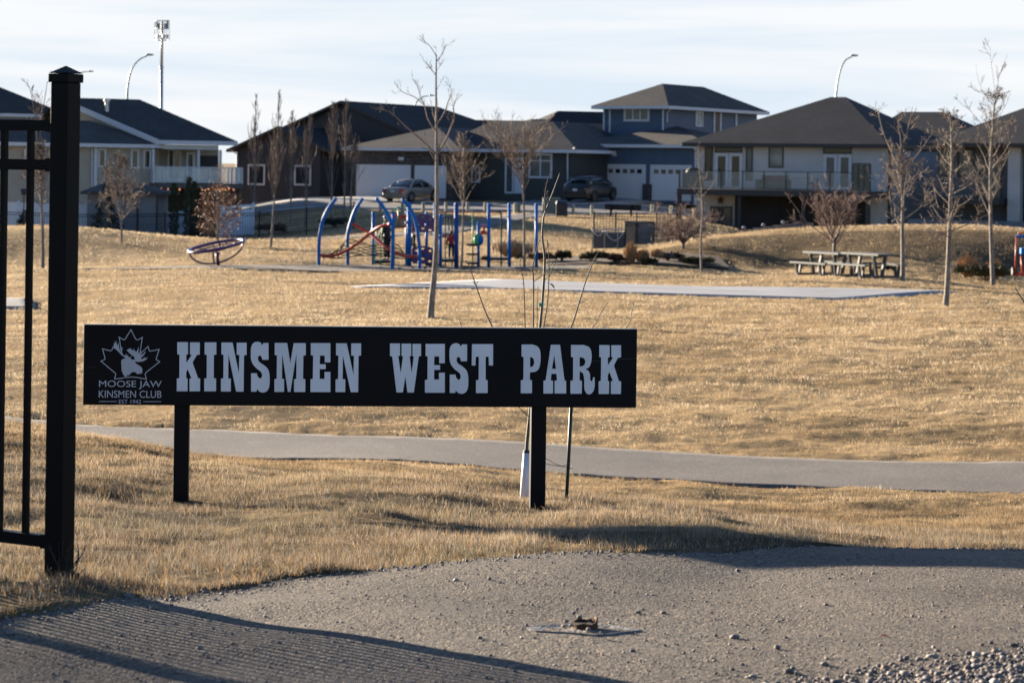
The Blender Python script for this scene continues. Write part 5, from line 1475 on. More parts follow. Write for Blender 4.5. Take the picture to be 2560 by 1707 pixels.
mb = MB(); pl.box(mb, u0, u1, -.86, -.803, zu_ - .26, zu_ - .004); mb.build('gutter', M_WHITE, hA)
mb = MB(); pl.box(mb, u0 + .3, u1 - 1.2, -.7, 2.4, zu_ - .55, zu_ - .27); mb.build('porch_beam', mat('cream_trim', (.42, .41, .37), .6, var=.05), hA)
mb = MB(); gp_ = [pl.w(u0 - .1, -.5, zu_ - .3), pl.w(r0 + 1, dr_ - .3, zu_ - .3), pl.w(r0 + .4, dr_ - .3, zrr - .4)]; mb.poly(gp_); mb.build('gable_wall', M_BEIGE, hA)
mb = MB(); mb.tube([pl.pt(267, 280, 4), pl.pt(267, 254, 4)], .13, 10); mb.tube([pl.pt(267, 254, 4), pl.pt(267, 247, 4)], .21, 10); mb.build('flue', mat('galvanised', (.35, .36, .38), .35, .8, var=.1), hA)
mb = MB(); pl.box(mb, pl.loc(234, 450)[0], pl.loc(242, 450)[0], -.06, -.003, zg, zl - .24); mb.build('corner_board', M_WHITE, hA)
downspout(pl, hA, 230, 368, 466, 0, M_WHITE, -1)
for r in ((245, 372, 265, 419), (327, 373, 347, 422), (358, 374, 377, 422)): window(pl, hA, r, 0, M_WHITE, 1, 1, .10)
window(pl, hA, (386, 374, 396, 418), 2.6, M_WHITE, 1, 1, .09); w = window(pl, hA, (418, 373, 452, 452), 2.6, M_WHITE, 2, 1, .10, name='patio_door')
window(pl, hA, (464, 380, 487, 456), 2.6, M_WHITE, 1, 1, .16, M_GLASS_G, 'deck_door')
window(pl, hA, (60, 372, 84, 400), 0, M_WHITE, 1, 1, .10, M_GLASS_G); window(pl, hA, (98, 372, 116, 388), 0, M_WHITE, 1, 1, .08, M_GLASS_G)
D0_ = -.9
zdk = pl.loc(490, 459, D0_)[1]; zrl = pl.loc(490, 417.5, D0_)[1]; q0, q1 = pl.loc(384, 440, D0_)[0], pl.loc(607, 440, D0_)[0]
mb = MB(); pl.box(mb, q0, q1, D0_, 2.58, zdk - .30, zdk); mb.build('deck', mat('deck_grey', (.07, .065, .06), .7, var=.2), hA)
mb = MB(); pl.box(mb, q0, q1, D0_ + .02, D0_ + .09, zrl - .06, zrl); pl.box(mb, q0, q1, D0_ + .02, D0_ + .08, zdk + .05, zdk + .11)
for px in (385, 409, 466, 523, 580, 594, 606): x = pl.loc(px, 440, D0_)[0]; pl.box(mb, x - .04, x + .04, D0_ + .015, D0_ + .095, zdk + .01, zrl - .061)
for dd in (D0_ + .6, D0_ + 1.3, 1.2, 2.0): pl.box(mb, q1 - .08, q1, dd, dd + .08, zdk + .01, zrl - .061)
pl.box(mb, q1 - .075, q1 - .005, D0_ + .1, 2.5, zrl - .058, zrl - .002)
rl = mb.build('deck_railing', M_WHITE, hA)
xs = [pl.loc(px, 440, D0_)[0] for px in (385, 409, 466, 523, 580, 606)]
for x0, x1 in zip(xs[:-1], xs[1:]): mb = MB(); pl.box(mb, x0 + .05, x1 - .05, D0_ + .045, D0_ + .06, zdk + .12, zrl - .07); mb.build('glass_panel', M_CLEAR, rl)
for px, m_ in ((382.5, M_WHITE), (496, M_WHITE), (551, M_WHITE)): x = pl.loc(px, 420, D0_ + .3)[0]; mb = MB(); pl.box(mb, x - .07, x + .07, D0_ + .25, D0_ + .4, zdk + .004, zu_ - .55); mb.build('porch_column', m_, hA)
mb = MB(); x0, x1 = pl.loc(499, 400, 2.5)[0], pl.loc(546, 400, 2.5)[0]; pl.box(mb, x0, x1, 2.5, 2.55, zdk + .9, zu_ - .9); mb.build('screen', mat('dark_screen', (.022, .020, .026), .7), hA)
mb = MB(); pl.box(mb, pl.loc(386, 490, 1.2)[0], pl.loc(605, 490, 1.2)[0], 1.8, 1.9, zg, zdk - .31); mb.build('under_deck_wall', mat('stained_boards', (.045, .022, .012), .7, var=.5, vscale=.8, stretch=(2, 2, .3)), hA)
for px in (392, 465, 538, 600): x = pl.loc(px, 490, D0_ + .4)[0]; mb = MB(); pl.box(mb, x - .09, x + .09, D0_ + .3, D0_ + .48, zg, zdk - .31); mb.build('deck_post', M_DARKT if px != 600 else M_WOOD, hA)
# string lights under the deck
M_BULB, _nt, _b = newmat('warm_bulb'); _b.inputs['Emission Color'].default_value = (1, .33, .10, 1); _b.inputs['Emission Strength'].default_value = .28; _b.inputs['Base Color'].default_value = (.8, .4, .2, 1)
sp_ = [(390, 466), (403, 472), (420, 474), (449, 474), (463, 475), (490, 473), (506, 475), (521, 473), (539, 472.5), (548, 474.5), (556, 473.5), (563, 475), (572, 472), (584, 475)]
q = pl.pt(480, 474, D0_ - .05); lt = thing('string_lights', 'string of small orange light bulbs under the white railed deck', 'string lights', q)
mb = MB(); mb.tube([pl.pt(x, y - 2.5, D0_ - .05) for x, y in sp_], .012, 4); mb.build('cable', M_BLACK2, lt)
for x, y in sp_[1:]: mb = MB(); mb.ell(pl.pt(x, y, D0_ - .05), (.045, .045, .06), 8, 6); mb.build('bulb', M_BULB, lt, True)

# ---- far left house
pl = Plane(60, 300, 158, 20); base = pl.w(0, 4, 0); base.z = g(base.x, base.y)
hL = thing('house', 'house with dark hip roof behind the fence at the left edge', 'house', base)
ze = pl.loc(60, 285, -.5)[1]; zg = gz(pl, 0, 0) - 1
walls(pl, hL, pl.loc(-260, 300)[0], pl.loc(100, 300)[0], 0, 11, zg, ze - .2, M_STUC_G)
RA, RB = pl.loc(-200, 170, 6)[0], pl.loc(-100, 176, 6)[0]
hip(pl, hL, pl.loc(-300, 285, -.6)[0], pl.loc(172, 284, -.6)[0], -.6, 12, ze, (RA, 6), (RB, 6), zat(178, pl.w(RB, 6, 0)), M_SHIN, M_WHITE)
window(pl, hL, (66, 288, 80, 318), 0, M_WHITE, 1, 1, .1, M_GLASS_C); window(pl, hL, (10, 300, 40, 330), 0, M_WHITE, 2, 1, .1)

# ---- driveways
M_DRIVE = mat('driveway_concrete', (.20, .20, .205), .9, var=.1, vscale=.8)
def drive(px0, px1, D0, D1, sh, lift=.07):
    L = []; Rr = []
    n = 8
    for k in range(n + 1):
        D = D0 + (D1 - D0) * k / n; s = sh * (D - D1)
        L.append((ray(px0, 500)[0] * D1 + s, D)); Rr.append((ray(px1, 500)[0] * D1 + s, D))
    return strip('driveway', L, Rr, M_DRIVE, lift, 2, 6)
drive(875, 1140, 149, 158, .5); drive(1440, 1745, 148.5, 160, .55)

# ---- street side
def street_lamp(label, pts, D, r0=.085):
    P_ = [W(x, y, D) for x, y in pts]
    b = P_[0].copy(); b.z = g(b.x, b.y)
    L = thing('street_lamp', label, 'street lamp', b, 'davit street lamps behind the houses')
    mb = MB(); sp = [Vector((P_[0].x, P_[0].y, b.z))] + spline(P_, 5)
    mb.tube(sp, list(np.linspace(r0 * 1.25, r0 * .55, len(sp))), 8); mb.build('pole', M_LAMP, L, True)
    h = P_[-1]; d = (P_[-1] - P_[-2]).normalized()
    mb = MB(); mb.ell(h + d * .22, (.36, .16, .09), 10, 6); mb.ell(h + d * .12 + Vector((0, 0, .09)), (.1, .1, .07), 8, 5); mb.build('lamp_head', M_LAMP, L, True)
M_LAMP = mat('green_grey_lamp', (.16, .24, .24), .45, .4, var=.08)
street_lamp('tall curved street lamp rising behind the beige house on the left', [(318, 300), (318, 249), (320, 212), (329, 174), (348, 150), (368, 140.5)], 185)
street_lamp('curved street lamp above the ridge of the pale stucco house', [(2088, 280), (2090, 240), (2094, 206), (2101, 176), (2113, 152), (2130, 142.5)], 190)
street_lamp('curved street lamp tip just right of the black fence post', [(182, 300), (182, 230), (186, 200), (192, 188), (206, 181), (222, 179.5)], 262)
street_lamp('small distant street lamp behind the thin tree over the brown roof', [(1034, 330), (1035, 275), (1042, 255), (1057, 243), (1074, 240)], 262)
# cell tower
tb_ = W(404, 300, 350); tb_.z = g(tb_.x, tb_.y)
M_TOW = mat('galvanised_tower', (.33, .36, .38), .5, .3, var=.1)
tw = thing('cell_tower', 'grey monopole cell tower with a cage of antennas on top', 'cell tower', tb_)
mb = MB(); top = W(405.5, 56, 350); mb.tube([tb_, W(403.8, 168, 350)], [.30, .27], 10); mb.tube([W(403.8, 168, 350), top], [.235, .19], 10); mb.tube([W(403.8, 170, 350), W(403.8, 166, 350)], .33, 10); mb.build('pole', M_TOW, tw, True)
mb = MB(); 
for y in (53, 72, 91, 101.5):
    c = W(405, y, 350); rr2 = 1.12
    for k in range(6): t0, t1 = 2 * PI * k / 6, 2 * PI * (k + 1) / 6; mb.beam(c + Vector((math.cos(t0) * rr2, math.sin(t0) * rr2, 0)), c + Vector((math.cos(t1) * rr2, math.sin(t1) * rr2, 0)), .07, .07)
for k in range(6): t0 = 2 * PI * k / 6; o_ = Vector((math.cos(t0) * 1.12, math.sin(t0) * 1.12, 0)); mb.beam(W(405, 50, 350) + o_, W(405, 102, 350) + o_, .07, .07)
mb.build('cage', M_TOW, tw)
for k in range(12):
    t0 = 2 * PI * k / 12 + .2; c = W(405, 62 if k % 2 else 66, 350) + Vector((math.cos(t0) * (.95 if k % 3 else .6), math.sin(t0) * .9, 0)); mb = MB(); mb.cbox(c, (.28, .16, 1.35 if k % 2 else .8), t0); mb.build('antenna', mat('antenna_grey', (.22, .25, .27), .6), tw)
for k in range(5):
    t0 = 2 * PI * k / 5; c = W(405, 92, 350) + Vector((math.cos(t0) * .8, math.sin(t0) * .8, 0)); mb = MB(); mb.cbox(c, (.3, .2, .6), t0); mb.build('radio_unit', M_TOW, tw)
mb = MB(); mb.tube([top, W(405.5, 38, 350)], .03, 5); mb.build('lightning_rod', M_TOW, tw)
# ------------------------------------------------------------------ parked cars
M_TYRE = mat('tyre', (.012, .012, .012), .9); M_RIM = mat('alloy', (.30, .31, .33), .35, .8); M_TAIL = mat('tail_light_red', (.30, .012, .018), .2, coat=.5); M_PLATE = mat('plate_white', (.5, .52, .55), .5)
M_CGLASS = mat('car_glass', (.010, .018, .022), .05, spec=.8); M_CHROME = mat('chrome', (.6, .6, .6), .12, 1.0, var=0)
def car(label, pos, heading, body, L, Wd, H, belt, suv, pitch=0.0):
    """x forward, y left; heading measured from +X; origin on the ground at the middle"""
    root = thing('parked_car', label, 'car', pos)
    Rm = Matrix.Translation(pos) @ Matrix.Rotation(heading, 4, 'Z') @ Matrix.Rotation(-pitch, 4, 'Y')
    T = lambda x, y, z: Rm @ Vector((x - L / 2, y, z))
    w = Wd / 2
    def ring(x, hw, zl, zb, cr):
        pts = [(-hw * .86, zl), (-hw * .97, zl + .10), (-hw, zl + (zb - zl) * .45), (-hw * .985, zb - .14), (-hw * .93, zb - .03), (-hw * .6, zb + cr * .7), (0, zb + cr), (hw * .6, zb + cr * .7), (hw * .93, zb - .03), (hw * .985, zb - .14), (hw, zl + (zb - zl) * .45), (hw * .97, zl + .10), (hw * .86, zl)]
        return [T(x, y, z) for y, z in pts]
    st = [(0.0, w * .80, .42, belt - .16, .0), (.05, w * .90, .30, belt - .06, .01), (.18, w * .965, .22, belt, .02), (.6, w, .20, belt + .01, .03), (L * .35, w, .19, belt + .005, .03), (L * .6, w, .19, belt - .02, .03), (L * .74, w * .985, .20, belt - .06, .04), (L * .9, w * .93, .22, belt - .13, .04), (L * .965, w * .84, .26, belt - .22, .03), (L, w * .66, .40, belt - .36, .0)]
    mb = MB(); mb.loft([ring(*s) for s in st]); bd = mb.build('body', body, root, True, bevel=0)
    # glasshouse
    if suv: gs = [(.10, .02), (.42, .30), (.75, .46), (1.3, .545), (2.2, .57), (2.9, .52), (3.35, .36), (3.75, .16), (L * .80, .0)]
    else: gs = [(.78, .0), (1.05, .16), (1.5, .36), (1.85, .445), (2.4, .475), (2.85, .44), (3.2, .31), (3.55, .13), (L * .79, .0)]
    top = H - belt; mx_ = max(z for _, z in gs)
    def gring(x, z, k=1.0, lift=0.0):
        z = z / mx_ * top; hb = w * .90 * k; ht = hb - .22 * z / top * 1.0
        return [T(x, -hb, belt - .03), T(x, -ht - .02, belt + z * .8), T(x, -ht * .80, belt + z * .985 + lift), T(x, 0, belt + z + .015 + lift), T(x, ht * .80, belt + z * .985 + lift), T(x, ht + .02, belt + z * .8), T(x, hb, belt - .03)]
    mb = MB(); mb.loft([gring(x, z) for x, z in gs]); mb.build('windows', M_CGLASS, root, True)
    hi = [(x, z) for x, z in gs if z > mx_ * .60]
    def rring(x, z):
        z = z / mx_ * top; hb = w * .90; ht = hb - .22 * z / top
        o = [T(x, y, zz) for y, zz in ((-ht - .025, belt + z * .80), (-ht * .80, belt + z * .985 + .018), (0, belt + z + .036), (ht * .80, belt + z * .985 + .018), (ht + .025, belt + z * .80))]
        return o + [T(x, ht * .6, belt + z * .93), T(x, -ht * .6, belt + z * .93)]
    mb = MB(); mb.loft([rring(x, z) for x, z in hi])
    # pillars
    def pillar(x0, z0, x1, z1, sgn, wd=.06):
        hb = w * .90; z1_ = z1 / mx_ * top; ht = hb - .22 * z1_ / top
        mb.beam(T(x0, sgn * (hb + .008), belt - .02 + z0), T(x1, sgn * (ht + .028), belt + z1_ * .82), .025, wd)
    for s in (-1, 1):
        pillar(gs[0][0] + .12, 0, hi[0][0], hi[0][1], s, .16); pillar(L * .53, 0, L * .50, hi[-1][1], s, .09); pillar(gs[-1][0] - .06, 0, hi[-1][0], hi[-1][1], s, .07)
    if suv:
        mb.hexa([T(.18, -w * .62, H - .17), T(.62, -w * .66, H - .09), T(.62, w * .66, H - .09), T(.18, w * .62, H - .17), T(.18, -w * .62, H - .13), T(.62, -w * .66, H - .045), T(.62, w * .66, H - .045), T(.18, w * .62, H - .13)])
    mb.build('roof', body, root, True)
    rw = .36 if suv else .325
    for x in (L * .195, L * .79):
        for s in (-1, 1):
            mb = MB(); mb.tube([T(x, s * (w - .20), rw), T(x, s * (w - .19), rw), T(x, s * (w - .01), rw), T(x, s * (w + .006), rw)], [rw * .9, rw, rw, rw * .93], 20); wh = mb.build('wheel', M_TYRE, root, False)
            mb = MB(); mb.tube([T(x, s * (w + .001), rw), T(x, s * (w + .016), rw)], [rw * .66, rw * .60], 16); mb.build('rim', M_RIM if not suv else M_FURN, wh)
            mb = MB(); pts = [T(x + math.cos(t) * rw * 1.16, s * (w + .003), rw + math.sin(t) * rw * 1.16) for t in np.linspace(-.15, PI + .15, 17)]
            mb.tube(pts, .035, 6); mb.build('wheel_arch', M_TYRE, root, True)
    for s in (-1, 1):
        mb = MB()
        if suv: mb.hexa([T(-.0, s * w * .45, belt - .24), T(.0, s * w * .80, belt - .24), T(.22, s * w * .985, belt - .24), T(.2, s * w * .5, belt - .24), T(.02, s * w * .45, belt - .13), T(.02, s * w * .80, belt - .12), T(.25, s * w * .985, belt - .11), T(.2, s * w * .5, belt - .12)])
        else: mb.hexa([T(-.008, s * w * .56, belt - .33), T(.0, s * w * .86, belt - .33), T(.16, s * w * .985, belt - .33), T(.1, s * w * .6, belt - .33), T(.0, s * w * .58, belt - .06), T(.02, s * w * .88, belt - .06), T(.2, s * w * .99, belt - .06), T(.12, s * w * .6, belt - .06)])
        mb.build('tail_light', M_TAIL, root)
        mb = MB(); mb.ell(T(L * .64, s * (w + .08), belt + .08), (.10, .10, .07), 8, 6); mb.build('mirror', body, root, True)
        mb = MB()
        for x0 in (L * .30, L * .53, L * .70): mb.beam(T(x0, s * (w + .001), .36), T(x0, s * (w * .99), belt - .06), .012, .008)
        mb.build('door_seam', M_TYRE, root)
    mb = MB(); z0 = belt - .30; mb.hexa([T(-.02, -.16, z0), T(-.02, .16, z0), T(.1, .16, z0), T(.1, -.16, z0), T(-.02, -.16, z0 + .15), T(-.02, .16, z0 + .15), T(.1, .16, z0 + .15), T(.1, -.16, z0 + .15)]); mb.build('number_plate', M_PLATE, root)
    mb = MB(); mb.loft([[T(-.05, y * w * .9, z) for y, z in ((-1, .32), (-1, .52), (1, .52), (1, .32))], [T(.25, y * w * .99, z) for y, z in ((-1, .27), (-1, .55), (1, .55), (1, .27))]]); mb.build('rear_bumper', body, root)
    return root
pc = W(1030, 502, 151.5); pc.z = max(g(pc.x, pc.y), g(pc.x, pc.y - 2)) + .10
hd_ = math.radians(90 - 30)
car('beige sedan parked nose to the white garage doors of the grey house', pc, hd_, mat('beige_car_paint', (.21, .18, .145), .35, .3, var=.03, coat=.6), 4.75, 1.80, 1.47, .96, False, .03)
ps_ = W(1478, 508, 150.5); ps_.z = g(ps_.x, ps_.y) + .10
car('black sport utility car parked in front of the slate blue garage', ps_, math.radians(90 - 28), mat('black_car_paint', (.003, .0035, .005), .35, .0, var=.0, coat=.1), 4.85, 1.94, 1.66, 1.04, True, .03)

# ------------------------------------------------------------------ street furniture beyond the lawn
M_POSTW = mat('weathered_post', (.30, .28, .22), .9, var=.25, vscale=8, stretch=(1, 1, .3))
proto = None
for px, top in ((830, 517), (896, 518), (951, 518), (1006, 517), (1058, 518), (1115, 519), (1169, 519), (1213, 520), (1289, 521), (1359, 521), (1433, 516), (1480, 520), (1630, 524), (1677, 526), (1735, 529)):
    D = 136.5; p = gp(px, 535, D)
    if proto is None:
        proto = thing('bollard', 'short weathered wooden post in the row along the road', 'bollard', p, 'wooden bollards along the road')
        mb = MB(); mb.tube([p - Vector((0, 0, .2)), p + Vector((0, 0, .58)), p + Vector((0, 0, .62))], [.10, .10, .08], 10); mb.build('post', M_POSTW, proto)
        mb = MB(); mb.tube([p + Vector((0, 0, .45)), p + Vector((0, 0, .49))], .103, 10); mb.build('reflector_band', mat('band', (.2, .2, .17), .7), proto)
    else:
        c = copy_tree(proto); c.location = p; c.rotation_euler.z = px
# litter bin
p = gp(1404, 540, 131); bn = thing('litter_bin', 'brown slatted litter bin with a black hood beside the park path', 'litter bin', p)
mb = MB(); bwid = .62
for k in range(9):
    for s in (-1, 1):
        mb.box(p.x - bwid / 2 + bwid * k / 9, p.x - bwid / 2 + bwid * (k + .85) / 9, p.y + s * bwid / 2 - .015, p.y + s * bwid / 2 + .015, p.z + .1, p.z + .74)
        mb.box(p.x + s * bwid / 2 - .015, p.x + s * bwid / 2 + .015, p.y - bwid / 2 + bwid * k / 9 + .02, p.y - bwid / 2 + bwid * (k + .85) / 9, p.z + .1, p.z + .74)
mb.build('slats', mat('brown_slats', (.045, .038, .036), .7), bn)
mb = MB(); mb.box(p.x - .28, p.x + .28, p.y - .28, p.y + .28, p.z + .08, p.z + .72); mb.build('liner', M_FURN, bn)
mb = MB(); h = .36; mb.hexa([(p.x - h, p.y - h, p.z + .75), (p.x + h, p.y - h, p.z + .75), (p.x + h, p.y + h, p.z + .75), (p.x - h, p.y + h, p.z + .75), (p.x - .3, p.y - .3, p.z + .97), (p.x + .18, p.y - .3, p.z + .92), (p.x + .18, p.y + .3, p.z + .92), (p.x - .3, p.y + .3, p.z + .97)]); mb.build('hood', mat('bin_hood', (.012, .016, .03), .4), bn, bevel=.04)
for sx_ in (-.27, .27):
    for sy_ in (-.27, .27): mb = MB(); mb.cbox((p.x + sx_, p.y + sy_, p.z + .03), (.06, .06, .14)); mb.build('leg', M_FURN, bn)
# utility boxes
M_UTIL = mat('green_utility', (.10, .125, .115), .5, var=.08)
for px, D, s, lab in ((1378, 137.6, (1.05, .8, .95), 'large green utility box at the roadside behind the litter bin'), (1292, 137.6, (.45, .45, .5), 'small green utility box left of the litter bin by the road')):
    p = gp(px, 530, D); ub = thing('utility_box', lab, 'utility box', p)
    mb = MB(); mb.cbox((p.x, p.y, p.z + s[2] / 2 - .05), s); mb.build('cabinet', M_UTIL, ub, bevel=.03)
    mb = MB(); mb.cbox((p.x, p.y, p.z + s[2] - .03), (s[0] * 1.06, s[1] * 1.06, .06), taper=.9); mb.build('lid', M_UTIL, ub)
# back of another park sign
pl = Plane(1512, 520, 134, -40); q = pl.w(1.4, 0, 0); q.z = g(q.x, q.y)
sb_ = thing('park_sign', 'back of a second long black sign standing by the road near the blue house', 'sign', q)
x1 = pl.loc(1602, 520)[0]; mb = MB(); pl.box(mb, 0, x1, 0, .05, pl.loc(1555, 526)[1], pl.loc(1555, 511)[1]); mb.build('panel', M_BLACK2, sb_)
for px in (1529, 1579): x = pl.loc(px, 535)[0]; mb = MB(); pl.box(mb, x - .05, x + .05, -.11, -.004, q.z - .4, pl.loc(1555, 513)[1]); mb.build('post', M_BLACK2, sb_)

# ------------------------------------------------------------------ left gardens
def pick_fence(name, label, cat, pts, ztop, zbot, m, step=.13, bay=2.4, rails=(.12, .95), group=None, pw=.018):
    A, B = Vector(pts[0]), Vector(pts[1]); L = (B - A).length; n = max(1, round(L / bay))
    o = A.copy(); o.z = g(o.x, o.y)
    f = thing(name, label, cat, o, group)
    H = ztop
    for k in range(n + 1):
        p = A.lerp(B, k / n); z = g(p.x, p.y); mb = MB(); mb.cbox((p.x, p.y, z + H / 2 - .05), (.075, .075, H + .14)); mb.build('post', m, f)
        if k == n: break
        p2 = A.lerp(B, (k + 1) / n); z2 = g(p2.x, p2.y); mb = MB()
        for r in rails + (.86,): mb.beam((p.x, p.y, z + H * r), (p2.x, p2.y, z2 + H * r), .035, .035)
        q = int(bay / step)
        for j in range(1, q):
            c = p.lerp(p2, j / q); zc2 = z + (z2 - z) * j / q; mb.cbox((c.x, c.y, zc2 + H * .5 + .02), (pw, pw, H * .92))
        mb.build('panel', m, f)
    return f
def gv(px, D): a = ray(px, 590)[0]; return (a * D, D, 0)
pick_fence('iron_fence', 'long black iron garden fence below the beige and brown houses', 'fence', (gv(-60, 123), gv(884, 123)), 1.42, 0, M_BLACK2, .12, 2.45)
def vinyl(px0, px1, D0, D1, H, label):
    A, B = Vector(gv(px0, D0)), Vector(gv(px1, D1)); z = g(A.x, A.y); o = A.copy(); o.z = z
    f = thing('vinyl_fence', label, 'fence', o); n = max(1, round((B - A).length / 2.0))
    for k in range(n + 1):
        p = A.lerp(B, k / n); zz = g(p.x, p.y); mb = MB(); mb.cbox((p.x, p.y, zz + H / 2), (.13, .13, H + .12)); mb.cbox((p.x, p.y, zz + H + .09), (.16, .16, .05), taper=.3); mb.build('post', M_VINYL, f)
        if k < n:
            p2 = A.lerp(B, (k + 1) / n); z2 = g(p2.x, p2.y); mb = MB(); mb.beam((p.x, p.y, zz + H - .06), (p2.x, p2.y, z2 + H - .06), .06, .14); mb.beam((p.x, p.y, zz + .1), (p2.x, p2.y, z2 + .1), .06, .14)
            q = 12
            for j in range(q):
                c0, c1 = p.lerp(p2, (j + .03) / q), p.lerp(p2, (j + .97) / q); mb.beam((c0.x, c0.y, zz + H * .5), (c1.x, c1.y, zz + H * .5), .03, H - .3)
            mb.build('panel', M_VINYL, f)
vinyl(550, 632, 125, 126, 1.72, 'white vinyl fence panel right of the brown leaved oak')
vinyl(-40, 214, 128, 128, 1.98, 'white vinyl fence behind the black fence at the far left')
vinyl(395, 470, 131, 131, 1.55, 'white vinyl fence behind the two cedars under the deck')
# shed
pl = Plane(344, 590, 126, 0); q = pl.w(-1, 1.5, 0); q.z = g(q.x, q.y)
sh = thing('garden_shed', 'grey garden shed with brown hip roof behind the black fence', 'shed', q)
a0, a1 = pl.loc(218, 530)[0], pl.loc(395, 530)[0]; ze = pl.loc(330, 481)[1]
walls(pl, sh, a0, a1, 0, 3.6, q.z - .5, ze - .12, M_SHED)
r_ = pl.loc(336, 458, 1.8)[0]; hip(pl, sh, pl.loc(200, 481, -.4)[0], pl.loc(420, 483, -.4)[0], -.4, 4, ze, (pl.loc(262, 458, 1.8)[0], 1.8), (r_, 1.8), zat(457, pl.w(r_, 1.8, 0)), M_SHIN_B, M_DARKT, .14)
for px in (276, 344, 393): x = pl.loc(px, 530)[0]; mb = MB(); pl.box(mb, x - .06, x + .06, -.05, -.003, q.z - .4, ze - .16); mb.build('corner_board', M_DARKT, sh)
window(pl, sh, (284, 497, 296, 514), 0, M_WHITE, 1, 1, .06, M_GLASS_C)
# bird feeder and post
p = gp(59, 560, 127); bf = thing('bird_feeder', 'small dark bird feeder on a pole behind the fence pickets at left', 'bird feeder', p)
zt_ = W(59, 488, 127).z; mb = MB(); mb.tube([p, (p.x, p.y, zt_)], .03, 6); mb.build('pole', M_BLACK2, bf)
mb = MB(); mb.cbox((p.x, p.y, zt_ + .12), (.26, .26, .24)); mb.cbox((p.x, p.y, zt_ + .31), (.5, .5, .13), taper=.2); mb.build('house_box', M_DARKT, bf)

# ------------------------------------------------------------------ picket enclosure with garland on the right
M_PANELG = mat('grey_privacy_panel', (.075, .073, .073), .8, var=.12, vscale=4); M_LIGHTG = mat('pale_metal_tube', (.34, .33, .34), .5)
pl = Plane(1481, 627, 97.5, 4); q = pl.w(.7, 0, 0); q.z = g(q.x, q.y)
pv = thing('privacy_panel', 'dark grey privacy panel with pale rails at the corner of the enclosure', 'privacy panel', q)
x1 = pl.loc(1562, 600)[0]; zt_ = pl.loc(1520, 572)[1]; mb = MB(); pl.box(mb, .03, x1, 0, .03, q.z + .04, zt_ - .16); mb.build('screen', M_PANELG, pv)
mb = MB(); pl.box(mb, 0, x1, -.03, -.002, zt_ - .04, zt_); pl.box(mb, 0, x1, -.03, -.002, zt_ - .17, zt_ - .13); mb.build('rail', M_LIGHTG, pv)
for px in (1481, 1511, 1544, 1561): x = pl.loc(px, 600)[0]; mb = MB(); pl.box(mb, x - .02, x + .02, -.045, -.032, q.z - .1, zt_ + (.06 if px in (1511, 1544) else 0)); mb.build('post', M_LIGHTG if px in (1511, 1544) else M_STAKE, pv)
gpts = [(1481, 574), (1487, 583), (1494, 589), (1502, 586), (1510, 575), (1516, 583), (1524, 595), (1535, 601), (1545, 598), (1553, 590), (1560, 578)]
ga = spline([pl.pt(x, y, -.075) for x, y in gpts], 5); mb = MB(); rr_ = random.Random(9)
mb.tube(ga, .012, 5)
for p_ in ga:
    for _ in range(2): mb.ell(p_ + Vector((rr_.uniform(-.02, .02), rr_.uniform(-.02, 0), rr_.uniform(-.02, .02))), rr_.uniform(.014, .026), 6, 4)
o = mb.build('garland', mat('silver_garland', (.50, .48, .50), .3, .3, var=.2, vscale=40), None, True, origin=ga[0]); tag(o, 'silvery garland draped in two swags over the grey privacy panel', 'garland')
pick_fence('iron_fence', 'low black iron fence with close pickets behind the ornamental grasses', 'fence', (W(1563, 620, 99).xy.to_3d(), W(1668, 618, 106).xy.to_3d()), 1.02, 0, M_BLACK2, .11, 2.2)
pick_fence('iron_fence', 'black iron fence running back from the grey privacy panel', 'fence', (W(1484, 620, 108).xy.to_3d(), W(1690, 600, 116).xy.to_3d()), 1.5, 0, M_BLACK2, .3, 2.1)
pt_ = gp(1640, 610, 108); bt = thing('garden_table', 'dark garden bench table inside the black iron fence', 'table', pt_)
mb = MB(); mb.cbox((pt_.x, pt_.y, pt_.z + .74), (1.5, .7, .09)); mb.build('tabletop', M_FURN, bt); mb = MB(); mb.cbox((pt_.x, pt_.y - .6, pt_.z + .42), (1.5, .25, .06)); mb.build('seat', M_FURN, bt)
for s in (-.6, .6): mb = MB(); mb.cbox((pt_.x + s, pt_.y, pt_.z + .33), (.1, .6, .72)); mb.build('leg', M_POSTW, bt)
pt_ = gp(1597, 618, 101); mb = MB(); mb.cbox((pt_.x, pt_.y, pt_.z + .55), (1.3, .05, 1.0)); mb.cbox((pt_.x, pt_.y - .04, pt_.z + 1.07), (1.36, .1, .05)); o = mb.build('grey_screen', mat('grey_board', (.10, .10, .105), .8, var=.3, vscale=3), None, origin=pt_); tag(o, 'weathered grey board screen behind the tan ornamental grass', 'screen')
# ------------------------------------------------------------------ bare trees
M_BARK = mat('grey_bark', (.17, .145, .125), .9, var=.35, vscale=6, stretch=(3, 3, .6), bump=.5, bscale=20)
M_BARKP = mat('pale_bark', (.19, .165, .14), .9, var=.35, vscale=6, stretch=(2, 2, 1), bump=.3, bscale=20)
M_TWIGB = mat('brown_twigs', (.165, .128, .105), .9, var=.3, vscale=3)
M_TWIGR = mat('red_brown_twigs', (.17, .115, .095), .9, var=.3, vscale=3)
M_TWIGP = mat('grey_twigs', (.18, .145, .12), .9, var=.3, vscale=3)

def rdir(rng, base, ang, az=None):
    base = base.normalized(); az = rng.uniform(0, 2 * PI) if az is None else az
    s = base.cross(Vector((0, 0, 1)) if abs(base.z) < .95 else Vector((1, 0, 0))).normalized(); t = base.cross(s)
    return (base * math.cos(ang) + (s * math.cos(az) + t * math.sin(az)) * math.sin(ang)).normalized()

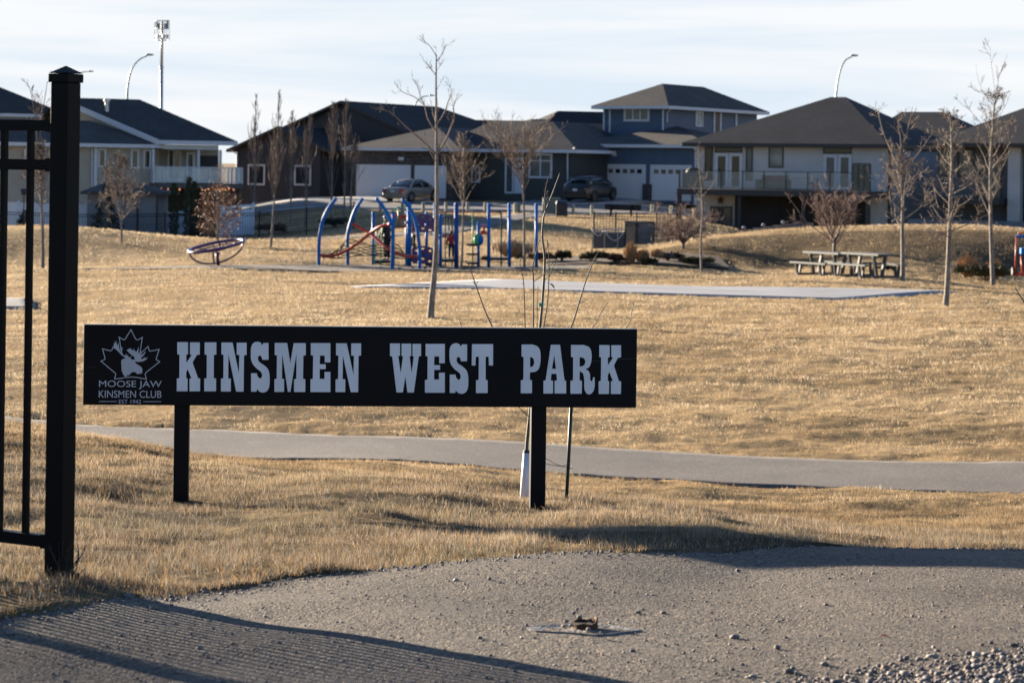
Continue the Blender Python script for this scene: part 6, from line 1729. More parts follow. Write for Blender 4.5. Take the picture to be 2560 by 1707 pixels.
def grow(mb, rng, p, d, L, r, lvl, ang, up, nch, rmin, wig=.16):
    n = 5 if L > .5 else 4
    pts = [p]; dd = d.copy()
    for i in range(n):
        dd = (dd + Vector((rng.uniform(-1, 1), rng.uniform(-1, 1), rng.uniform(-1, 1))) * wig + Vector((0, 0, up))).normalized()
        pts.append(pts[-1] + dd * L / n)
    rad = [max(rmin, r * (1 - .72 * i / n)) for i in range(n + 1)]
    mb.tube(pts, rad, 5 if r > .02 else 3, False)
    if lvl > 0:
        m = max(1, int(round(nch * rng.uniform(.75, 1.25))))
        for k in range(m):
            f = rng.uniform(.18, .98); j = min(int(f * n), n - 1); q = pts[j].lerp(pts[j + 1], f * n - j)
            dr = (pts[j + 1] - pts[j]).normalized()
            grow(mb, rng, q, rdir(rng, dr, ang * rng.uniform(.6, 1.3)), L * rng.uniform(.3, .62) * (1.15 - .55 * f), max(rmin, r * .5), lvl - 1, ang, up, nch, rmin, wig)
    return pts

def tree(label, trunk, D, r0, r1, seed, f0=.35, n1=26, Lf=lambda f: 1.2 * (1 - f) + .35, ang=.8, up=.08, nch=5, lvl=2, rmin=.007, bark=None, tw=None, group=None, limbs=(), name='bare_tree', cat='tree', dz=.05):
    rng = random.Random(seed)
    P_ = [W(x, y, D) for x, y in trunk]
    b = P_[0].copy(); b.z = g(b.x, b.y)
    t = thing(name, label, cat, b, group)
    sp = spline([b - Vector((0, 0, dz))] + P_[1:], 8); m = len(sp)
    rad = [r0 + (r1 - r0) * (i / (m - 1)) ** .8 for i in range(m)]; rad[0] *= 1.25; rad[1] *= 1.1
    mb = MB(); mb.tube(sp, rad, 9); mb.build('trunk', bark or M_BARK, t, True)
    mb = MB()
    for px, ra, rb, dd, k in limbs:
        q = spline([W(x, y, D + dd * i / (len(px) - 1)) for i, (x, y) in enumerate(px)], 5)
        mb.tube(q, list(np.linspace(ra, rb, len(q))), 6, False)
        for i in range(k):
            f = rng.uniform(.25, 1); j = min(int(f * (len(q) - 1)), len(q) - 2)
            grow(mb, rng, q[j], rdir(rng, (q[j + 1] - q[j]), ang * rng.uniform(.5, 1.2)), Lf(.6) * rng.uniform(.35, .7), max(rmin, rb), max(0, lvl - 1), ang, up, nch, rmin)
    for i in range(n1):
        f = f0 + (1 - f0) * ((i + rng.random()) / n1) ** .9; f = min(f, .985)
        j = min(int(f * (m - 1)), m - 2); q = sp[j].lerp(sp[j + 1], f * (m - 1) - j)
        d = rdir(rng, (sp[j + 1] - sp[j]), ang * rng.uniform(.75, 1.2), i * 2.4 + rng.uniform(-.4, .4))
        grow(mb, rng, q, d, Lf((f - f0) / (1 - f0)) * rng.uniform(.7, 1.15), max(rmin, rad[j] * .38), lvl, ang, up, nch, rmin)
    mb.build('crown', tw or M_TWIGB, t, True)
    return t, sp

G_PARK = 'bare young park trees'
# the near tree behind the sign
tree('tallest bare young tree with smooth trunk standing nearest behind the sign', [(1076, 793), (1080, 745), (1088, 660), (1092, 560), (1092, 450), (1091, 330), (1090, 210), (1091, 137)], 51, .088, .012, 3,
     f0=.50, n1=9, Lf=lambda f: .5 * (1 - f) + .25, ang=.7, up=.10, nch=3, lvl=2, rmin=.0028, bark=M_BARKP, tw=M_TWIGB, group=G_PARK,
     limbs=[([(1088, 385), (1057, 353), (1021, 322), (985, 288), (962, 275), (945, 268)], .024, .005, .5, 11), ([(1092, 388), (1115, 350), (1128, 317), (1136, 297), (1134, 270), (1138, 250)], .025, .005, -.3, 8), ([(1090, 330), (1070, 297), (1062, 266), (1052, 243), (1041, 210), (1029, 197)], .018, .004, -.4, 7),
            ([(1060, 263), (1036, 243), (1011, 233), (1001, 226)], .012, .005, -.3, 5), ([(1091, 315), (1110, 284), (1120, 256), (1128, 230), (1123, 214)], .018, .004, .3, 6), ([(1091, 141), (1075, 116), (1059, 104)], .012, .004, 0, 4), ([(1092, 154), (1108, 131), (1113, 113)], .012, .004, .1, 5), ([(1090, 190), (1070, 162), (1058, 152)], .010, .004, .2, 3)])
tree('vase shaped bare tree right of the climbing frame between two blue posts', [(1311, 694), (1311, 620), (1310, 531), (1308, 470), (1306, 430)], 80, .055, .03, 11, f0=.66, n1=20, Lf=lambda f: 2.2 - .4 * f, ang=.55, up=.08, nch=6, lvl=2, rmin=.006, group=G_PARK)
tree('bare bushy young tree directly behind the blue climbing frame posts', [(1153, 684), (1156, 610), (1158, 540), (1160, 480), (1158, 420), (1152, 350)], 82, .05, .014, 12, f0=.42, n1=30, Lf=lambda f: 1.7 * (1 - f) + .3, ang=.6, up=.12, nch=5, lvl=2, rmin=.006, group=G_PARK)
tree('thin sparse bare tree in front of the left end of the stucco house deck', [(1754, 678), (1752, 605), (1756, 540), (1755, 493), (1749, 425), (1745, 372)], 82, .048, .012, 13, f0=.5, n1=14, Lf=lambda f: .8 * (1 - f) + .2, ang=.7, up=.06, nch=3, lvl=1, rmin=.007, bark=M_BARKP, group=G_PARK)
tree('forked bare tree just right of the picnic tables', [(2257, 704), (2257, 640), (2256, 583), (2257, 500), (2254, 470), (2246, 424), (2247, 385)], 73.5, .085, .022, 14, f0=.34, n1=34, Lf=lambda f: 1.3 * (1 - f) + .35, ang=.95, up=.05, nch=5, lvl=2, rmin=.0065, bark=M_BARKP, tw=M_TWIGP, group=G_PARK,
     limbs=[([(2248, 420), (2236, 395), (2226, 372), (2210, 336), (2200, 300), (2196, 270)], .036, .007, .6, 9), ([(2247, 398), (2256, 360), (2267, 333), (2275, 300), (2281, 268)], .036, .007, -.5, 9), ([(2252, 440), (2270, 415), (2297, 383), (2326, 342), (2334, 330)], .03, .01, .3, 7), ([(2250, 400), (2252, 350), (2244, 300)], .025, .008, .4, 8)])
tree('straight bare tree in the right lawn with scrubby side branches', [(2364, 772), (2368, 718), (2373, 600), (2376, 509), (2380, 407), (2378, 319), (2374, 287)], 57.5, .085, .014, 15, f0=.30, n1=36, Lf=lambda f: 1.15 * (1 - f) ** .8 + .12, ang=1.1, up=.05, nch=5, lvl=2, rmin=.005, bark=M_BARKP, tw=M_TWIGP, group=G_PARK)
tree('tallest bare tree on the right with long thin upright whips', [(2483, 694), (2479, 620), (2477, 553), (2476, 436), (2480, 348), (2486, 270), (2489, 252)], 76, .085, .02, 16, f0=.33, n1=34, Lf=lambda f: 1.5 * (1 - f) + .25, ang=.75, up=.11, nch=5, lvl=2, rmin=.006, bark=M_BARKP, tw=M_TWIGP, group=G_PARK,
     limbs=[([(2489, 252), (2497, 195), (2508, 165), (2519, 138)], .011, .004, 0, 3), ([(2487, 268), (2462, 235), (2446, 200), (2440, 160)], .008, .003, .5, 3), ([(2489, 252), (2484, 200), (2477, 150), (2475, 118)], .008, .003, -.4, 3), ([(2482, 320), (2505, 280), (2520, 250), (2528, 225)], .009, .004, .4, 3), ([(2480, 340), (2450, 305), (2420, 270), (2408, 245)], .009, .004, .3, 3)])
tree('bare young tree seen through the black fence pickets at left', [(107, 673), (107, 600), (105, 540), (102, 471), (99, 420), (95, 380)], 82, .07, .03, 17, f0=.42, n1=34, Lf=lambda f: 1.2 * (1 - f) + .4, ang=.6, up=.12, nch=5, lvl=2, rmin=.008, tw=M_TWIGB, group=G_PARK,
     limbs=[([(96, 385), (88, 300), (78, 235), (72, 215)], .025, .008, .3, 8), ([(96, 385), (104, 300), (113, 240), (118, 205)], .025, .008, -.3, 8)])
tree('small bare tree on the left mound in front of the garden shed', [(304, 622), (304, 580), (303, 540), (300, 480), (297, 430), (303, 405)], 94, .05, .014, 18, f0=.30, n1=40, Lf=lambda f: 1.5 * (1 - f) + .3, ang=.85, up=.08, nch=6, lvl=2, rmin=.008, tw=M_TWIGB, group=G_PARK)
tree('dense red brown bare ornamental tree behind the tan grasses', [(1708, 634), (1708, 615), (1708, 600)], 90, .085, .06, 19, f0=.55, n1=24, Lf=lambda f: 1.65, ang=.95, up=.05, nch=6, lvl=2, rmin=.008, tw=M_TWIGR)
tree('broad many stemmed bare tree on the berm behind the picnic tables', [(2086, 628), (2086, 612), (2086, 598)], 87, .075, .06, 20, f0=.3, n1=18, Lf=lambda f: 2.2, ang=.72, up=.07, nch=6, lvl=2, rmin=.009, tw=M_TWIGR)
# oak that keeps its brown leaves
M_OAKL = mat('brown_oak_leaves', (.16, .085, .05), .8, var=.45, vscale=2.5, col2=(.30, .17, .10))
t, sp = tree('young oak still holding brown dead leaves beside the spinner', [(546, 625), (544, 590), (543, 540), (544, 480), (546, 418)], 99, .06, .014, 21, f0=.14, n1=34, Lf=lambda f: 1.35 * (1 - f) ** .7 + .15, ang=.95, up=.05, nch=5, lvl=1, rmin=.009)
rng_ = random.Random(5); mb = MB()
for k in range(1700):
    y = rng_.betavariate(2.0, 1.9); zz = W(545, 598, 99).z + y * 2.55
    rad_ = 1.12 * math.sin(PI * min(1, y * .80 + .14)) ** .8 * rng_.uniform(.15, 1) ** .6
    a = rng_.uniform(0, 2 * PI)
    if math.sin(a * 3 + y * 9) + math.sin(a * 5 - y * 14 + 1) > .55: continue
    c = Vector((sp[0].x + math.cos(a) * rad_, sp[0].y + math.sin(a) * rad_, zz)); d1 = Vector((rng_.uniform(-1, 1), rng_.uniform(-1, 1), rng_.uniform(-1, .3))).normalized(); d2 = rdir(rng_, d1, 1.5)
    s = rng_.uniform(.045, .085); mb.poly([c, c + d1 * s + d2 * s * .45, c + d1 * s * 1.9, c + d1 * s - d2 * s * .45])
mb.build('leaves', M_OAKL, t)
# columnar aspens by the brown house
for i, (tr_, D, lab) in enumerate([
    ([(634, 530), (637, 450), (638, 350), (640, 245)], 131, 'leftmost slim aspen before the first white framed window'), ([(676, 640), (680, 580), (684, 520), (687, 470), (692, 370), (699, 235)], 98, 'slim aspen standing in the lawn nearer than the black fence'),
    ([(727, 520), (728, 440), (729, 360), (731, 285)], 132, 'slim aspen just left of the second white framed window'), ([(764, 540), (766, 450), (771, 370), (776, 292)], 129, 'dense slim aspen in front of the second white framed window'),
    ([(829, 520), (830, 430), (832, 340), (833, 262)], 132, 'left aspen of the group beside the grey garage house'), ([(861, 520), (862, 430), (864, 340), (866, 256)], 133, 'aspen standing before the eave corner of the grey garage house'), ([(876, 520), (879, 460), (884, 410), (887, 372)], 131, 'shortest aspen right beside the wide white garage door')]):
    tree(lab, tr_, D, .065, .012, 40 + i, f0=.12 if D > 110 else .42, n1=46, Lf=lambda f: 2.6 * (1 - f) ** 1.1 * min(1, f * 3 + .45) + .25, ang=.30, up=.22, nch=4 if D > 110 else 3, lvl=1, rmin=.009, bark=M_BARKP, tw=M_TWIGB, group='slim columnar aspens by the brown house', name='aspen_tree')

# ------------------------------------------------------------------ evergreens and shrubs
M_SPRUCE = mat('spruce_needles', (.018, .030, .022), .9, var=.5, vscale=3)
M_CEDAR = mat('cedar_foliage', (.050, .058, .022), .9, var=.5, vscale=3)
M_JUNI = mat('juniper_foliage', (.040, .042, .014), .9, var=.6, vscale=4, col2=(.085, .070, .025))
M_RUSTS = mat('rust_shrub', (.085, .045, .030), .9, var=.5, vscale=4)
M_ORN = mat('ornamental_grass', (.36, .20, .085), .9, var=.35, vscale=4)
def conifer(label, px, D, ytop, ybase, wid, m, seed, dens=2600, cedar=False):
    rng = random.Random(seed); b = gp(px, 590, D); top = W(px, ytop, D).z; H = top - b.z
    t = thing('conifer', label, 'tree', b); mb = MB(); mb.tube([b, b + Vector((0, 0, H * .97))], [.07, .01], 6); mb.build('trunk', M_BARK, t)
    mb = MB()
    for k in range(dens):
        f = rng.random() ** .75 if not cedar else rng.random(); f = 1 - f if not cedar else f
        R_ = wid * ((1 - f) ** .9 if not cedar else math.sin(PI * min(.98, f * .62 + .34)) ** .8) + .03
        a = rng.uniform(0, 2 * PI); lay = .75 + .25 * math.sin(f * 34 + a * 2); r = R_ * lay * rng.uniform(.3, 1) ** .5
        c = Vector((b.x + math.cos(a) * r, b.y + math.sin(a) * r, b.z + f * H + .05)); o = Vector((math.cos(a), math.sin(a), .9 if cedar else rng.uniform(-.25, .35))).normalized()
        s = rng.uniform(.07, .17); w_ = rdir(rng, o, 1.57) * s * .3; mb.poly([c - w_, c + w_, c + o * s])
    mb.build('crown', m, t); return t
conifer('dark spruce in front of the garden shed', 264, 124.5, 462, 593, 1.15, M_SPRUCE, 1, 2600)
conifer('left cedar with narrow crown under the white deck', 434, 127, 461, 590, .27, M_CEDAR, 2, 1300, True)
conifer('middle cedar with narrow crown under the white deck', 471, 127, 446, 590, .30, M_CEDAR, 3, 1500, True)
conifer('right cedar close beside the middle cedar under the deck', 485, 127.6, 457, 590, .26, M_CEDAR, 4, 1200, True)
conifer('small dark spruce behind the fence pickets at the left', 62, 124, 527, 590, .8, M_SPRUCE, 5, 1800)
conifer('dark bushy evergreen behind the brown leaved oak', 515, 126, 540, 592, .8, M_SPRUCE, 6, 900)
def shrub(label, x0, x1, yt, yb, D, m, seed, n=1700, name='shrub', blade=False, cat='shrub', group=None):
    rng = random.Random(seed); c = gp((x0 + x1) / 2, yb, D); sc = D / F; rx = (x1 - x0) / 2 * sc; H = max(.15, W((x0 + x1) / 2, yt, D).z - c.z)
    t = thing(name, label, cat, c, group); mb = MB(); ry = min(rx, .9) if not blade else rx
    if blade:
        for k in range(n):
            a = rng.uniform(0, 2 * PI); r = rng.random() ** .7; p = c + Vector((math.cos(a) * r * rx * .45, math.sin(a) * r * rx * .45, -.02)); h = H * rng.uniform(.55, 1.05) * (1 - .25 * r)
            q = p + Vector((math.cos(a) * rx * r * .75 + rng.uniform(-.06, .06), math.sin(a) * rx * r * .75, h)); s = Vector((rng.uniform(-1, 1), rng.uniform(-1, 1), 0)).normalized() * .012
            mid = p.lerp(q, .6) + Vector((0, 0, h * .05)); mb.poly([p - s, p + s, mid + s, mid - s]); mb.poly([mid - s, mid + s, q])
            if k % 3 == 0: mb.tube([q - Vector((0, 0, .12)), q + Vector((0, 0, .07))], [.022, .006], 4)
        mb.build('blades', m, t)
    else:
        st = MB()
        for k in range(14):
            a = rng.uniform(0, 2 * PI); r = rng.random(); st.tube([c, c + Vector((math.cos(a) * rx * r * .5, math.sin(a) * ry * r * .5, H * .4)), c + Vector((math.cos(a) * rx * r * .9, math.sin(a) * ry * r * .9, H * .8 * math.sqrt(max(.05, 1 - r * r))))], [.02, .012, .005], 4)
        st.build('stems', M_TWIGR, t)
        lob = [(rng.uniform(-.75, .75), rng.uniform(-.6, .6), rng.uniform(.55, 1.0)) for _ in range(9)]
        for k in range(n):
            lx, ly, lh = rng.choice(lob); a = rng.uniform(0, 2 * PI); e = math.asin(rng.uniform(-.1, 1)); rr = rng.uniform(.45, 1) * .42
            p = c + Vector(((lx + math.cos(a) * math.cos(e) * rr) * rx, (ly + math.sin(a) * math.cos(e) * rr) * ry, (lh * .62 + math.sin(e) * rr * .85 - .05) * H * rng.uniform(.75, 1.05)))
            if p.z < c.z: p.z = c.z + .03
            o = Vector((math.cos(a) * .7, math.sin(a) * .7, rng.uniform(.0, 1.0))).normalized(); s = rng.uniform(.05, .13); w_ = rdir(rng, o, 1.57) * s * .3; mb.poly([p - w_, p + w_, p + o * s])
        mb.build('foliage', m, t)
    return t
shrub('low dark juniper at the left end of the planting bed', 1385, 1425, 621, 657, 87.5, M_JUNI, 1, 1500, 'juniper'); shrub('rust brown low shrub left of the dark juniper in the bed', 1318, 1388, 629, 658, 87.5, M_RUSTS, 2, 1700)
shrub('wide low juniper mound below the grey privacy panel', 1450, 1515, 624, 662, 86, M_JUNI, 3, 2200, 'juniper'); shrub('rust brown low shrub between juniper and tall tan grass', 1502, 1572, 632, 663, 85.5, M_RUSTS, 4, 2000)
shrub('tallest clump of tan orange ornamental grass in the bed', 1563, 1592, 603, 663, 85, M_ORN, 5, 420, 'ornamental_grass', True, 'ornamental grass'); shrub('shorter tan ornamental grass clump in the middle of the bed', 1599, 1622, 622, 662, 85, M_ORN, 6, 320, 'ornamental_grass', True, 'ornamental grass')
shrub('faded tan ornamental grass behind the low green juniper', 1632, 1652, 622, 655, 87, M_ORN, 16, 260, 'ornamental_grass', True, 'ornamental grass')
shrub('brown twiggy shrub between the two tan grass clumps', 1583, 1606, 622, 662, 85.4, M_RUSTS, 17, 900)
shrub('small green juniper right of the tan grasses', 1600, 1652, 644, 666, 84.6, M_JUNI, 7, 1500, 'juniper'); shrub('pale grey twiggy shrub in the right half of the bed', 1648, 1690, 628, 664, 85.5, M_TWIGP, 8, 900)
shrub('red brown shrub under the dense ornamental tree', 1680, 1722, 631, 664, 86, M_RUSTS, 9, 1300); shrub('dark juniper mound around the thin sparse tree', 1705, 1805, 640, 668, 84.5, M_JUNI, 10, 2600, 'juniper')
shrub('small dark juniper peeking out behind the picnic tables', 2195, 2235, 666, 686, 80.5, M_JUNI, 11, 1100, 'juniper'); shrub('large dark green juniper mound at the right of the lawn', 2385, 2545, 655, 690, 79, M_JUNI, 12, 3600, 'juniper')
shrub('tan ornamental grass behind the left part of the right juniper', 2398, 2442, 634, 688, 80.2, M_ORN, 13, 420, 'ornamental_grass', True, 'ornamental grass'); shrub('tan ornamental grass behind the tall whippy tree at right', 2468, 2505, 644, 688, 80.6, M_ORN, 14, 300, 'ornamental_grass', True, 'ornamental grass')
shrub('small dry shrub behind the right blue climbing posts', 1205, 1232, 640, 662, 88, M_JUNI, 15, 700)
shrub('wide pale dry grass shrub behind the blue climbing posts', 1240, 1330, 600, 660, 92, mat('dry_tall_grass', (.24, .17, .11), .9, var=.3, vscale=3), 18, 700, 'tall_grass', True, 'dry grass')
shrub('leafless rust hedge behind the black fence below the aspens', 640, 720, 552, 590, 125, M_RUSTS, 19, 1500); shrub('dark shrub behind the black fence between white vinyl and aspens', 800, 872, 540, 590, 125.5, M_SPRUCE, 20, 1800)

# ------------------------------------------------------------------ playground
M_PBLUE = mat('play_blue', (.001, .125, .40), .5, var=.05, spec=.25); M_PRED = mat('play_red', (.50, .045, .022), .45, var=.06); M_PGRN = mat('play_green', (.030, .24, .10), .4, var=.05); M_PPUR = mat('play_purple', (.070, .020, .110), .4, var=.05, coat=.2)
M_PLAT = mat('play_deck', (.012, .014, .018), .7, var=.2); M_ROPE = mat('black_rope', (.018, .016, .014), .9); M_PVIO = mat('play_violet_blue', (.018, .06, .24), .5, var=.05, spec=.25); M_PPINK = mat('play_pink', (.42, .24, .36), .4); M_PLG = mat('play_light_green', (.05, .36, .14), .4); M_STEEL = mat('bright_steel', (.65, .66, .68), .15, 1.0, var=0)
c0 = gp(1010, 668, 84)
pg = thing('play_structure', 'climbing structure of blue posts with red rails, rope net and purple panels', 'play structure', c0)
def ptube(name, px, r, m, D, n=9, dd=0.0, cap=None):
    k = len(px) - 1; q = [W(x, y, D + dd * i / max(1, k)) for i, (x, y) in enumerate(px)]
    if len(px) > 2: q = spline(q, 6)
    mb = MB(); mb.tube(q, r, n)
    if cap: mb.ell(q[-1], r * 1.0, 9, 6)
    return mb.build(name, m, pg, True)
def ground_y(px, D):   # picture row of the ground
    a = ray(px, 670)[0]; z = g(a * D, D); return 853.5 + ((ZC - z) / D * F - VH) + (px - 1280) * SR + 2
for px, D in (([(797, 640), (798, 603), (805, 558), (820, 523), (839, 498)], 85), ([(869, 640), (869, 591), (877, 556), (889, 523), (905, 499)], 85), ([(981, 640), (982, 574), (971, 540), (956, 515), (942, 498)], 82.5), ([(1049, 640), (1047, 603), (1040, 558), (1026, 523), (1007, 500)], 82.5)):
    ptube('arched_post', [(px[0][0], ground_y(px[0][0], D))] + px, .068, M_PBLUE, D, 10, 0, True)
for px, y0, D, m, r in ((933, 532, 85.5, M_PBLUE, .06), (983, 532, 85, M_PBLUE, .06), (1016.5, 532, 86, M_PBLUE, .06), (1023, 511, 84.3, M_PBLUE, .085), (1066.5, 532, 86, M_PBLUE, .06), (1101, 539, 84, M_PBLUE, .066), (1087, 511, 86, M_PBLUE, .06), (1141, 511, 83.5, M_PVIO, .085), (1196, 559, 84, M_PBLUE, .06), (1222, 511, 84, M_PBLUE, .066), (1273.5, 511, 84, M_PBLUE, .066), (1341, 512, 83.6, M_PBLUE, .064)):
    ptube('post', [(px, ground_y(px, D)), (px, y0)], r, m, D, 10, 0, True)
ptube('red_rail', [(803, 638), (832, 639), (862, 628), (893, 609), (924, 584), (944, 570), (967, 562), (975, 560)], .058, M_PRED, 85, 9, -2.5)
ptube('red_rail', [(880, 560), (913, 576), (934, 591), (954, 609), (975, 625), (1005, 638), (1025, 641), (1047, 641)], .058, M_PRED, 85, 9, -2.5)
for x, y in ((809, 640), (827, 641), (846, 637)): mb = MB(); mb.ell(W(x, y + 3, 84.8), (.03, .03, .06), 6, 5); mb.build('rope_clamp', M_PRED, pg, True)
# rope net slung between the rails
A_ = spline([W(x, y, 85) for x, y in ((806, 642), (850, 646), (890, 640), (935, 640), (985, 644), (1040, 652))], 6); B_ = spline([W(x, y, 84) for x, y in ((850, 628), (868, 600), (905, 606), (930, 614), (990, 610), (1010, 640))], 6)
mb = MB(); n = len(A_)
def npt(i, t): return A_[min(i, n - 1)].lerp(B_[min(i, n - 1)], t)
for i in range(0, n - 5, 5):
    for k in range(4):
        mb.tube([npt(i, k / 4), npt(i + 5, (k + 1) / 4)], .014, 4); mb.tube([npt(i, (k + 1) / 4), npt(i + 5, k / 4)], .014, 4)
mb.tube(A_, .018, 5); mb.tube(B_, .018, 5)
for i in range(0, n, 5):
    for k in range(5): mb.ell(npt(i, k / 4), .028, 6, 4)
mb.build('rope_net', M_ROPE, pg, True)
# green climber
ptube('green_arch', [(952, 664), (952, 610), (957, 570), (968, 545), (980, 529), (993, 520), (1013, 516), (1022, 516)], .026, M_PGRN, 85)
ptube('green_arch', [(938, 664), (938, 610), (944, 578), (962, 560), (985, 564), (1009, 564)], .026, M_PGRN, 85.3)
ptube('green_bar', [(995, 520), (996, 564)], .026, M_PGRN, 85); 
for y in (608, 634, 657): ptube('rung', [(935, y), (955, y + .5)], .035, M_STEEL, 85.1)
# platforms
def plat(x0, x1, y, D, dep=1.1, m=M_PLAT, th=.10):
    a, b = W(x0, y, D), W(x1, y, D); mb = MB(); mb.box(a.x, b.x, D, D + dep, a.z - th, a.z); mb.build('platform', m, pg)
plat(936, 982, 651, 85, 1.0); plat(1063, 1098, 659, 84.5, 1.2); plat(1104, 1141, 648, 84, 1.2); plat(1226, 1271, 644, 84, .9)
plat(1106, 1140, 585, 85, 1.0, mat('dark_plum', (.035, .025, .045), .5), .14)
mb = MB(); p = W(1078, 662, 84.8); mb.tube([p, (p.x, p.y, g(p.x, p.y))], .05, 6); mb.build('platform_leg', M_PLAT, pg)
# purple panels with oval holes
def panel(x0, x1, y0, y1, D, m, holes, arch=.35):
    a, b = W(x0, y1, D), W(x1, y0, D); w_ = b.x - a.x; h_ = b.z - a.z; ol = [(0, .1 * h_), (.1 * w_, 0), (.9 * w_, 0), (w_, .1 * h_), (w_, h_ * (1 - arch))]
    ol += [(w_ * (.5 + .5 * math.cos(t)), h_ * (1 - arch) + h_ * arch * math.sin(t)) for t in np.linspace(.15, PI - .15, 12)] + [(0, h_ * (1 - arch))]
    polys = [ol] + [[(w_ * cx + math.cos(t) * w_ * .075, h_ * cy + math.sin(t) * h_ * .055) for t in np.linspace(0, 2 * PI, 14, endpoint=False)] for cx, cy in holes]
    P_ = Plane(x0, y1, D, 0)
    put_flat(curve_mesh('panel', [[(q[0], q[1] + a.z) for q in pl_] for pl_ in polys], .05, m), 'panel', P_, pg, 0)
HO = [(.18, .62), (.48, .84), (.80, .72), (.28, .44), (.62, .44), (.48, .22), (.80, .12), (.14, .16)]
panel(1030, 1087, 536, 581, 84.2, M_PPUR, HO); panel(1029, 1087, 615, 659, 84.2, M_PPUR, [(.22, .72), (.48, .84), (.80, .72), (.48, .28), (.80, .14)])
mb = MB(); p = W(1068, 559, 84.12); mb.ell(p, (.06, .02, .05), 8, 6); mb.build('panel_knob', M_PBLUE, pg, True); mb = MB(); mb.ell(W(1068, 639, 84.12), (.06, .02, .05), 8, 6); mb.build('panel_knob', M_PBLUE, pg, True)
ptube('red_bar', [(976, 541), (1019, 541)], .06, M_PRED, 85.4)
for x, y in ((991, 553), (1007, 556)): 
    c = W(x, y, 85.4); mb = MB(); mb.tube([c + Vector((math.cos(t) * .12, 0, math.sin(t) * .17)) for t in np.linspace(0, 2 * PI, 15)], .028, 6, False); mb.build('red_ring', M_PRED, pg, True)
ptube('red_bar', [(977, 566), (1000, 569), (1018, 566)], .03, M_PRED, 85.4)
ptube('overhead_bar', [(1098, 531), (1180, 530), (1273, 529)], .03, mat('faded_red', (.26, .06, .05), .5), 84.6)
ptube('green_pole', [(1182, ground_y(1182, 84)), (1182, 530)], .026, M_PGRN, 84)
for y in (612, 635, 657.5):
    c = W(1182, y, 84); mb = MB(); mb.tube([c - Vector((0, 0, .05)), c - Vector((0, 0, .02)), c + Vector((0, 0, .02)), c + Vector((0, 0, .03))], [.12, .26, .26, .2], 14); mb.build('step_pod', M_PLAT, pg, True)
ptube('pink_bar', [(1197, 564), (1221, 564)], .055, M_PPINK, 84); 
c = W(1209, 580, 84); mb = MB(); mb.tube([c + Vector((0, 0, .2)), c + Vector((0, 0, .08)), c - Vector((0, 0, .06)), c - Vector((0, 0, .09))], [.03, .05, .15, .16], 12); mb.build('talk_bell', M_PRED, pg, True)
c = W(1195, 599, 83.9); mb = MB(); mb.ell(c, (.16, .10, .22), 12, 8); mb.build('spin_drum', M_PLG, pg, True); mb = MB(); mb.ell(c + Vector((.09, -.02, -.01)), (.12, .11, .2), 12, 8); mb.build('spin_drum', M_PBLUE, pg, True)
ptube('slide_pole', [(1253, ground_y(1253, 84)), (1253, 545), (1252, 534), (1247, 530), (1240, 530)], .03, M_ROPE, 84.1)
for x0, x1 in ((1113, 1113), (1126, 1132), (1119, 1123)): ptube('climbing_rope', [(x0, 531 if x0 == x1 else 545), (x1, 668 if x0 == x1 else 578)], .022, M_ROPE, 84.7)
ptube('guard_rail', [(1104, 543), (1140, 543)], .02, M_PVIO, 84.8)
ptube('support_leg', [(1130, 650), (1130, ground_y(1130, 84.6))], .02, M_ROPE, 84.6)

# spinner dish
p0 = gp(547, 662, 84); sd = thing('spinner_dish', 'tilted purple spinner dish on curved steel hoops at the left', 'spinner', p0)
M_HOOP = mat('purple_steel', (.07, .025, .09), .3, .5, var=.05)
e0, e1 = W(473, 627, 84), W(609, 603, 84); cc = (e0 + e1) / 2; ux = (e1 - e0) / 2; uy = Vector((0, ux.length, .12)); N = 40
mb = MB(); mb.tube([cc + ux * math.cos(t) + uy * math.sin(t) for t in np.linspace(0, 2 * PI, N)], .06, 8, False); mb.build('rim', M_PPUR, sd, True)
mb = MB(); nz = ux.cross(uy).normalized(); R_ = [[cc + (ux * math.cos(t) + uy * math.sin(t)) * k - nz * (1 - k * k) * .16 for t in np.linspace(0, 2 * PI, N, endpoint=False)] for k in (.97, .7, .4, .12)]
for rr_k in R_[1:]: mb.tube(rr_k + [rr_k[0]], .022, 5, False)
for q_ in range(0, N, 4): mb.tube([R_[j_][q_] for j_ in range(4)], .02, 5)
mb.build('net_dish', M_PPUR, sd, True)
bt_ = p0 + Vector((0, 0, .10))
for ax in (ux, uy * .92):
    mb = MB(); q = []
    for t in np.linspace(0, PI, 21): q.append(cc + ax * math.cos(t) - Vector((0, 0, 1)) * (cc.z - bt_.z) * math.sin(t) + (bt_ - cc) * Vector((1, 1, 0)).dot(Vector((0, 0, 1))))
    mb.tube(q, .033, 8); mb.build('hoop', M_HOOP, sd, True)
mb = MB(); mb.tube([p0 - Vector((0, 0, .1)), cc - Vector((0, 0, .1))], .06, 10); mb.build('post', M_HOOP, sd, True)
for e in (e0, e1): mb = MB(); mb.ell(e, .085, 10, 7); mb.build('rim_joint', M_STEEL, sd, True)

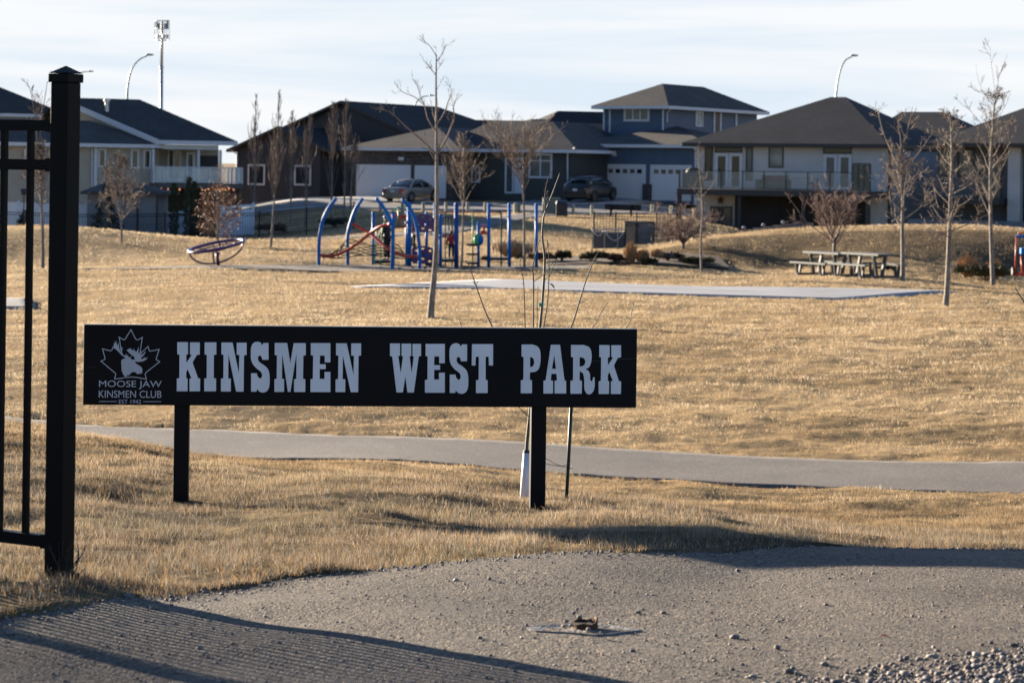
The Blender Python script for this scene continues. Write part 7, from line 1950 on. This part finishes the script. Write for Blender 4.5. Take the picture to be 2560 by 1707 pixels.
# red frame at the right edge
pr = gp(2548, 690, 77); rf = thing('playground_climber', 'red play frame with a blue seat bar cut by the right edge', 'play equipment', pr)
def rt(name, a, b, r, m): mb = MB(); mb.tube([W(*a, 77), W(*b, 77)], r, 8); mb.build(name, m, rf, True)
rt('red_leg', (2537, 690), (2541, 588), .024, M_PRED); rt('red_leg', (2600, 690), (2596, 588), .035, M_PRED); rt('red_brace', (2553, 640), (2556, 690), .03, M_PRED); rt('blue_bar', (2541, 591), (2600, 592), .055, M_PBLUE); rt('orange_bar', (2545, 583), (2590, 583), .035, mat('play_orange', (.45, .16, .03), .4)); rt('red_base', (2536, 685), (2600, 686), .04, M_PRED)
mb = MB(); c = W(2532, 678, 77); mb.tube([c - Vector((.03, 0, 0)), c + Vector((.03, 0, 0))], .13, 16); mb.build('wheel', M_FURN, rf); mb = MB(); mb.cbox(W(2562, 628, 77), (.3, .3, .22)); mb.build('seat', M_PBLUE, rf, bevel=.03)

# ------------------------------------------------------------------ picnic tables
M_TABLE = mat('grey_recycled_plastic', (.070, .078, .076), .55, var=.12, vscale=6)
M_TLEG2 = mat('table_leg', (.035, .037, .04), .5, var=.1)
M_TLEG = mat('dark_table_frame', (.022, .024, .030), .5, var=.1)
def picnic(label, px, py, D, yaw, L=1.83, Wd=.70):
    c = gp(px, py, D); t = thing('picnic_table', label, 'picnic table', c, 'picnic tables by the berm'); u = Vector((math.cos(yaw), math.sin(yaw), 0)); v = Vector((-u.y, u.x, 0))
    mb = MB()
    for k in range(5): obox(mb, c + v * (-Wd / 2 + Wd * (k + .5) / 5), u, v, L / 2, Wd / 10 - .006, c.z + .735, c.z + .80)
    mb.build('table_top', M_TABLE, t)
    for s in (-1, 1):
        e = c + u * s * L * .33
        mb = MB(); mb.beam(e - v * Wd * .45 + Vector((0, 0, .70)), e + v * Wd * .45 + Vector((0, 0, .70)), .09, .06); mb.build('cross_beam', M_TLEG, t)
        for k in (-1, 1): mb = MB(); mb.beam(e + v * k * Wd * .36 + Vector((0, 0, .668)), e + v * k * Wd * .16 + Vector((0, 0, .07)), .10, .08, up=u); mb.build('leg', M_TLEG2, t)
        mb = MB(); mb.beam(e - v * .86 + Vector((0, 0, .035)), e + v * .86 + Vector((0, 0, .035)), .10, .07); mb.build('foot_beam', M_TLEG, t)
    for k in (-1, 1):
        bc = c + v * k * .78; mb = MB()
        for j in (-1, 1): obox(mb, bc + v * j * .073, u, v, L / 2, .067, c.z + .40, c.z + .455)
        mb.build('bench_seat', M_TABLE, t)
        for s in (-1, 1):
            e = bc + u * s * L * .33
            for j in (-1, 1): mb = MB(); mb.beam(e + v * j * .11 + Vector((0, 0, .395)), e + v * j * .05 + Vector((0, 0, .072)), .08, .06, up=u); mb.build('bench_leg', M_TLEG, t)
YAW = math.radians(-57)
picnic('right picnic table with bright sunlit top edge and attached benches', 2167, 692, 75.2, YAW)
picnic('left picnic table half hidden behind the right picnic table', 2069, 688, 77.4, YAW)

# ------------------------------------------------------------------ people on the climbing structure
M_SKIN = mat('skin', (.36, .20, .14), .6, var=.05)
def skin_mesh(name, chains, m, parent, sub=1):
    """chains: list of [(point, radius), ...]; first point of a chain may reuse an earlier point (same object)"""
    V = []; E = []; Rd = []; ids = {}
    for ch in chains:
        prev = None
        for p, r in ch:
            k = tuple(round(c, 5) for c in p)
            if k not in ids: ids[k] = len(V); V.append(k); Rd.append(r)
            i = ids[k]
            if prev is not None and prev != i: E.append((prev, i))
            prev = i
    me = bpy.data.meshes.new(name); me.from_pydata(V, E, []); o = bpy.data.objects.new(name, me); COL.objects.link(o)
    sk = o.modifiers.new('s', 'SKIN'); sk.use_smooth_shade = True
    for i, r in enumerate(Rd): me.skin_vertices[0].data[i].radius = (r, r) if not hasattr(r, '__len__') else r
    me.skin_vertices[0].data[0].use_root = True
    sb_ = o.modifiers.new('u', 'SUBSURF'); sb_.levels = sub; sb_.render_levels = sub
    bpy.context.view_layer.update()
    mm = bpy.data.meshes.new_from_object(o.evaluated_get(bpy.context.evaluated_depsgraph_get())); bpy.data.objects.remove(o)
    mm.materials.clear(); mm.materials.append(m); mm.polygons.foreach_set('use_smooth', [True] * len(mm.polygons)); mm.name = name
    ob = bpy.data.objects.new(name, mm); COL.objects.link(ob); ob.parent = parent; return ob
def person(label, pos, face, H, coat, trou, shoe, hair, hat=None, arms=((.10, .0), (.10, .0)), lean=0.0, hood=False):
    """upright figure; face = heading of the chest; arms = (sideways, forward) swing of each hand in units of arm length"""
    r = thing('person', label, 'person', pos); r.rotation_euler.z = face - PI / 2      # local +y is forward
    k = H; V3 = lambda x, y, z: Vector((x * k, (y + lean * max(0, z - .5)) * k, z * k))
    pel, wai, che, nek, hd = V3(0, 0, .52), V3(0, 0, .61), V3(0, .0, .73), V3(0, 0, .83), V3(0, .01, .87)
    body = [[(pel, (.085 * k, .065 * k)), (wai, (.075 * k, .058 * k)), (che, (.095 * k, .065 * k)), (nek, .034 * k), (hd, .036 * k), (V3(0, .012, .925), .060 * k), (V3(0, .006, .965), .052 * k)]]
    coatc = [[(V3(0, 0, .47), (.098 * k, .080 * k)), (V3(0, 0, .60), (.098 * k, .078 * k)), (V3(0, 0, .74), (.108 * k, .080 * k)), (V3(0, 0, .815), .052 * k)]]
    trc = []; shs = []
    for s, (sw, fw) in ((-1, arms[0]), (1, arms[1])):
        sh = V3(s * .125, 0, .785); d = Vector((s * (.08 + sw), fw, -1 + abs(fw) * .6 + sw * .5)); d.normalize(); el = sh + d * .175 * k; d2 = (d + Vector((-s * .08, .25, .0))).normalized(); wr = el + d2 * .15 * k; hn = wr + d2 * .045 * k
        body.append([(che, (.095 * k, .065 * k)), (sh, .036 * k), (el, .028 * k), (wr, .019 * k), (hn, .022 * k)])
        sd_ = d2.cross(Vector((0, 1, 0.2))).normalized()
        for q, (off, ln) in enumerate(((-.015, .040), (-.005, .048), (.005, .046), (.015, .036))):
            b0 = hn + sd_ * off * k; body.append([(hn, .022 * k), (b0 + d2 * .018 * k, .0075 * k), (b0 + d2 * ln * .7 * k + Vector((0, .006 * k, 0)), .0065 * k), (b0 + d2 * ln * k + Vector((0, .014 * k, 0)), .005 * k)])
        body.append([(wr, .019 * k), (wr + d2 * .02 * k + Vector((0, .024 * k, 0)), .0085 * k), (wr + d2 * .045 * k + Vector((0, .034 * k, 0)), .006 * k)])
        coatc.append([(V3(0, 0, .74), (.108 * k, .080 * k)), (sh, .050 * k), (el, .043 * k), (wr - d2 * .012 * k, .034 * k)])
        hp, kn, an = V3(s * .055, 0, .49), V3(s * .065, .012, .275), V3(s * .070, -.005, .045)
        body.append([(pel, (.085 * k, .065 * k)), (hp, .060 * k), (kn, .040 * k), (an, .026 * k), (V3(s * .072, .07, .022), .022 * k)])
        trc.append([(V3(0, 0, .515), (.090 * k, .070 * k)), (hp, .068 * k), (kn, .050 * k), (an + Vector((0, 0, .012 * k)), .042 * k)])
        shs.append([(V3(s * .070, -.03, .022), .026 * k), (V3(s * .071, .02, .024), .027 * k), (V3(s * .073, .085, .020), .022 * k)])
    skin_mesh('body', body, M_SKIN, r); skin_mesh('jacket', coatc, coat, r); skin_mesh('trousers', trc, trou, r)
    for s in shs: skin_mesh('shoe', [s], shoe, r)
    hb = bpy.data.objects
    def sub(name, mbx, m):
        me = bpy.data.meshes.new(name); me.from_pydata(mbx.v, [], mbx.f); me.materials.append(m); me.polygons.foreach_set('use_smooth', [True] * len(me.polygons)); o = bpy.data.objects.new(name, me); COL.objects.link(o); o.parent = r
    mb = MB(); hc = V3(0, .006, .938)
    mb.ell(hc + Vector((0, -.012 * k, .012 * k)), (.068 * k, .072 * k, .066 * k), 14, 9, None, lambda p: p if not (p.y > .25 * .072 * k and p.z < .30 * .066 * k) else p * .80); sub('hair' if not hood else 'hood', mb, coat if hood else hair)
    f = hc + Vector((0, .058 * k, -.018 * k))
    mb = MB(); mb.ell(f + Vector((0, .006 * k, .0)), (.008 * k, .012 * k, .012 * k), 8, 6); 
    for s in (-1, 1): mb.ell(hc + Vector((s * .062 * k, -.002 * k, -.018 * k)), (.008 * k, .014 * k, .018 * k), 8, 6)
    sub('nose_and_ears', mb, M_SKIN)
    for s in (-1, 1): mb = MB(); mb.ell(f + Vector((s * .021 * k, -.003 * k, .016 * k)), .0065 * k, 6, 5); sub('eye', mb, M_FURN)
    mb = MB(); mb.ell(f + Vector((0, -.004 * k, -.026 * k)), (.017 * k, .006 * k, .004 * k), 8, 5); sub('mouth', mb, M_TAIL)
    if hat:
        mb = MB(); mb.ell(hc + Vector((0, -.004 * k, .030 * k)), (.074 * k, .080 * k, .050 * k), 14, 8); sub('cap', mb, hat)
        mb = MB(); mb.ell(hc + Vector((0, .088 * k, .024 * k)), (.055 * k, .050 * k, .008 * k), 12, 5); sub('cap_brim', mb, hat)
    return r
M_HAIRB = mat('brown_hair', (.05, .03, .02), .7); M_JEAN = mat('dark_jeans', (.016, .022, .040), .8, var=.2, vscale=20)
q = W(1127.5, 648, 84.5); person('small person in a red jacket and dark trousers standing on the platform', Vector((q.x, 84.5, q.z + .004)), math.radians(75), 70 * 84.5 / F, mat('red_jacket', (.36, .018, .022), .7, var=.12, vscale=12), M_JEAN, M_FURN, M_HAIRB, None, ((.12, .0), (.18, .1)), .05)
q = W(966, 651, 85.4); person('person in dark jacket and blue cap holding the green climber', Vector((q.x, 85.5, q.z + .004)), math.radians(150), 111 * 85.4 / F, mat('black_jacket', (.020, .020, .024), .7, var=.2, vscale=12), mat('dark_trousers', (.020, .018, .020), .8), mat('grey_shoes', (.22, .22, .24), .7), M_HAIRB, mat('blue_cap', (.012, .05, .22), .6), ((.05, .15), (.2, .75)), .03)
p = gp(1031, 660, 86.6); person('person in a long dark coat mostly hidden behind the thick blue post', p + Vector((0, 0, .06)), math.radians(200), 1.28, mat('dark_green_coat', (.010, .016, .014), .8), M_JEAN, M_FURN, M_HAIRB, None, ((.05, 0), (.05, .1)))
